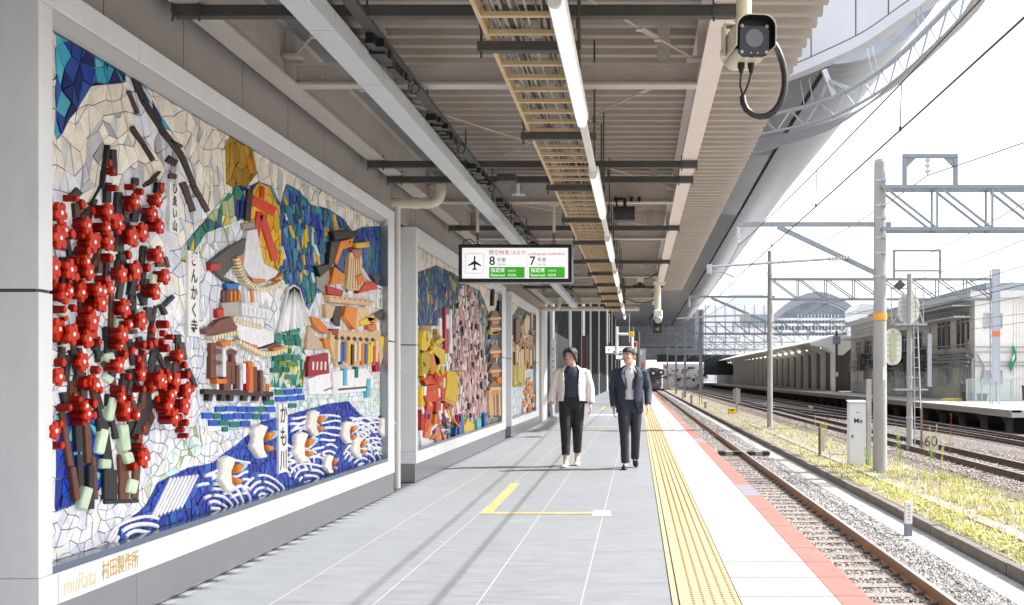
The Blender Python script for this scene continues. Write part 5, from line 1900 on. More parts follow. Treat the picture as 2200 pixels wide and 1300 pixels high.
    for k in range(28):
        a = 2 * math.pi * k / 28
        y = math.sin(a)
        wob = 1 + .04 * math.sin(k * 3.7)
        zz = .05 + (.0 if y < -.45 else (bk * min(1, (y + .45) / .7)))
        if y < -.45:
            zz = .058 + .012 * math.sin(k * 2.2)
        low.append(H(.087 * math.cos(a) * wob, (.113 if y > 0 else .092) * y * wob, zz))
    rings.append(low)
    rings.append([H(hd_.x, hd_.y, hd_.z) for hd_ in [Vector((.074 * math.cos(2 * math.pi * k / 28), (.09 if math.sin(2 * math.pi * k / 28) > 0 else .075) * math.sin(2 * math.pi * k / 28), .04 if math.sin(2 * math.pi * k / 28) < -.45 else .05 + bk * .9 * min(1, (math.sin(2 * math.pi * k / 28) + .45) / .7))) for k in range(28)]])
    mb.loft(rings)
    if woman:
        for s in (-1, 1):
            mb.tube(spline([H(s * .02, -.098, .105), H(s * .066, -.082, .060), H(s * .083, -.035, -.01), H(s * .080, -.01, -.06)]), lerp_r([.018, .022, .022, .012]), 8)
    hair = mb.build("hair", MATS["dark_hair"], t)
    fuse(hair, .006, 2)
    # ---------- trousers
    TR = J["trouser"]
    mb = MB()
    hips = []
    for z, rx, ry in J["hipring"]:
        hips.append(WP(ell((J["lean"](z)[0], J["lean"](z)[1] + .01, z), rx, ry)))
    mb.loft(hips)
    for sd in ("L", "R"):
        hp, kn, an = Vector(J["hip" + sd]), Vector(J["knee" + sd]), Vector(J["ank" + sd])
        hem = kn.lerp(an, J["hem"])
        mid = kn.lerp(hem, .45) + Vector((0, .012, 0))
        rs = J["legr"]
        mb.tube(spline(WP([hp + Vector((0, 0, .04)), hp.lerp(kn, .5) + Vector((0, -.008, 0)), kn, mid, hem])), lerp_r([r * sc for r in rs]), 14)
    trs = mb.build("trousers", TR, t)
    fuse(trs, .0085, 3)
    # ---------- shoes
    mb = MB()
    for sd in ("L", "R"):
        an = Vector(J["ank" + sd])
        lift = J["lift" + sd]
        rings = []
        for f, hw, h0, h1 in ((.055, .020, .006, .055), (.045, .032, .002, .062), (.0, .036, 0, .075 if not woman else .05), (-.05, .038, 0, .072 if not woman else .036), (-.10, .044, 0, .052 if not woman else .032), (-.15, .044, 0, .040), (-.185, .032, .004, .032), (-.20, .014, .01, .022)):
            base_z = max(0.0, lift * (f + .20) / .25) if lift > 0 else max(0.0, -lift * (.055 - f) / .25)
            cx = an.x + J["toe" + sd] * (-f)
            rings.append([W((cx + hw * math.copysign(abs(math.cos(q)) ** .8, math.cos(q)), an.y + f, base_z + h0 + (h1 - h0) * (.5 + .5 * math.copysign(abs(math.sin(q)) ** .7, math.sin(q))))) for q in [2 * math.pi * k / 14 for k in range(14)]])
        mb.loft(rings)
    mb.build("shoes", J["shoe"], t, smooth=55)
    # ---------- inner top
    mb = MB()
    rr_ = []
    for z, rx, ry, dy in J["torso"]:
        if z >= J["top_low"]:
            rr_.append(WP(ell((J["lean"](z)[0], J["lean"](z)[1] + dy, z), rx * .955, ry * .97)))
    mb.loft(rr_)
    top_ = mb.build("shirt" if not woman else "blouse", J["shirt"], t, smooth=70)
    if not woman:
        mb = MB()
        for s in (-1, 1):
            mb.prism(WP([(s * .012 + nk[0], nk[1] - .088, nk[2] - .055), (s * .055 + nk[0], nk[1] - .062, nk[2] - .062), (s * .066 + nk[0], nk[1] - .012, nk[2] + .012), (s * .058 + nk[0], nk[1] - .030, nk[2] + .024), (s * .012 + nk[0], nk[1] - .075, nk[2] - .012)]), (0, -.008, .003))
        mb.build("collar", J["shirt"], top_, bevel=.002)
        mb = MB()
        for z in (1.30, 1.21, 1.12, 1.03):
            c = J["lean"](z)
            mb.cyl(W((c[0], c[1] - .128, z)), W((c[0], c[1] - .14, z)), .006, n=8)
        mb.build("button", FWHT, top_)
    # ---------- jacket: open shell + sleeves, fused
    mb = MB()
    ri, ro = [], []
    for z, rx, ry, dy, gap in J["jacket"]:
        c = J["lean"](z)
        ro.append(WP(ell((c[0], c[1] + dy, z), rx, ry, 36, -90 + gap, 270 - gap)))
        ri.append(WP(ell((c[0], c[1] + dy, z), rx - .014, ry - .014, 36, -90 + gap + 1, 270 - gap - 1)))
    n_ = 36
    vs = [p for r in ro for p in r] + [p for r in ri for p in r]
    k0 = n_ * len(ro)
    fs = []
    m_ = len(ro)
    for i in range(m_ - 1):
        for k in range(n_ - 1):
            a, b, c_, d_ = i * n_ + k, i * n_ + k + 1, (i + 1) * n_ + k + 1, (i + 1) * n_ + k
            fs += [(a, b, c_, d_), (k0 + a, k0 + d_, k0 + c_, k0 + b)]
        for k in (0, n_ - 1):
            a, d_ = i * n_ + k, (i + 1) * n_ + k
            fs.append((a, d_, k0 + d_, k0 + a) if k == 0 else (a, k0 + a, k0 + d_, d_))
    for k in range(n_ - 1):
        fs.append((k, k0 + k, k0 + k + 1, k + 1))
        a = (m_ - 1) * n_ + k
        fs.append((a, a + 1, k0 + a + 1, k0 + a))
    mb.add(vs, fs)
    for sd in ("L", "R"):
        sh, el, wr = Vector(J["sh" + sd]), Vector(J["el" + sd]), Vector(J["wr" + sd])
        cuff = el.lerp(wr, .93)
        mb.tube(spline(WP([sh + Vector((0, 0, .0)), sh.lerp(el, .5), el, cuff])), lerp_r([r * sc for r in J["sleeve"]]), 14)
        mb.ball(W(sh + Vector((-.012 if sd == 'L' else .012, 0, -.008))), (.058 * sc, .066 * sc, .052 * sc))
    jk = mb.build("jacket", J["jmat"], t)
    fuse(jk, .0075, 3)
    mb = MB()
    if not woman:
        for s in (-1, 1):
            nz = nk[2]
            mb.prism(WP([(s * .052 + nk[0], nk[1] - .060, nz - .045), (s * .095 + nk[0], nk[1] - .105, nz - .12), (s * .125 + nk[0], nk[1] - .130, nz - .155), (s * .112 + nk[0], nk[1] - .138, nz - .185), (s * .060 + nk[0], nk[1] - .150, nz - .36), (s * .035 + nk[0], nk[1] - .146, nz - .36)]), (0, -.010, 0))
        mb.build("lapel", J["jmat"], jk, bevel=.003)
        mb = MB()
        mb.box(*sum([[a * sc + O[i], b * sc + O[i]] for i, (a, b) in enumerate(((.075, .165), (-.172, -.150), (.93, .965)))], []))
        mb.build("pocket_flap", J["jmat"], jk, bevel=.004)
    return t


NAVY = mat("navy_suit_cloth", (.028, .040, .066), .75, var=.18, scale=25, bump=.10, bscale=200)
NAVYT = mat("dark_navy_trousers", (.022, .027, .040), .75, var=.18, scale=20, bump=.10, bscale=160)
SHIRT = mat("pale_grey_shirt", (.62, .62, .66), .7, var=.06, scale=20)
JWHT = mat("white_jacket_cloth", (.78, .75, .74), .75, var=.05, scale=20, bump=.12, bscale=25)
BLOUSE = mat("navy_blouse", (.022, .032, .062), .6, var=.15)
BLKT = mat("black_trousers", (.012, .012, .014), .7, var=.2, bump=.1, bscale=40)
SHOEB = mat("polished_black_leather", (.012, .012, .014), .22, var=.2)
SHOEW = mat("white_leather", (.78, .77, .74), .4, var=.04)

torso_m = [(.86, .165, .115, .01), (.93, .160, .110, .005), (1.02, .152, .108, .0), (1.12, .160, .112, .0), (1.22, .172, .118, .0), (1.32, .178, .118, .005), (1.40, .165, .10, .012), (1.45, .105, .075, .018), (1.475, .065, .06, .022)]
J_m = dict(scale=1.0, head=(-.015, -.02, 1.615), neck=(0, 0, 1.49), lean=lambda z: (0.0, -.02 * (z - .9)), torso=torso_m,
           shL=(.195, .01, 1.40), elL=(.262, .03, 1.13), wrL=(.262, -.10, .905), shR=(-.195, .01, 1.40), elR=(-.245, .05, 1.12), wrR=(-.232, -.03, .87),
           hipL=(.085, .0, .90), kneeL=(.085, .00, .50), ankL=(.075, .20, .125), hipR=(-.085, -.01, .90), kneeR=(-.075, -.15, .50), ankR=(-.06, -.16, .085),
           liftL=.085, liftR=0, toeL=.10, toeR=-.10,
           hair_back=-.085, hipring=((.80, .165, .118), (.88, .172, .122), (.96, .165, .116), (1.02, .155, .112)), hem=1.0, legr=[.098, .090, .071, .066, .062],
           trouser=NAVYT, shoe=SHOEB, shirt=SHIRT, top_low=.92,
           jacket=[(.80, .200, .150, .015, 34), (.88, .198, .150, .012, 27), (.96, .190, .146, .008, 19), (1.04, .184, .142, .004, 13), (1.12, .188, .140, .0, 14), (1.22, .198, .142, .0, 22), (1.32, .205, .138, .006, 27), (1.40, .190, .118, .014, 33), (1.45, .130, .092, .02, 40), (1.485, .080, .072, .026, 52)],
           sleeve=[.070, .067, .060, .047], jmat=NAVY)
man = make_person("man in a navy suit and open shirt collar walking towards the camera", (P(1353, 1005, 15.4).x, 15.35, 0.0), -28, J_m, False)
torso_w = [(.86, .175, .125, .01), (.93, .165, .12, .005), (1.02, .158, .115, .0), (1.12, .165, .122, .0), (1.20, .172, .130, .0), (1.29, .172, .125, .005), (1.36, .158, .10, .012), (1.41, .10, .075, .018), (1.435, .062, .058, .022)]
J_w = dict(scale=1.03, head=(-.012, -.02, 1.572), neck=(0, 0, 1.45), lean=lambda z: (0.0, -.015 * (z - .9)), torso=torso_w,
           shL=(.185, .01, 1.36), elL=(.262, .04, 1.10), wrL=(.275, -.03, .885), shR=(-.185, .01, 1.36), elR=(-.262, .03, 1.10), wrR=(-.30, -.05, .90),
           hipL=(.085, .0, .90), kneeL=(.082, -.03, .49), ankL=(.068, .16, .115), hipR=(-.085, 0, .90), kneeR=(-.080, -.12, .49), ankR=(-.075, -.17, .085),
           liftL=.05, liftR=0, toeL=.05, toeR=-.08,
           hair_back=-.125, hipring=((.80, .178, .130), (.88, .186, .135), (.96, .172, .125), (1.02, .160, .118)), hem=.80, legr=[.106, .096, .075, .068, .058],
           trouser=BLKT, shoe=SHOEW, shirt=BLOUSE, top_low=.90,
           jacket=[(.93, .208, .165, .01, 30), (.98, .204, .160, .008, 28), (1.06, .196, .152, .004, 26), (1.14, .198, .152, .0, 25), (1.22, .202, .155, .0, 26), (1.30, .200, .145, .006, 29), (1.365, .182, .118, .014, 34), (1.41, .125, .092, .02, 42), (1.445, .080, .072, .026, 55)],
           sleeve=[.072, .070, .064, .055], jmat=JWHT)
woman = make_person("woman in a white open jacket, black cropped trousers and white flats", (P(1229, 998, 15.8).x, 15.75, 0.0), -24, J_w, True)
# ================================================================ masts, wires, signals, trackside things
MASTC = mat("pale_mast_concrete", (.33, .325, .315), .8, var=.12, scale=4, stretch=(1, 1, .25), dirt=.3, dcol=(.22, .21, .19), bump=.1)
TRUSS = mat("grey_blue_steel", (.24, .275, .31), .5, metal=.2, var=.12, dirt=.2, dcol=(.14, .15, .16))
ORANGE = mat("orange_band", (.72, .33, .04), .5)
PORC = mat("pale_porcelain", (.60, .63, .63), .3)
WIRE = mat("dark_wire", (.055, .055, .06), .5, metal=.3)


def insulator(mb, p0, p1, n=6, r=.07, m=0):
    p0, p1 = Vector(p0), Vector(p1)
    for k in range(n):
        q = p0.lerp(p1, (k + .2) / n)
        e = p0.lerp(p1, (k + .75) / n)
        mb.cyl(q, e, r, r * .45, 10, m)
    mb.cyl(p0, p1, r * .35, n=8, m=m)


def mast(label, x, Y, zb, zt, r, arm_z, arm_x, strut=True, truss=None, steel=False, portal=None, band=None, group="overhead line masts"):
    t = thing("overhead_mast", label, "mast", (x, Y, zb), group)
    mb = MB()
    if steel:
        for sx in (-1, 1):
            for sy in (-1, 1):
                mb.beam((x + sx * r, Y + sy * r, zb), (x + sx * r, Y + sy * r, zt), .05)
        mb.box(x - r * .9, x + r * .9, Y - r - .012, Y - r - .002, zb + 1.1, zt)
        k = zb
        while k < zt - .5:
            mb.beam((x - r, Y - r, k), (x - r, Y + r, k + .4), .03)
            mb.beam((x + r, Y - r, k), (x + r, Y + r, k + .4), .03)
            k += .45
        mb.build("pole", TRUSS if steel == 1 else mat("pale_blue_steel", (.40, .44, .50), .5, var=.06), t)
    else:
        mb.cyl((x, Y, zb), (x, Y, zt - .08), r, r * .80, 20)
        mb.cyl((x, Y, zt - .08), (x, Y, zt), r * .80, r * .66, 20)
        mb.build("pole", MASTC, t, smooth=40)
        mb = MB()
        for z in (zt - .55, zt - 1.2, arm_z + .15, arm_z - .35, arm_z - .75, arm_z - 1.35):
            rr_ = r * (1 - .2 * (z - zb) / (zt - zb)) + .008
            mb.cyl((x, Y, z - .03), (x, Y, z + .03), rr_, n=20)
            mb.box(x + .02, x + .12, Y - rr_ - .04, Y - rr_ + .01, z - .028, z + .028)
        mb.build("clamp_band", GALV, t)
    if band:
        rr_ = r * .97 + .004
        MB().cyl((x, Y, band - .09), (x, Y, band + .09), rr_, n=20).build("orange_band", ORANGE, t)
        mb = MB()
        mb.box(x + .03, x + .11, Y - r - .02, Y - r - .004, band - 1.65, band - 1.30)
        mb.build("number_plate", FWHT, t)
    if arm_x is not None:
        mb = MB()
        mb.beam((arm_x, Y, arm_z), (x + r + .1, Y, arm_z), .10, .11)
        if strut:
            mb.beam((x + (arm_x - x) * .72, Y, arm_z - .06), (x, Y - .02, arm_z - 1.32), .10, .12)
        mb.build("cantilever_arm", TRUSS, t)
    if truss:
        xr, z0, z1, nb = truss
        mb = MB()
        for yy in (Y - .26, Y + .26):
            for z in (z0, z1):
                mb.beam((x, yy, z), (xr, yy, z), .07, .09)
            for k in range(nb):
                a = x + (xr - x) * k / nb
                b = x + (xr - x) * (k + 1) / nb
                mb.beam((a + .12, yy, z1 - .05), (b - .05, yy, z0 + .05), .055)
                mb.beam((b, yy, z0 + .045), (b, yy, z1 - .045), .05)
        for k in range(nb + 1):
            a = x + (xr - x) * k / nb
            for z in (z0, z1):
                mb.beam((a, Y - .25, z), (a, Y + .25, z), .05)
        mb.build("truss_beam", TRUSS, t)
    if portal:
        xa, xb, z0, z1 = portal
        mb = MB()
        for a in (xa, xb):
            mb.beam((a, Y, z0), (a, Y, z1), .10)
        mb.beam((xa - .05, Y, z1 + .04), (xb + .05, Y, z1 + .04), .10)
        for a, s in ((xa, 1), (xb, -1)):
            mb.prism([(a + s * .05, Y - .03, z1 - .01), (a + s * .3, Y - .03, z1 - .01), (a + s * .05, Y - .03, z1 - .26)], (0, .06, 0))
        mb.build("portal_frame", TRUSS, t)
    return t


Y1 = 27.55
m1 = mast("nearest tall concrete mast standing in the weeds with an orange band", 6.28, Y1, -1.2, 6.95, .185, 5.27, 2.6, truss=(17.6, 5.12, 6.20, 8), portal=(6.92, 8.24, 6.25, 7.0), band=2.88)
mb = MB()
mb.cyl((1.85, Y1 - .1, 4.16), (4.95, Y1 - .1, 4.36), .032, n=8)
mb.cyl((1.85, Y1 - .1, 3.98), (1.85, Y1 - .1, 4.22), .07, n=10)
mb.tube([(1.85, Y1 - .1, 4.05), (2.2, Y1 - .12, 4.02), (2.5, Y1 - .15, 3.88)], .022, 8)
mb.build("registration_arm", GALV, m1)
xi, zi = P(1993, 348, Y1).x, 6.98
for a, b, n_, r in (((4.95, Y1 - .1, 4.36), (5.5, Y1 - .1, 4.40), 8, .075), ((2.62, Y1, 5.22), (2.62, Y1, 4.72), 5, .08), ((xi, Y1, zi), (xi, Y1, zi - .42), 3, .09)):
    mb = MB()
    insulator(mb, a, b, n_, r)
    mb.build("insulator", PORC, m1, smooth=40)
m2 = mast("second concrete mast, mid distance beside the pale trunking", 6.53, 52.5, -1.2, 7.55, .14, 5.28, 2.5, truss=(17.55, 5.15, 6.14, 8), band=None)
mb = MB()
mb.cyl((1.9, 52.4, 4.2), (5.0, 52.4, 4.35), .035, n=8)
mb.build("registration_arm", GALV, m2)
for a, b in (((5.0, 52.4, 4.35), (5.6, 52.4, 4.4)), ((2.55, 52.5, 5.22), (2.55, 52.5, 4.75))):
    mb = MB()
    insulator(mb, a, b, 6, .085)
    mb.build("insulator", PORC, m2, smooth=40)
mb = MB()
xa, xb = P(1921, 0, 52.5).x, P(2020, 0, 52.5).x
for a in (xa, xb):
    mb.beam((a, 52.5, 6.2), (a, 52.5, 7.52), .10)
mb.beam((xa - .05, 52.5, 7.56), (xb + .05, 52.5, 7.56), .10)
mb.beam((xa, 52.5, 6.56), (xb, 52.5, 6.56), .08)
mb.build("portal_frame", TRUSS, m2)
m3 = mast("slim dark steel mast far along the drain, left of the other masts", 5.72, 96.7, -1.2, 7.4, .12, 5.3, 2.5, truss=(19.0, 5.2, 6.3, 9), steel=1)
m4 = mast("pale blue lattice mast on the opposite platform with an orange band", 17.55, 52.2, -.01, 6.6, .17, 5.0, None, strut=False, steel=2)
mb = MB()
mb.box(17.36, 17.74, 51.99, 52.0, 3.30, 3.55)
mb.build("orange_band", mat("orange_red_band", (.75, .16, .05), .5), m4)
for k, (Y, xl, xr, zt) in enumerate(((128, 5.7, 20.5, 6.6), (155, 5.6, 21, 6.4), (178, -1.0, 22, 6.8), (200, 5.6, 22, 6.6))):
    t = thing("line_gantry", ["nearest dark lattice gantry across all the far tracks", "second dark lattice gantry behind it, above the far platform roof", "wide dark lattice gantry in front of the grey concourse", "last dark lattice gantry before the black bridge"][k], "gantry", ((xl + xr) / 2, Y, -1.2), "lattice gantries over the far tracks")
    mb = MB()
    for z in (zt, zt - 1.1):
        mb.beam((xl, Y, z), (xr, Y, z), .11)
    n_ = 9
    for i in range(n_):
        a, b = xl + (xr - xl) * i / n_, xl + (xr - xl) * (i + 1) / n_
        mb.beam((a, Y, zt), (b, Y, zt - 1.1), .08)
        mb.beam((b, Y, zt), (b, Y, zt - 1.1), .07)
    mb.build("lattice_beam", TRUSS, t)
    mb = MB()
    for a in (xl, xr):
        mb.box(a - .13, a + .13, Y - .13, Y + .13, -1.2, zt + .6)
    mb.build("post", TRUSS, t)
    mb = MB()
    for a in (2.6, 9.4, 13.2):
        mb.beam((a - .5, Y, zt - 1.1), (a - .9, Y, zt - 2.3), .05)
        mb.beam((a + .9, Y, zt - 1.1), (a - .9, Y, zt - 2.3), .05)
        mb.beam((a - 1.2, Y, zt), (a - 1.2, Y, zt + 1.3), .06)
        mb.beam((a + 1.2, Y, zt), (a + 1.2, Y, zt + 1.3), .06)
        mb.beam((a - 1.2, Y, zt + 1.3), (a + 1.2, Y, zt + 1.3), .06)
    mb.build("wire_bracket", TRUSS, t)


def wire(label, pts, r, name="overhead_wire", cat="wire", sag=0.0, droppers=None, group="overhead wires"):
    out = []
    for a, b in zip(pts[:-1], pts[1:]):
        a, b = Vector(a), Vector(b)
        for k in range(12):
            f = k / 12
            p = a.lerp(b, f)
            out.append(p + Vector((0, 0, -sag * 4 * f * (1 - f))))
    out.append(Vector(pts[-1]))
    t = thing(name, label, cat, out[0], group)
    mb = MB()
    mb.tube(out, r, 6)
    mb.build("wire", WIRE, t, smooth=80)
    if droppers:
        mb = MB()
        for a, b in droppers:
            mb.cyl(a, b, .006, n=5)
            mb.box(b[0] - .012, b[0] + .012, b[1] - .02, b[1] + .02, b[2] - .01, b[2] + .035)
        mb.build("dropper", WIRE, t)
    return t


def mid(a, b, y):
    return Vector(a).lerp(Vector(b), (y - a[1]) / (b[1] - a[1]))


CW = [(2.95, -22, 3.9), (2.60, Y1, 3.92), (2.55, 52.4, 3.9), (2.5, 96.6, 3.9), (2.6, 178, 3.9)]
MW = [(2.95, -22, 4.75), (2.62, Y1, 4.72), (2.55, 52.5, 4.75), (2.5, 96.6, 4.75), (2.6, 178, 4.7)]


def zc(pts, y, sag):
    for a, b in zip(pts[:-1], pts[1:]):
        if a[1] <= y <= b[1]:
            f = (y - a[1]) / (b[1] - a[1])
            p = Vector(a).lerp(Vector(b), f)
            return Vector((p.x, p.y, p.z - sag * 4 * f * (1 - f)))


drops = [(zc(MW, y, .42), zc(CW, y, .05)) for y in (1, 6, 11, 16, 21, 33, 39, 45)]
wire("lower contact wire over the near track", CW, .010, sag=.05)
wire("upper catenary wire over the near track with thin droppers", MW, .009, sag=.42, droppers=drops)
pi_ = Vector((xi, Y1, zi - .44))
wire("feeder wire held by the insulator inside the near mast's top frame", [(15.2, 6, 7.9), pi_, P(1700, 545, 52.5), (5.8, 96.7, 6.6), (5.8, 178, 6.5)], .013, sag=.25)
for lb, a, b, s in (("dark wire dropping left from the right edge to the second portal frame", P(2215, 428, 30), P(1957, 561, 52.5), .1), ("thin wire just below it ending at the same portal frame", P(2215, 498, 30), P(1996, 562, 52.5), .1), ("low dark wire passing in front of the station house eaves", P(2215, 608, 34), P(1760, 668, 90), .55), ("thin wire running across the station house windows", P(2215, 672, 36), P(1830, 700, 90), .2), ("thin wire across the station house lower storey", P(2215, 690, 36), P(1830, 726, 90), .2), ("thin wire right of the pale blue lattice mast", P(2215, 560, 40), P(1935, 620, 120), .2)):
    wire(lb, [a, b], .014 if "dark" in lb else .009, sag=s)
for lb, x, z, yy in (("contact wire over the track between grass and far tracks", 9.36, 4.1, 16), ("contact wire over the farthest track", 13.2, 4.2, 24), ("catenary wire over the track between grass and far tracks", 9.36, 4.95, 16), ("catenary wire over the farthest track", 13.2, 5.05, 24)):
    wire(lb, [(x, yy, z), (x, 52.5, z), (x, 96, z), (x, 178, z)], .010, sag=.12 if "contact" in lb else .4)

# ---- signal mast with two oval back plates and a ladder
YS = 34.4
t = thing("signal_mast", "railway signal mast seen from behind with two white oval plates and a ladder", "signal", (8.8, YS, -1.2))
MB().cyl((8.8, YS, -1.2), (8.8, YS, 4.66), .10, .085, 16).build("pole", MASTC, t, smooth=40)
for (u0, v0, u1, v1), nm in (((1938, 628, 1985, 694), 0), ((1908, 704, 1946, 784), 1)):
    a, b = P(u0, v0, YS - .3), P(u1, v1, YS - .3)
    cx, cz, w, h = (a.x + b.x) / 2, (a.z + b.z) / 2, b.x - a.x, a.z - b.z
    rr_ = w / 2
    pts = [(cx + rr_ * math.cos(R(q)), YS + .25, cz + (h / 2 - rr_) * (1 if 0 <= q < 180 else -1) + rr_ * math.sin(R(q))) for q in range(0, 360, 12)]
    mb = MB()
    mb.prism(pts, (0, .02, 0))
    p_ = mb.build("back_plate", mat("white_back_plate", (.80, .80, .78), .5, var=.03), t)
    mb = MB()
    mb.box(cx - .10, cx + .10, YS + .10, YS + .248, cz - h * .36, cz + h * .36)
    mb.cyl((cx, YS + .18, cz + h * .36), (cx, YS + .18, cz + h * .47), .05, n=10)
    mb.cyl((cx, YS + .18, cz - h * .44), (cx, YS + .18, cz - h * .36), .07, n=10)
    mb.build("lamp_housing", mat("sage_green_paint", (.52, .56, .36), .5, var=.06), p_, bevel=.01)
    mb = MB()
    for k in range(5):
        z = cz - h * .3 + h * .15 * k
        mb.cyl((cx - .06, YS + .095, z), (cx - .06, YS + .10, z), .02, n=8)
        mb.box(cx - w * .42, cx + w * .42, YS + .236, YS + .249, z + .04, z + .06)
    mb.build("cross_brace", GALV, p_)
mb = MB()
lx0, lx1 = P(1963, 0, YS - .2).x, P(1979, 0, YS - .2).x
for x0_, x1_ in ((lx0, lx0), (lx1 - .12, lx1)):
    mb.beam((x0_, YS - .2, 3.1), (x1_, YS - .35, -1.15), .03)
for k in range(13):
    z = 2.9 - k * .32
    mb.beam((lx0, YS - .2 - .15 * (3.1 - z) / 4.2, z), (lx1 - .12 * (z + 1.15) / 4.2, YS - .2 - .15 * (3.1 - z) / 4.2, z), .024)
mb.build("ladder", GALV, t)
mb = MB()
mb.box(8.25, 9.3, YS - .3, YS + .12, 2.98, 3.03)
mb.cyl((8.82, YS - .02, -.50 + 1.4), (8.82, YS - .02, -.46 + 1.4), .02, n=8)
mb.box(8.3, 9.35, YS - .22, YS + .18, .88, .93)
for x0_ in (8.25, 8.62, 9.02, 9.28):
    mb.beam((x0_, YS + .12, 3.03), (x0_, YS + .12, 4.2), .028)
mb.box(8.2, 9.3, YS + .11, YS + .13, 4.18, 4.21)
mb.beam((8.85, YS, 4.2), (8.25, YS + .1, 3.0), .03)
mb.beam((8.85, YS, 4.2), (9.3, YS + .1, 3.0), .03)
mb.build("step_platform", GALV, t)
mb = MB()
a = P(1935, 612, YS - .3)
mb.prism([(a.x - .17, YS - .3, a.z), (a.x, YS - .3, a.z + .16), (a.x + .17, YS - .3, a.z), (a.x, YS - .3, a.z - .16)], (0, .22, 0))
mb.build("lamp_hood", DARK_STEEL, t)
mb = MB()
mb.beam((8.8, YS, 4.45), (8.45, YS - .2, 4.52), .03)
mb.beam((8.45, YS - .2, 4.55), (8.45, YS - .2, 4.4), .03)
mb.box(9.42, 9.55, YS + .1, YS + .2, 1.0, 2.72)
mb.build("bracket", GALV, t)
for z in (0.0, 1.3):
    MB().cyl((8.8, YS, z - .04), (8.8, YS, z + .04), .115, n=16).build("clamp_band", GALV, t)

# ---- cabinet, posts and boards in the weeds
YC = 29.3
t = thing("equipment_cabinet", "tall narrow pale grey equipment cabinet lettered Me, left of the nearest mast", "cabinet", (6.07, YC, -1.15))
x0_, x1_ = P(1825, 0, YC).x, P(1861, 0, YC).x
MB().box(x0_, x1_, YC, YC + .35, -1.2, .60).build("cabinet_body", mat("pale_grey_enamel", (.64, .65, .69), .45, var=.04), t, bevel=.012)
mb = MB()
mb.prism([(x0_ - .02, YC - .03, .602), (x1_ + .02, YC - .03, .602), (x1_ + .02, YC + .37, .64), (x0_ - .02, YC + .37, .64)], (0, 0, .03))
mb.build("cabinet_roof", MATS["pale_grey_enamel"], t)
mb = MB()
put_text(mb, "Me", .20, ((x0_ + x1_) / 2 + .01, YC - .003, .10), (1, 0, 0), (0, 0, 1), bold=.002)
mb.box((x0_ + x1_) / 2 - .04, (x0_ + x1_) / 2 + .04, YC - .004, YC - .001, .33, .345)
mb.build("lettering", SBLK, t)
mb = MB()
mb.box(x0_ + .06, x0_ + .10, YC - .02, YC, -.36, -.28)
mb.build("latch", DARK_STEEL, t)
tag(MB().box(x1_ + .02, x1_ + .14, YC - .02, YC + .1, -1.2, 1.25).build("concrete_post", CONCRETE, loc=(6.27, YC, -1.2), bevel=.008), "slim tall concrete post right beside the lettered cabinet", "post")
t = thing("speed_board", "square weathered board reading 60 on a short post by the dark rails", "speed sign", (9.3, 34.0, -1.15))
a, b = P(1984, 934, 34), P(2016, 965, 34)
MB().box(a.x, b.x, 34, 34.02, b.z, a.z).build("board", mat("weathered_cream_board", (.55, .51, .42), .7, var=.12, dirt=.5, dcol=(.3, .25, .18), dscale=6), t)
mb = MB()
put_text(mb, "60", (a.z - b.z) * 1.02, ((a.x + b.x) / 2, 33.997, (a.z + b.z) / 2), (1, 0, 0), (0, 0, 1), bold=.004, fit=(b.x - a.x) * .86)
mb.build("lettering", mat("faded_black_paint", (.06, .055, .05), .7), t)
mb = MB()
xm = P(1979, 0, 34.1).x
mb.box(xm - .03, xm + .03, 34.03, 34.09, -1.2, .3)
mb.box((a.x + b.x) / 2 - .03, (a.x + b.x) / 2 + .03, 34.03, 34.08, -1.2, b.z)
mb.build("post", mat("rusty_post", (.22, .15, .11), .8, var=.2), t)
t = thing("marker_post", "short white marker post with a dark foot beside the drain", "post", (4.46, 17.5, -1.31))
MB().box(4.40, 4.51, 17.45, 17.56, -1.10, -.735).build("white_shaft", mat("chalky_white_paint", (.78, .77, .75), .7, var=.06, dirt=.2, dcol=(.5, .5, .5), dscale=9), t, bevel=.006)
MB().box(4.401, 4.509, 17.451, 17.559, -1.33, -1.101).build("dark_foot", mat("slate_paint", (.20, .22, .26), .7), t)
mb = MB()
for k in range(5):
    mb.box(4.435, 4.475, 17.447, 17.4495, -1.04 + k * .055, -1.035 + k * .055 + rg.uniform(.012, .03))
mb.build("faded_lettering", GREY_PANEL, t)
t = thing("yellow_box", "small bright yellow box on the gravel by a concrete stump", "box", (6.4, 71.6, -1.15))
MB().box(6.1, 6.62, 71.4, 71.8, -1.2, -.78).build("box_body", mat("bright_yellow_paint", (.80, .55, .02), .5), t, bevel=.03)
MB().box(6.25, 6.45, 71.38, 71.4, -.95, -.85).build("lid_latch", DARK_STEEL, t)
t = thing("trackside_board", "grey board on a concrete post behind the yellow box", "board", (6.75, 73, -1.15))
MB().box(6.55, 7.05, 73, 73.04, -.4, .5).build("board", GREY_PANEL, t)
MB().box(6.72, 6.86, 72.9, 72.99, -1.2, .56).build("post", CONCRETE, t)
t = thing("relay_post", "small dark relay post with a grey box standing in the weeds", "post", (5.72, 33, -1.15))
MB().box(5.62, 5.68, 33, 33.06, -1.2, -.25).build("post", DARK_STEEL, t)
MB().box(5.69, 5.80, 32.95, 33.06, -1.0, -.28).build("relay_case", GALV, t, bevel=.006)
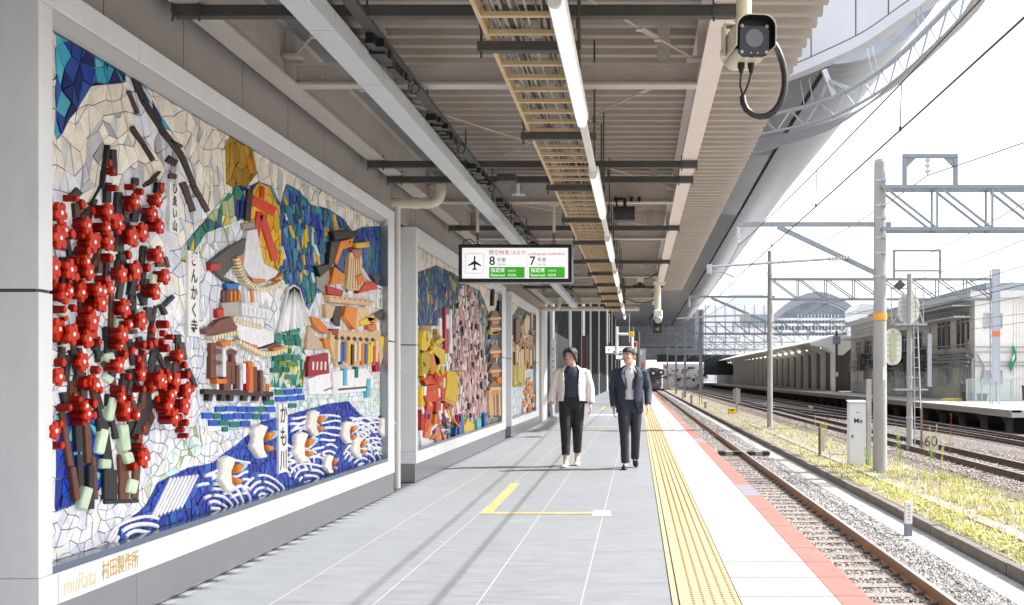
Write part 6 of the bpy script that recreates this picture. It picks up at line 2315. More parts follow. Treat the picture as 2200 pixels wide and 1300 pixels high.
for k, (x, y, h) in enumerate(((4.9, 97, .85), (5.0, 118, .8), (5.35, 84, .55), (8.3, 88, .8), (11.4, 70, .6))):
    mb = MB()
    mb.box(x - .09, x + .09, y - .09, y + .09, -1.25, -1.2 + h * .8)
    mb.box(x - .14, x + .14, y - .14, y + .14, -1.2 + h * .8, -1.2 + h)
    tag(mb.build("marker_stump", CONCRETE, loc=(x, y, -1.25)), ["short concrete stump by the drain near the dark steel mast", "farther concrete stump by the drain past the dark steel mast", "low concrete stump on the gravel before the dark mast", "concrete stump between the two far tracks", "low concrete stump beside the farthest track"][k], "post", "concrete stumps along the tracks")
t = thing("dwarf_signal", "twin round dwarf signal low beside the far end of the near track", "signal", (.9, 120, 0))
for dx in (0, .9):
    mb = MB()
    mb.cyl((1.75 + dx, 120, 1.75 + dx * .1), (1.75 + dx, 119.8, 1.75 + dx * .1), .38, n=16)
    mb.build("round_plate", BLACK, t)
    MB().cyl((1.75 + dx, 119.7, 1.75 + dx * .1), (1.75 + dx, 119.79, 1.75 + dx * .1), .17, n=12).build("lens", FWHT, t)
MB().box(1.6, 3.2, 120.05, 120.25, 1.2, 1.35).build("arm", DARK_STEEL, t)
MB().box(1.45, 1.6, 120.0, 120.2, -.0, 2.4).build("post", DARK_STEEL, t)

# ---- grass (stuff) and the taller weeds one by one
GRASS = mat("grass_blades", rough=.7, var=.2, scale=3, attr=True)
rg = random.Random(31)
GC = [(.50, .52, .08), (.60, .56, .12), (.38, .48, .09), (.66, .60, .26), (.70, .62, .38), (.28, .40, .09), (.74, .68, .46)]
mb = MB()


def blade(mb, x, y, z, h, w, lean, az, col):
    dx, dy = math.cos(az), math.sin(az)
    px, py = -dy * w, dx * w
    a = (x - px, y - py, z)
    b = (x + px, y + py, z)
    m1 = (x + dx * lean * .35 - px * .7, y + dy * lean * .35 - py * .7, z + h * .6)
    m2 = (x + dx * lean * .35 + px * .7, y + dy * lean * .35 + py * .7, z + h * .6)
    tp = (x + dx * lean, y + dy * lean, z + h)
    mb.add([a, b, m2, m1, tp], [(0, 1, 2, 3), (3, 2, 4)], 0, col)


for _ in range(5200):
    y = 13.0 * (60 / 13.0) ** (rg.random() ** 1.25)
    x = rg.uniform(5.08, 8.3)
    if 5.7 < x < 6.1 and y < 22 and rg.random() < .75:
        continue
    if y > 30 and rg.random() < .55:
        continue
    dens = .5 + .5 * math.sin(x * 2.1 + 1.3) * math.sin(y * .7)
    if rg.random() > .12 + 1.0 * dens ** 1.6 or (math.sin(x * 4.3 + y * 1.9) > .55 and rg.random() < .8):
        continue
    dry = rg.random()
    pal = GC[:3] + GC[5:6] if dry < .36 else GC[1:2] + GC[3:5] + GC[6:]
    for k in range(rg.randint(7, 14)):
        c = rg.choice(pal)
        f = rg.uniform(.75, 1.15)
        blade(mb, x + rg.gauss(0, .07), y + rg.gauss(0, .08), -1.15, rg.uniform(.04, .14) * (1.5 if dry > .85 else 1), rg.uniform(.004, .009), rg.uniform(.02, .12), rg.uniform(0, 6.28), (c[0] * f, c[1] * f, c[2] * f))
# low creeping leaves near the kerb
for _ in range(8500):
    y = 12.5 * (34 / 12.5) ** rg.random()
    x = rg.uniform(5.07, 5.8) if rg.random() < .55 else rg.uniform(5.9, 8.2)
    if math.sin(x * 3.1 + y * .5) * math.sin(y * .9 + 2) < -.25:
        continue
    c = rg.choice(GC[:3])
    f = rg.uniform(.85, 1.25)
    r = rg.uniform(.015, .035)
    a = rg.uniform(0, 6.28)
    z = -1.148 + rg.uniform(.0, .07)
    tz = rg.uniform(-.6, .6) * r
    mb.add([(x + r * math.cos(a), y + r * math.sin(a), z + tz), (x - r * .6 * math.sin(a), y + r * .6 * math.cos(a), z), (x - r * math.cos(a), y - r * math.sin(a), z - tz * .3), (x + r * .6 * math.sin(a), y - r * .6 * math.cos(a), z + .006)], [(0, 1, 2, 3)], 0, (c[0] * f, c[1] * f, c[2] * f))
struct(mb.build("grass", GRASS), 'stuff')


def weed(label, x, y, h, kind, seed):
    r_ = random.Random(seed)
    t = thing("weed_plant", label, "weed", (x, y, -1.15), "tall weeds along the kerb")
    sm_, lf = MB(), MB()
    for s in range(r_.randint(1, 3) if kind != "rust" else 1):
        bx, by = x + r_.uniform(-.06, .06), y + r_.uniform(-.06, .06)
        hh = h * r_.uniform(.75, 1)
        ln = Vector((r_.uniform(-.12, .12), r_.uniform(-.1, .1), 0))
        pts = [Vector((bx, by, -1.16)) + ln * (k / 5) ** 2 + Vector((0, 0, hh * k / 5)) for k in range(6)]
        sc_ = {"green": (.26, .34, .08), "dry": (.52, .44, .18), "rust": (.36, .13, .05)}[kind]
        sm_.tube(pts, [.009, .008, .007, .006, .005, .003], 5, col=sc_)
        lc = {"green": [(.28, .42, .08), (.40, .50, .10), (.20, .34, .07)], "dry": [(.60, .52, .16), (.66, .58, .2), (.50, .44, .1)], "rust": [(.42, .15, .05), (.34, .11, .04)]}[kind]
        n_ = {"green": 34, "dry": 60, "rust": 22}[kind]
        for k in range(n_):
            f = r_.uniform(.12, 1) if kind == "green" else r_.uniform(.5, 1)
            i = min(4, int(f * 5))
            p = pts[i].lerp(pts[i + 1], f * 5 - i)
            L_ = (.16 * (1.1 - f) + .04) * r_.uniform(.7, 1.2) if kind == "green" else r_.uniform(.03, .07)
            blade(lf, p.x, p.y, p.z, L_ * r_.uniform(.1, .8), .008 if kind == "green" else .006, L_, r_.uniform(0, 6.28), r_.choice(lc))
    sm_.build("stem", GRASS, t)
    lf.build("leaves", GRASS, t)


WD = [("lone green weed growing over the kerb by the striped duct", 5.0, 27.5, .75, "green"), ("pale feathery weed beside the small relay post", 5.55, 32.3, 1.25, "dry"), ("yellow plumed weed left of the lettered cabinet", 6.3, 38, 1.3, "dry"),
      ("shorter yellow plume nearer the lettered cabinet", 6.55, 37, .95, "dry"), ("green branching weed hugging the right side of the nearest mast", 6.62, 27.2, 1.65, "green"), ("green weed at the foot of the lettered cabinet", 6.2, 28.7, .6, "green"),
      ("leafy weed under the 60 board", 8.4, 30.5, .95, "green"), ("rust red dry stalk standing tallest right of the 60 board", 9.0, 30.5, 1.45, "rust"), ("second rust brown stalk just below the 60 board", 8.15, 30, .9, "rust"),
      ("pale seeding weed between the 60 board and the rust stalk", 8.75, 31.5, 1.35, "dry"), ("fine dry weed in the middle of the grass patch", 6.7, 23.6, 1.1, "dry"), ("small green weed at the kerb's foot", 4.8, 25.3, .3, "green"),
      ("green weed between nearest mast and signal mast", 7.6, 31, 1.0, "green"), ("small dry weed beside the white marker post", 5.2, 17.0, .5, "dry"), ("yellow green weed at the end pier of the far platform", 17.3, 42.5, .9, "green")]
for k, w in enumerate(WD):
    weed(*w, 100 + k)
# ================================================================ opposite platform and its buildings
FARC = mat("old_platform_concrete", (.40, .39, .37), .85, var=.15, dirt=.4, dcol=(.2, .19, .17), dscale=.8)
mb = MB()
mb.box(14.85, 34, 46, 300, -.28, -.012)
mb.box(14.85, 19.0, 42.2, 46, -.30, -.013)
mb.box(14.80, 15.25, 42.2, 300, -.10, .0)
op = struct(mb.build("platform", FARC))
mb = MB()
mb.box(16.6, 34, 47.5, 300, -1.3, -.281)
mb.build("shade_block", mat("void_shade", (.035, .033, .032), .9), op)  # near-black block stands in for the shade of the open void
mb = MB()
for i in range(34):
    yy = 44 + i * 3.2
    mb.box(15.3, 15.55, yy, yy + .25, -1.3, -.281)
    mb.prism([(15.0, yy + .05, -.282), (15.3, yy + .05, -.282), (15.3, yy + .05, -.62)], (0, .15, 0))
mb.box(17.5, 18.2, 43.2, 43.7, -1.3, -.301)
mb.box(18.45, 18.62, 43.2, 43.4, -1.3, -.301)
mb.build("pier", mat("shaded_pier_concrete", (.09, .085, .08), .9), op)  # concrete darkened so the void's shade sits in its colour
t = thing("platform_stair", "white handrail and steps at the end of the opposite platform", "stairs", (19.6, 42, -1.2))
mb = MB()
for i in range(6):
    mb.box(19.05, 20.2, 41.2 + i * .28, 41.5 + i * .28, -1.3, -1.1 + i * .18)
mb.build("step", FARC, t)
mb = MB()
for dx in (0, .1):
    for a, b in (((18.95, 43.4, 1.0), (19.4, 40.6, -.1)), ((18.95, 43.4, .5), (19.4, 40.6, -.6)), ((18.95, 43.4, -.01), (18.95, 43.4, 1.0)), ((19.4, 40.6, -1.2), (19.4, 40.6, -.1)), ((19.15, 42.0, -.9), (19.15, 42.0, .5))):
        mb.beam((a[0] + dx * 10, a[1], a[2]), (b[0] + dx * 10, b[1], b[2]), .05)
mb.build("handrail", FWHT, t)

# ---- long roof with columns
cn = thing("platform_roof", "long pale roof on rows of grey columns over the opposite platform", "roof", (18.5, 160, 0))
RFC = mat("pale_roof_sheet", (.76, .76, .76), .6, var=.06)
mb = MB()
mb.prism([(15.7, 97, 4.35), (18.6, 97, 5.15), (23.0, 97, 4.5), (23.0, 97, 4.65), (18.6, 97, 5.33), (15.65, 97, 4.5)], (0, 158, 0))
mb.build("roof_sheet", RFC, cn)
mb = MB()
mb.prism([(15.75, 96.8, 4.35), (18.6, 96.8, 5.13), (22.8, 96.8, 4.45), (22.8, 96.8, 4.1), (19.5, 96.8, 4.0), (18.7, 96.8, 3.3), (18.0, 96.8, 3.3), (17.2, 96.8, 4.0), (15.75, 96.8, 4.2)], (0, .18, 0))
mb.build("gable_board", mat("pale_gable_paint", (.72, .72, .71), .6), cn)
COLC = mat("grey_column_paint", (.60, .59, .58), .6, var=.08)
for i in range(28):
    yy = 99.5 + i * 5.3
    mb = MB()
    mb.box(18.05, 18.5, yy - .2, yy + .2, 0, 4.6)
    mb.prism([(16.4, yy - .1, 4.45), (18.05, yy - .1, 4.85), (18.05, yy - .1, 3.5)], (0, .2, 0))
    mb.build("column", COLC, cn)
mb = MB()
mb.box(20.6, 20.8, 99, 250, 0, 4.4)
mb.build("rear_wall", mat("dark_grey_rear_wall", (.16, .155, .15), .8, var=.3, scale=1.5, stretch=(1, .6, .2)), cn)  # dark grey with blotchy noise
mb = MB()
for i in range(30):
    mb.box(17.4, 17.6, 100 + i * 5, 101.3 + i * 5, 4.02, 4.08)
mb.build("strip_lamp", mat("warm_lit_tube", (1, .93, .75), .4, var=0, emit=2.5), cn)

# ---- station house at the right
sh = thing("station_house", "old two storey cream station house with tall windows and pipes on the opposite platform", "building", (24, 75, 0))
COR = mat("cream_corrugated", (.82, .81, .78), .6, var=.06, dirt=.25, dcol=(.42, .38, .3), dscale=.6)
OLDW = mat("aged_cream_wall", (.66, .64, .59), .8, var=.14, dirt=.5, dcol=(.25, .2, .14), dscale=.7)
mb = MB()
mb.box(19.05, 34, 60, 95, 0, 5.75)
mb.build("wall", OLDW, sh)
mb = MB()
mb.box(19.02, 34, 59.93, 59.995, 0, 5.75)
for i in range(74):
    x = 21.2 + i * .17
    mb.box(x, x + .05, 59.88, 59.929, .1, 5.6)
mb.build("corrugated_cladding", COR, sh)
mb = MB()
mb.box(18.6, 34.5, 59.4, 95.5, 5.76, 6.15)
mb.box(18.2, 21.5, 70, 95.5, 4.55, 4.72)
mb.build("eaves_slab", mat("pale_eaves", (.70, .70, .70), .7, var=.1, dirt=.3, dcol=(.35, .34, .33)), sh)
mb = MB()
mb.box(21, 36, 64, 97, 6.16, 7.0)
mb.build("roof", mat("grey_green_roof", (.24, .28, .30), .7), sh)
mb = MB()
mb.box(18.0, 19.05, 60.5, 72, 4.70, 4.80)
mb.box(17.9, 19.05, 60.5, 72, 5.35, 5.42)
mb.build("awning", mat("awning_sheet", (.50, .52, .54), .5), sh)
PANE = mat("dark_purple_glass", (.05, .04, .06), .15, var=.3, scale=1)
PANEL_ = mat("pale_glass", (.40, .43, .45), .2, var=.2, scale=2)
FRM = mat("grey_window_frame", (.52, .51, .49), .6)


def window_y(y0, y1, z0, z1, x, n, glass, parent, cat="window"):
    """window in a wall whose face looks to -x"""
    mb = MB()
    mb.box(x - .06, x, y0, y1, z0 - .06, z0)
    mb.box(x - .06, x, y0, y1, z1, z1 + .06)
    for k in range(n + 1):
        yy = y0 + (y1 - y0) * k / n
        mb.box(x - .055, x - .001, yy - .04, yy + .04, z0, z1)
    if z1 - z0 > 1:
        mb.box(x - .05, x - .002, y0, y1, z0 + (z1 - z0) * .72, z0 + (z1 - z0) * .72 + .06)
    w = mb.build("window", FRM, parent)
    MB().box(x - .02, x - .004, y0 + .01, y1 - .01, z0 + .001, z1 - .001).build("pane", glass, w)


def window_x(x0, x1, z0, z1, y, n, glass, parent):
    mb = MB()
    mb.box(x0, x1, y - .06, y, z0 - .06, z0)
    mb.box(x0, x1, y - .06, y, z1, z1 + .06)
    for k in range(n + 1):
        xx = x0 + (x1 - x0) * k / n
        mb.box(xx - .04, xx + .04, y - .055, y - .001, z0, z1)
    w = mb.build("window", FRM, parent)
    MB().box(x0 + .01, x1 - .01, y - .02, y - .004, z0 + .001, z1 - .001).build("pane", glass, w)


window_y(60.8, 63.4, 3.05, 5.05, 19.045, 3, PANE, sh)
window_y(64.6, 67.4, 3.05, 5.0, 19.045, 3, PANE, sh)
window_y(64.2, 67.2, .75, 2.7, 19.045, 3, PANEL_, sh)
for i in range(6):
    window_y(71 + i * 3.8, 73.6 + i * 3.8, 3.0, 4.3, 19.045, 3, PANE, sh)
    window_y(70.5 + i * 3.8, 72.6 + i * 3.8, .9, 2.2, 19.045, 2, PANEL_, sh)
window_x(19.55, 20.55, 4.1, 4.85, 59.925, 2, PANEL_, sh)
window_x(19.55, 20.55, .95, 1.65, 59.925, 2, PANEL_, sh)
mb = MB()
mb.box(18.97, 19.04, 61.0, 62.6, .02, 2.75)
d_ = mb.build("door", mat("grey_green_door", (.30, .31, .30), .6), sh)
mb = MB()
for a, b in ((61.15, 61.7), (61.85, 62.45)):
    mb.box(18.955, 18.969, a, b, .9, 2.5)
mb.build("pane", PANEL_, d_)
PIPE = mat("grey_pipe", (.34, .34, .34), .5, var=.15)
mb = MB()
rg = random.Random(77)
for z, r in ((2.55, .07), (2.38, .05), (2.2, .08), (2.0, .045), (1.86, .045), (2.75, .04), (3.2, .045)):
    pts = [(18.85 - rg.uniform(0, .2), 60.2 + k * 2.4, z + rg.uniform(-.05, .05)) for k in range(15)]
    mb.tube(pts, r, 6)
for k in range(26):
    yy = 60.6 + rg.uniform(0, 30)
    z0 = rg.uniform(0, 2)
    mb.cyl((18.95, yy, z0), (18.95, yy, rg.uniform(2.2, 5.2)), rg.uniform(.03, .06), n=6)
mb.tube([(19.0, 59.8, 2.35), (18.8, 59.7, 2.3), (18.8, 59.7, 0.2)], .06, 8)
for z in (2.72, 2.15, 1.95, 3.0):
    mb.cyl((19.0, 59.8, z), (34, 59.8, z), .035, n=6)
mb.tube([(19.3, 59.8, 1.0), (19.5, 59.8, 1.9), (19.1, 59.8, 2.6)], .05, 6)
mb.build("pipes", PIPE, sh)
for k in range(16):
    mb = MB()
    yy = 68 + rg.uniform(0, 24)
    mb.box(18.4, 18.95, yy, yy + rg.uniform(.5, 1.4), 1.6 + rg.uniform(0, .9), 2.5 + rg.uniform(0, .8))
    mb.build("service_box", mat("sooty_boxes", (.10, .10, .10), .7, var=.4, scale=1), sh)
mb = MB()
for x, z in ((22.2, 4.6), (23.0, 4.7), (22.2, 3.75), (23.0, 3.85)):
    mb.cyl((x, 59.8, z), (x, 59.88, z), .11, n=10)
mb.build("vent_cap", GALV, sh)
for k, (yy, w, h) in enumerate(((69, 1.0, 1.1), (73, .9, 1.2), (75.5, 1.0, .9), (80, 1.1, 1.3), (84, .9, 1.1), (88, 1.0, 1.0))):
    mb = MB()
    mb.box(17.9, 18.35, yy, yy + w, .05, h)
    t = mb.build("air_conditioner", mat("grey_metal_case", (.45, .45, .44), .6, var=.08), loc=(18.1, yy, 0), bevel=.02)
    tag(t, ["first grey outdoor unit left of the station house door", "second grey outdoor unit along the station house wall", "low grey outdoor unit, third along the station house wall", "tall grey outdoor unit midway along the station house wall", "fifth grey outdoor unit along the station house wall", "last grey outdoor unit near the platform roof"][k], "air conditioner", "outdoor units along the station house")
t = thing("glass_screen", "glazed screen with grey posts on the opposite platform end", "screen", (18.6, 56.5, 0))
mb = MB()
xs_ = [17.65, 18.45, 19.25, 20.05]
for x in xs_ + [20.9, 21.7]:
    mb.box(x - .03, x + .03, 56.97, 57.03, 0, 1.22)
for z in (.02, 1.18):
    mb.box(17.65, 21.7, 56.98, 57.02, z, z + .04)
mb.build("frame", GALV, t)
gl = bpy.data.materials.new("clear_green_glass")
gl.use_nodes = True
gb_ = gl.node_tree.nodes["Principled BSDF"]
gb_.inputs["Base Color"].default_value = (.75, .84, .84, 1)
gb_.inputs["Roughness"].default_value = .08
gb_.inputs["Transmission Weight"].default_value = .85
mb = MB()
for a, b in zip(xs_[:-1], xs_[1:]):
    mb.box(a + .04, b - .04, 56.995, 57.005, .07, 1.17)
mb.build("pane", gl, t)
for k, (x, w, h) in enumerate(((18.0, .5, .42), (18.8, .45, .36), (21.3, .55, .8))):
    mb = MB()
    mb.prism([(x - w / 2 * .8, 57.8, 0), (x + w / 2 * .8, 57.8, 0), (x + w / 2, 57.8, h), (x - w / 2, 57.8, h)], (0, .4, 0))
    mb.box(x - w / 2 - .02, x + w / 2 + .02, 57.77, 58.23, h + .001, h + .05)
    tag(mb.build("storage_tub", BLACK, loc=(x, 58, 0)), ["dark tub behind the left pane of the glazed screen", "lower dark tub behind the middle of the glazed screen", "taller dark bin right of the glazed screen"][k], "tub", "dark tubs behind the glazed screen")
t = thing("hanging_banner", "green and white pennant hanging on the cream corrugated wall", "banner", (21.9, 59.6, 1.0))
mb = MB()
mb.prism([P(2172, 800, 59.7), P(2166, 785, 59.7), P(2176, 765, 59.7), P(2174, 748, 59.7), P(2178, 742, 59.7), P(2183, 756, 59.7), P(2184, 772, 59.7), P(2176, 790, 59.7)], (0, .02, 0))
mb.build("green_cloth", mat("flag_green", (.01, .26, .12), .7, var=.1), t)
mb = MB()
mb.prism([P(2174, 778, 59.68), P(2176, 766, 59.68), P(2181, 760, 59.68), P(2179, 772, 59.68)], (0, .015, 0))
mb.build("white_patch", FWHT, t)
tag(MB().beam(P(2176, 735, 59.75), P(2176, 805, 59.75), .03).build("banner_pole", GALV, loc=P(2176, 805, 59.75)), "thin grey rod that carries the green pennant", "rod")
mb = MB()
mb.prism([(17.0, 58.5, .0), (17.9, 58.5, .0), (17.9, 58.5, .13), (17.3, 58.5, .13)], (0, 1.6, 0))
tag(mb.build("yellow_ramp", mat("yellow_step_paint", (.62, .55, .12), .7), loc=(17.4, 58.5, 0)), "small yellow edged step before the station house door", "step")
t = thing("lamp_post", "slim dark post with a white plate under the platform roof gable", "post", (17.6, 94, 0))
MB().cyl((17.6, 94, 0), (17.6, 94, 5.4), .11, n=10).build("pole", DARK_STEEL, t)
MB().box(17.48, 17.72, 93.84, 93.88, 1.35, 1.75).build("plate", FWHT, t)
MB().box(17.3, 17.9, 93.8, 94.2, 4.2, 4.9).build("lamp_case", TRUSS, t)

# ================================================================ far skyline
def facade(t, name, x0, x1, y, z0, z1, m):
    MB().box(x0, x1, y, y + 14, z0, z1).build(name, m, t)


GLZ = mat("blue_grey_glazing", (.24, .30, .36), .15, var=.25, scale=.4)
PALE = mat("pale_cladding", (.70, .72, .74), .5, var=.04, scale=.3)
t = thing("concert_hall", "broad arched building with dark curved roof edge and glass bands in the distance", "building", (50, 300, 0))
Ya = 300
arc0, arc1 = [], []
for k in range(25):
    f = k / 24
    u = 1654 + (1852 - 1654) * f
    v = 700 - 52 * math.sin(math.pi * f) ** .8
    p = P(u, v, Ya)
    arc0.append(p)
    arc1.append(p + Vector((0, 0, 2.6 - 1.2 * abs(f - .5))))
mb = MB()
mb.prism(arc0 + arc1[::-1], (0, -3, 0))
mb.build("curved_roof", mat("grey_arch_roof", (.24, .26, .30), .5, var=.06), t)
mb = MB()
mb.prism([Vector((p.x, Ya + .5, p.z)) for p in arc0] + [Vector((arc0[-1].x, Ya + .5, 2)), Vector((arc0[0].x, Ya + .5, 2))], (0, 12, 0))
mb.build("glass_wall", GLZ, t)
mb = MB()
for v in (686, 698, 712):
    a, b = P(1662, v, Ya), P(1846, v, Ya)
    mb.box(a.x, b.x, Ya - .6, Ya + .4, a.z - .35, a.z + .35)
for k in range(26):
    u = 1664 + k * 7.2
    a, b = P(u, 676 if 6 < k < 20 else 690, Ya), P(u, 722, Ya)
    mb.box(a.x - .1, a.x + .1, Ya - .3, Ya + .45, b.z, a.z)
a, b = P(1640, 722, Ya), P(1870, 770, Ya)
mb.box(a.x, b.x, Ya - 2, Ya + .3, b.z - 4, a.z)
mb.build("white_band", PALE, t)
t = thing("white_tower_block", "pale square building with a dark window grid left of the arched building", "building", (32, 290, 0))
a, b = P(1512, 655, 285), P(1662, 790, 285)
MB().box(a.x, b.x, 285, 299, -1.3, a.z).build("wall", PALE, t)
a, b = P(1555, 635, 288), P(1658, 656, 288)
mb = MB()
mb.prism([P(1545, 655, 288), P(1568, 634, 288), P(1640, 632, 288), P(1660, 655, 288)], (0, 8, 0))
mb.build("roof", mat("light_grey_roof", (.55, .57, .60), .6), t)
for r in range(3):
    for c in range(6):
        u, v = 1590 + c * 10.6, 676 + r * 10
        a, b = P(u, v, 284.9), P(u + 8.5, v + 8, 284.9)
        MB().box(a.x, b.x, 284.7, 284.98, b.z, a.z).build("window", GLZ, t)
mb = MB()
for k in range(7):
    p = P(1516 + k * 21, 0, 284.9)
    mb.box(p.x - .08, p.x + .08, 284.8, 284.97, 0, P(0, 656, 285).z)
for v in (678, 702, 726):
    p0, p1 = P(1512, v, 284.9), P(1588, v, 284.9)
    mb.box(p0.x, p1.x, 284.8, 284.96, p0.z - .08, p0.z + .08)
mb.build("panel_joint", GREY_PANEL, t)
t = thing("apartment_block", "low pale block behind the station house roof", "building", (60, 240, 0))
a, b = P(1838, 668, 240), P(1912, 740, 240)
MB().box(a.x, b.x, 240, 252, 0, a.z).build("wall", PALE, t)
mb = MB()
mb.prism([P(1836, 668, 239.5), P(1914, 668, 239.5), P(1905, 656, 239.5), P(1850, 652, 239.5)], (0, 13, 0))
mb.build("roof", mat("light_grey_roof"), t)
for c in range(4):
    a, b = P(1848 + c * 15, 684, 239.9), P(1857 + c * 15, 694, 239.9)
    MB().box(a.x, b.x, 239.8, 239.98, b.z, a.z).build("window", GLZ, t)
# grey concourse over the tracks, black bridge, poster wall, train
t = thing("concourse_building", "grey station concourse spanning the tracks at the far end", "building", (6, 215, 0))
CNC = mat("mid_grey_cladding", (.30, .31, .33), .6, var=.08, scale=.5)  # even mid grey with faint noise
a, b = P(1340, 690, 215), P(1512, 770, 215)
MB().box(a.x, b.x, 215, 235, b.z, 15).build("wall", CNC, t)
mb = MB()
for r, v in enumerate((728, 742)):
    for c in range(5):
        q0, q1 = P(1464 + c * 9, v, 214.9), P(1471 + c * 9, v + 11, 214.9)
        mb.box(q0.x, q1.x, 214.7, 214.98, q1.z, q0.z)
mb.build("window", GLZ, t)
t = thing("track_bridge", "black girder bridge low over the far tracks", "bridge", (12, 208, 0))
a, b = P(1412, 762, 208), P(1640, 777, 208)
MB().box(a.x, b.x, 206, 214, b.z, a.z).build("girder", mat("black_girder", (.02, .022, .025), .6), t)
a = P(1512, 770, 206)
mb = MB()
mb.box(a.x, a.x + 12, 205, 205.9, 1.7, a.z - .1)
for k in range(10):
    mb.box(a.x + k * 1.2, a.x + k * 1.2 + .25, 204.8, 204.98, 1.8, 3.5)
mb.build("abutment", MATS["black_girder"], t)
t = thing("poster_wall", "white wall with small red and black posters under the black bridge", "wall", (10, 240, 0))
a, b = P(1424, 782, 240), P(1512, 832, 240)
MB().box(a.x, b.x, 240, 241, -1.3, a.z).build("wall", mat("white_wall", (.72, .70, .70), .7, var=.15, scale=1.2), t)
mb = MB()
rg = random.Random(3)
for k in range(60):
    x, z = rg.uniform(a.x, b.x), rg.uniform(-1, a.z - .8)
    w, h = rg.uniform(.3, 1.1), rg.uniform(.2, .7)
    mb.box(x, x + w, 239.9, 239.97 + rg.uniform(0, .02), z, z + h, 0, rg.choice([(.6, .6, .6), (.5, .5, .52), (.62, .1, .18), (.3, .3, .32), (.78, .76, .74), (.7, .6, .55)]))
mb.build("poster", PAINTED, t)
t = thing("train", "dark grey train end standing far down the near track", "train", (2.85, 190, -1.1))
mb = MB()
mb.prism([(1.4, 190, -.55), (4.3, 190, -.55), (4.3, 190, 2.3), (4.05, 190, 2.8), (3.3, 190, 3.0), (2.4, 190, 3.0), (1.65, 190, 2.8), (1.4, 190, 2.3)], (0, 60, 0))
mb.build("car_body", mat("dark_grey_train", (.16, .165, .18), .45, var=.06), t, bevel=.08)
mb = MB()
mb.box(1.65, 2.5, 189.95, 189.995, .9, 2.2)
mb.box(3.2, 4.05, 189.95, 189.995, .9, 2.2)
mb.box(2.55, 3.15, 189.95, 189.995, .2, 2.3)
mb.build("window", PANE, t)
mb = MB()
mb.box(1.7, 4.0, 189.6, 189.99, -.95, -.552)
mb.cyl((2.85, 189, -.65), (2.85, 189.6, -.65), .16, n=10)
mb.build("coupler", DARK_STEEL, t)
for s in (1.9, 3.6):
    MB().cyl((s, 189.93, .35), (s, 189.99, .35), .13, n=12).build("headlight", FWHT, t)
mb = MB()
for s in (-.566, .566):
    for yy in (192, 194.2):
        mb.cyl((2.85 + s - .06, yy, -.67), (2.85 + s + .06, yy, -.67), .42, n=16)
mb.build("wheel", DARK_STEEL, t)

# ---- dark stone wall past the murals
t = thing("dark_facade", "long black stone and glass wall with pale mullions beyond the murals", "wall", (-2.95, 80, 0))
STONE = mat("polished_black_stone", (.03, .034, .037), .8, var=.35, scale=1.2, spec=.0)
MB().box(-3.4, -2.95, 33.7, 185, -.1, 9).build("stone_cladding", STONE, t)
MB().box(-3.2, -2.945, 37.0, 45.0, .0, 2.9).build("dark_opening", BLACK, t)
SILV = mat("pale_mullion", (.56, .57, .58), .4, metal=.3, var=.08)
for yy, w in ((36.2, .9), (45.7, .55), (56.6, 2.0), (65.4, .5), (79.5, .6), (101, 4.0), (120, 1), (140, 1), (160, 1)):
    MB().box(-2.99, -2.86, yy - w / 2, yy + w / 2, 0, 8.9).build("mullion", SILV, t)
mb = MB()
mb.box(-2.859, -2.853, 65.2, 65.6, 1.0, 2.4)
mb.box(-2.859, -2.853, 100, 101, .8, 2.4)
mb.build("yellow_strip", mat("lime_strip", (.62, .66, .05), .5), t)
mb = MB()
mb.box(-2.75, -2.5, 52.5, 52.8, 0, 3.35)
tag(mb.build("maroon_post", mat("maroon_paint", (.10, .03, .03), .5), loc=(-2.6, 52.6, 0)), "slim maroon post before the dark facade behind the woman", "post")
t = thing("white_notice", "narrow white upright notice board beside the dark opening", "sign", (-2.7, 35, 0))
MB().box(-2.84, -2.70, 34.9, 34.96, .4, 2.55).build("board", FWHT, t)
mb = MB()
rg = random.Random(9)
for k in range(9):
    mb.box(-2.81, -2.81 + rg.uniform(.03, .08), 34.893, 34.899, .6 + k * .2, .66 + k * .2)
mb.build("faded_lettering", GREY_PANEL, t)
# ---- white gate frame with a yellow elbow, red notice, dark pole
t = thing("gate_frame", "white tube frame with a yellow elbow and hanging white lamp on the platform", "frame", (-.3, 48, 0))
mb = MB()
mb.cyl((-.25, 48, 0), (-.25, 48, 3.25), .065, n=10)
mb.cyl((-.95, 48, 3.25), (-.33, 48, 3.25), .06, n=10)
mb.build("white_tube", FWHT, t, smooth=40)
MB().box(-.36, -.16, 47.9, 48.1, 3.13, 3.36).build("yellow_elbow", mat("bright_yellow_paint"), t, bevel=.03)
mb = MB()
mb.cyl((-.95, 48, 2.5), (-.95, 48, 3.6), .07, n=10)
mb.ball((-.95, 48, 2.42), .12)
mb.build("hanging_lamp", FWHT, t, smooth=50)
mb = MB()
mb.box(-.62, -.45, 47.9, 48.1, 2.2, 2.6)
mb.build("monitor", BLACK, t)
mb = MB()
for k in range(4):
    mb.beam((-.42 + k * .06, 47.95, 2.25), (-.30 + k * .06, 47.95, 2.60), .03, .02)
mb.build("striped_board", mat("red_white_strip", (.6, .12, .1), .5), t)
t = thing("red_notice", "white notice with a red square high on the dark platform pole", "sign", (-.05, 50, 0))
a, b = P(1358, 733, 50), P(1369, 758, 50)
MB().box(a.x, b.x, 50, 50.03, b.z, a.z).build("board", FWHT, t)
MB().box(a.x + .03, b.x - .03, 49.99, 49.998, a.z - .28, a.z - .04).build("red_square", SRED, t)
MB().cyl((.02, 50.1, 0), (.02, 50.1, 3.45), .09, n=10).build("dark_pole", DARK_STEEL, t)
t = thing("vending_sign", "cluster of white and orange notices behind the man's shoulder", "sign", (.1, 52, 0))
mb = MB()
rg = random.Random(14)
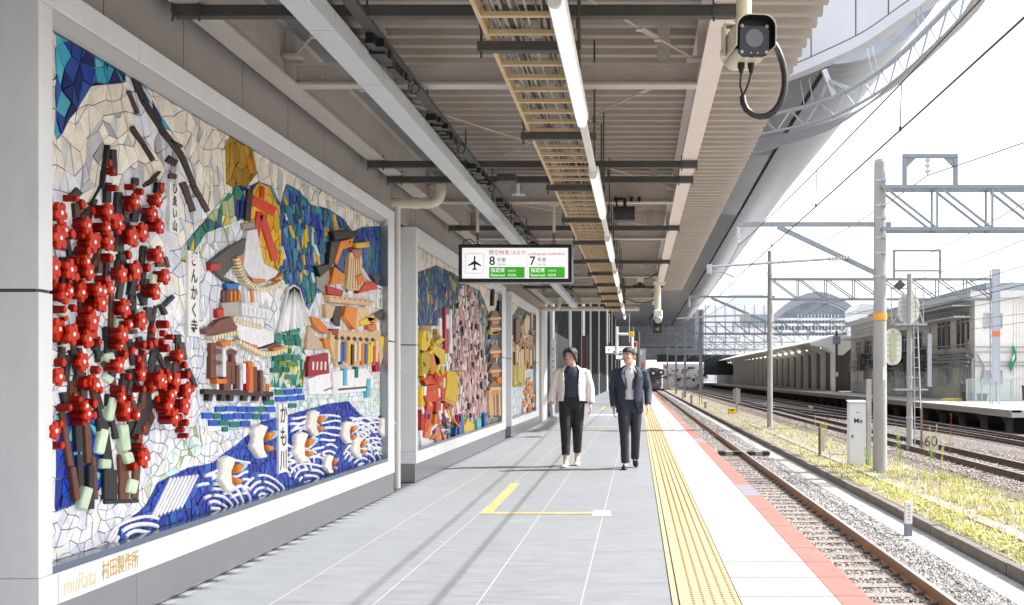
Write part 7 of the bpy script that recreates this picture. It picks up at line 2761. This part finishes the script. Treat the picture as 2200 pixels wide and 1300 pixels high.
for k in range(16):
    x, z = rg.uniform(-.15, .42), rg.uniform(.6, 2.4)
    mb.box(x, x + rg.uniform(.08, .22), 52 + .01 * k, 52.008 + .01 * k, z, z + rg.uniform(.1, .3), 0, rg.choice([(.78, .78, .78), (.7, .68, .7), (.72, .3, .1), (.6, .1, .12), (.72, .5, .05)]))
mb.build("notice", PAINTED, t)
MB().box(-.1, .4, 52.2, 52.26, 0, 2.7).build("stand", GALV, t)

# ================================================================ silver curved station building, ring walkway, drum
st = thing("curved_station_building", "huge silver curved station building with a ring walkway above the canopy", "building", (10, 60, 0))
SILVER = mat("brushed_silver_cladding", (.25, .27, .295), .32, metal=.75, var=.16, scale=.5, stretch=(.5, .25, 1), dirt=.3, dcol=(.28, .30, .33), dscale=.35)
RAD = 5.0
secs = []
for Y, us, vs in ((43, 1777, 138), (60, 1658, 334), (90, 1585, 462), (130, 1512, 588), (205, 1441, 702)):
    p = P(us, vs, Y)
    ring = [Vector((-14, Y, p.z + .1)), Vector((p.x - 3, Y, p.z)), Vector((p.x - .06, Y, p.z))]
    secs.append((p, Y))
mb_l, mb_r, mb_s = MB(), MB(), MB()
rl, rr_, rs_ = [], [], []
for p, Y in secs:
    rl.append([Vector((-16, Y, p.z + .3)), Vector((p.x - 4, Y, p.z + .05)), Vector((p.x - .10, Y, p.z)), Vector((p.x - .10, Y, p.z + 1)), Vector((-16, Y, p.z + 1.3))])
    rs_.append([Vector((p.x - .10, Y, p.z + .25)), Vector((p.x + .12, Y, p.z + .25)), Vector((p.x + .12, Y, p.z + .5)), Vector((p.x - .10, Y, p.z + .5))])
    ring = [Vector((p.x + .12, Y, p.z + .6))]
    for k in range(13):
        a = R(90 * k / 12)
        ring.append(Vector((p.x + .12 + RAD * math.sin(a), Y, p.z + RAD * (1 - math.cos(a)))))
    ring += [Vector((p.x + .12 + RAD, Y, p.z + RAD + 12)), Vector((p.x + .12, Y, p.z + RAD + 12))]
    rr_.append(ring)


def refine(rs, n):
    out = []
    for a, b in zip(rs[:-1], rs[1:]):
        for k in range(n):
            out.append([p.lerp(q, k / n) for p, q in zip(a, b)])
    return out + [rs[-1]]


mb_l.loft(refine(rl, 1))
mb_l.build("flat_soffit", SILVER, st)
mb_s.loft(rs_)
mb_s.build("dark_seam", BLACK, st)
mb_r.loft(refine(rr_, 1))
mb_r.build("curved_hull", mat("bright_silver_cladding", (.27, .295, .33), .40, metal=.6, var=.3, scale=1.5, stretch=(.25, 2.2, .25), dirt=.3, dcol=(.36, .39, .43), dscale=.35), st, smooth=40)
# dark end beam where the hull stops
a, b = P(1418, 702, 207), P(1492, 746, 207)
MB().box(a.x - 16, b.x, 206, 212, b.z, a.z + 2.5).build("end_beam", mat("slate_end_wall", (.15, .16, .18), .6, var=.1, scale=.4), st)


def spl2(pts, n=8):
    return spline([Vector(p) for p in pts], n)


def ring_pts(px, h):
    out = []
    for u, v in px:
        Y = F * h / (V0 - v)
        out.append(Vector(((u - U0) / F * Y, Y, CH + h)))
    return out


# drum wall with upright joints
HD = 12.0
dr = ring_pts([(1560, 205), (1640, 183), (1708, 160), (1763, 137), (1854, 94.5), (1934, 41), (1992, 0), (2060, -60), (2120, -130)], HD)
dr = spl2(dr, 6)
mb = MB()
DRW = mat("pale_blue_grey_panel", (.62, .65, .69), .45, var=.05, scale=.3)
top = [p + Vector((0, 0, 14)) for p in dr]
bk0 = []
for i, p in enumerate(dr):
    d = (dr[min(i + 1, len(dr) - 1)] - dr[max(i - 1, 0)]).normalized()
    nrm = Vector((d.y, -d.x, 0))
    if nrm.dot(Vector((1, 1, 0))) < 0:
        nrm = -nrm
    bk0.append(nrm)
rings = []
for p, q, nrm in zip(dr, top, bk0):
    rings.append([p + Vector((0, 0, .45)), q, q + nrm * .4, p + nrm * .4 + Vector((0, 0, .45))])
mb.loft(rings)
mb.build("drum_wall", DRW, st, smooth=40)
mb = MB()
mb.loft([[p - nrm * .02, p - nrm * .02 + Vector((0, 0, .40)), p + nrm * .45 + Vector((0, 0, .40)), p + nrm * .45] for p, nrm in zip(dr, bk0)])
mb.build("drum_rim", DRW, st, smooth=40)
mb = MB()
for u, v0 in ((1774, 128), (1854, 92), (1934, 39), (1786, 66)):
    pass
acc = 0
for i in range(1, len(dr)):
    acc += (dr[i] - dr[i - 1]).length
    if acc > 2.35:
        acc = 0
        p, nrm = dr[i], bk0[i]
        mb.beam(p - nrm * .004 + Vector((0, 0, .45)), p - nrm * .004 + Vector((0, 0, 14)), .045)
mb.loft([[p - nrm * .021 + Vector((0, 0, .405)), p - nrm * .021 + Vector((0, 0, .445)), p + nrm * .2 + Vector((0, 0, .445)), p + nrm * .2 + Vector((0, 0, .405))] for p, nrm in zip(dr, bk0)])
mb.build("panel_joint", JOINT, st)
# ring walkway: three-chord truss, mesh fence posts, fascia plate under it
HR = 10.5
rp = spl2(ring_pts([(1545, 305), (1620, 291), (1700, 275), (1768, 258), (1830, 232), (1905, 187), (1960, 142), (2005, 100), (2060, 47), (2102, 0), (2140, -60)], HR), 5)
RW = mat("silver_painted_truss", (.46, .50, .55), .4, metal=.35, var=.06)
seg = []
acc, last = 0.0, rp[0]
seg.append(rp[0])
for p, q in zip(rp[:-1], rp[1:]):
    L_ = (q - p).length
    n_ = max(1, int(L_ / .25))
    for k in range(1, n_ + 1):
        w = p.lerp(q, k / n_)
        acc += (w - last).length
        last = w
        if acc >= 1.45:
            acc = 0
            seg.append(w)
nr = []
for i, p in enumerate(seg):
    d = (seg[min(i + 1, len(seg) - 1)] - seg[max(i - 1, 0)]).normalized()
    n_ = Vector((d.y, -d.x, 0))
    nr.append(n_ if n_.dot(Vector((1, 1, 0))) > 0 else -n_)
TH = .76
mb = MB()
for i in range(len(seg) - 1):
    a, b = seg[i], seg[i + 1]
    na, nb_ = nr[i], nr[i + 1]
    up = Vector((0, 0, TH))
    mb.cyl(a + up, b + up, .10, n=8)
    mb.cyl(a, b, .065, n=8)
    m_ = a.lerp(b, .5)
    mb.cyl(a, m_ + up, .04, n=6)
    mb.cyl(m_ + up, b, .04, n=6)

mb.build("ring_truss", RW, st, smooth=50)
mb = MB()
rings = []
for i, (p, n_) in enumerate(zip(seg, nr)):
    f = max(.12, 1 - i / (len(seg) * .62))
    z = -.15
    rings.append([p + n_ * .05 + Vector((0, 0, z)), p - n_ * .35 + Vector((0, 0, z - .85 * f)), p - n_ * .28 + Vector((0, 0, z - .87 * f)), p + n_ * .12 + Vector((0, 0, z))])
mb.loft(rings)
mb.build("fascia_plate", mat("satin_grey_fascia", (.40, .40, .41), .4, metal=.4, var=.06, scale=.4), st, smooth=40)
mb = MB()
for i in range(1, len(seg) - 1):
    p = seg[i] + Vector((0, 0, TH))
    n_ = -nr[i]
    for f in ((0, .3) if i % 3 == 0 else ()):
        q = p + (seg[i + 1] - seg[i]) * f
        mb.cyl(q, q + n_ * .25 + Vector((0, 0, 1.05)), .02, n=5)
for f in (.5, 1.0):
    ln = [p + Vector((0, 0, TH)) - n_ * .25 * f + Vector((0, 0, 1.05 * f)) for p, n_ in zip(seg, nr)]
    mb.tube(ln, .006, 4)
mb.build("wire_fence", GALV, st)
mb = MB()
i = min(range(len(seg)), key=lambda k: (seg[k] - P(1768, 258, F * HR / (V0 - 258))).length)
p = seg[i] + Vector((0, 0, TH))
topp = P(1770, 150, p.y)
mb.beam(p, topp, .2)
dirr = (seg[i + 1] - seg[i - 1]).normalized()
mb.beam(p + dirr * 1.15, p.lerp(topp, .62), .13)
mb.beam(p - dirr * 1.15, p.lerp(topp, .62), .13)
mb.build("support_strut", RW, st)
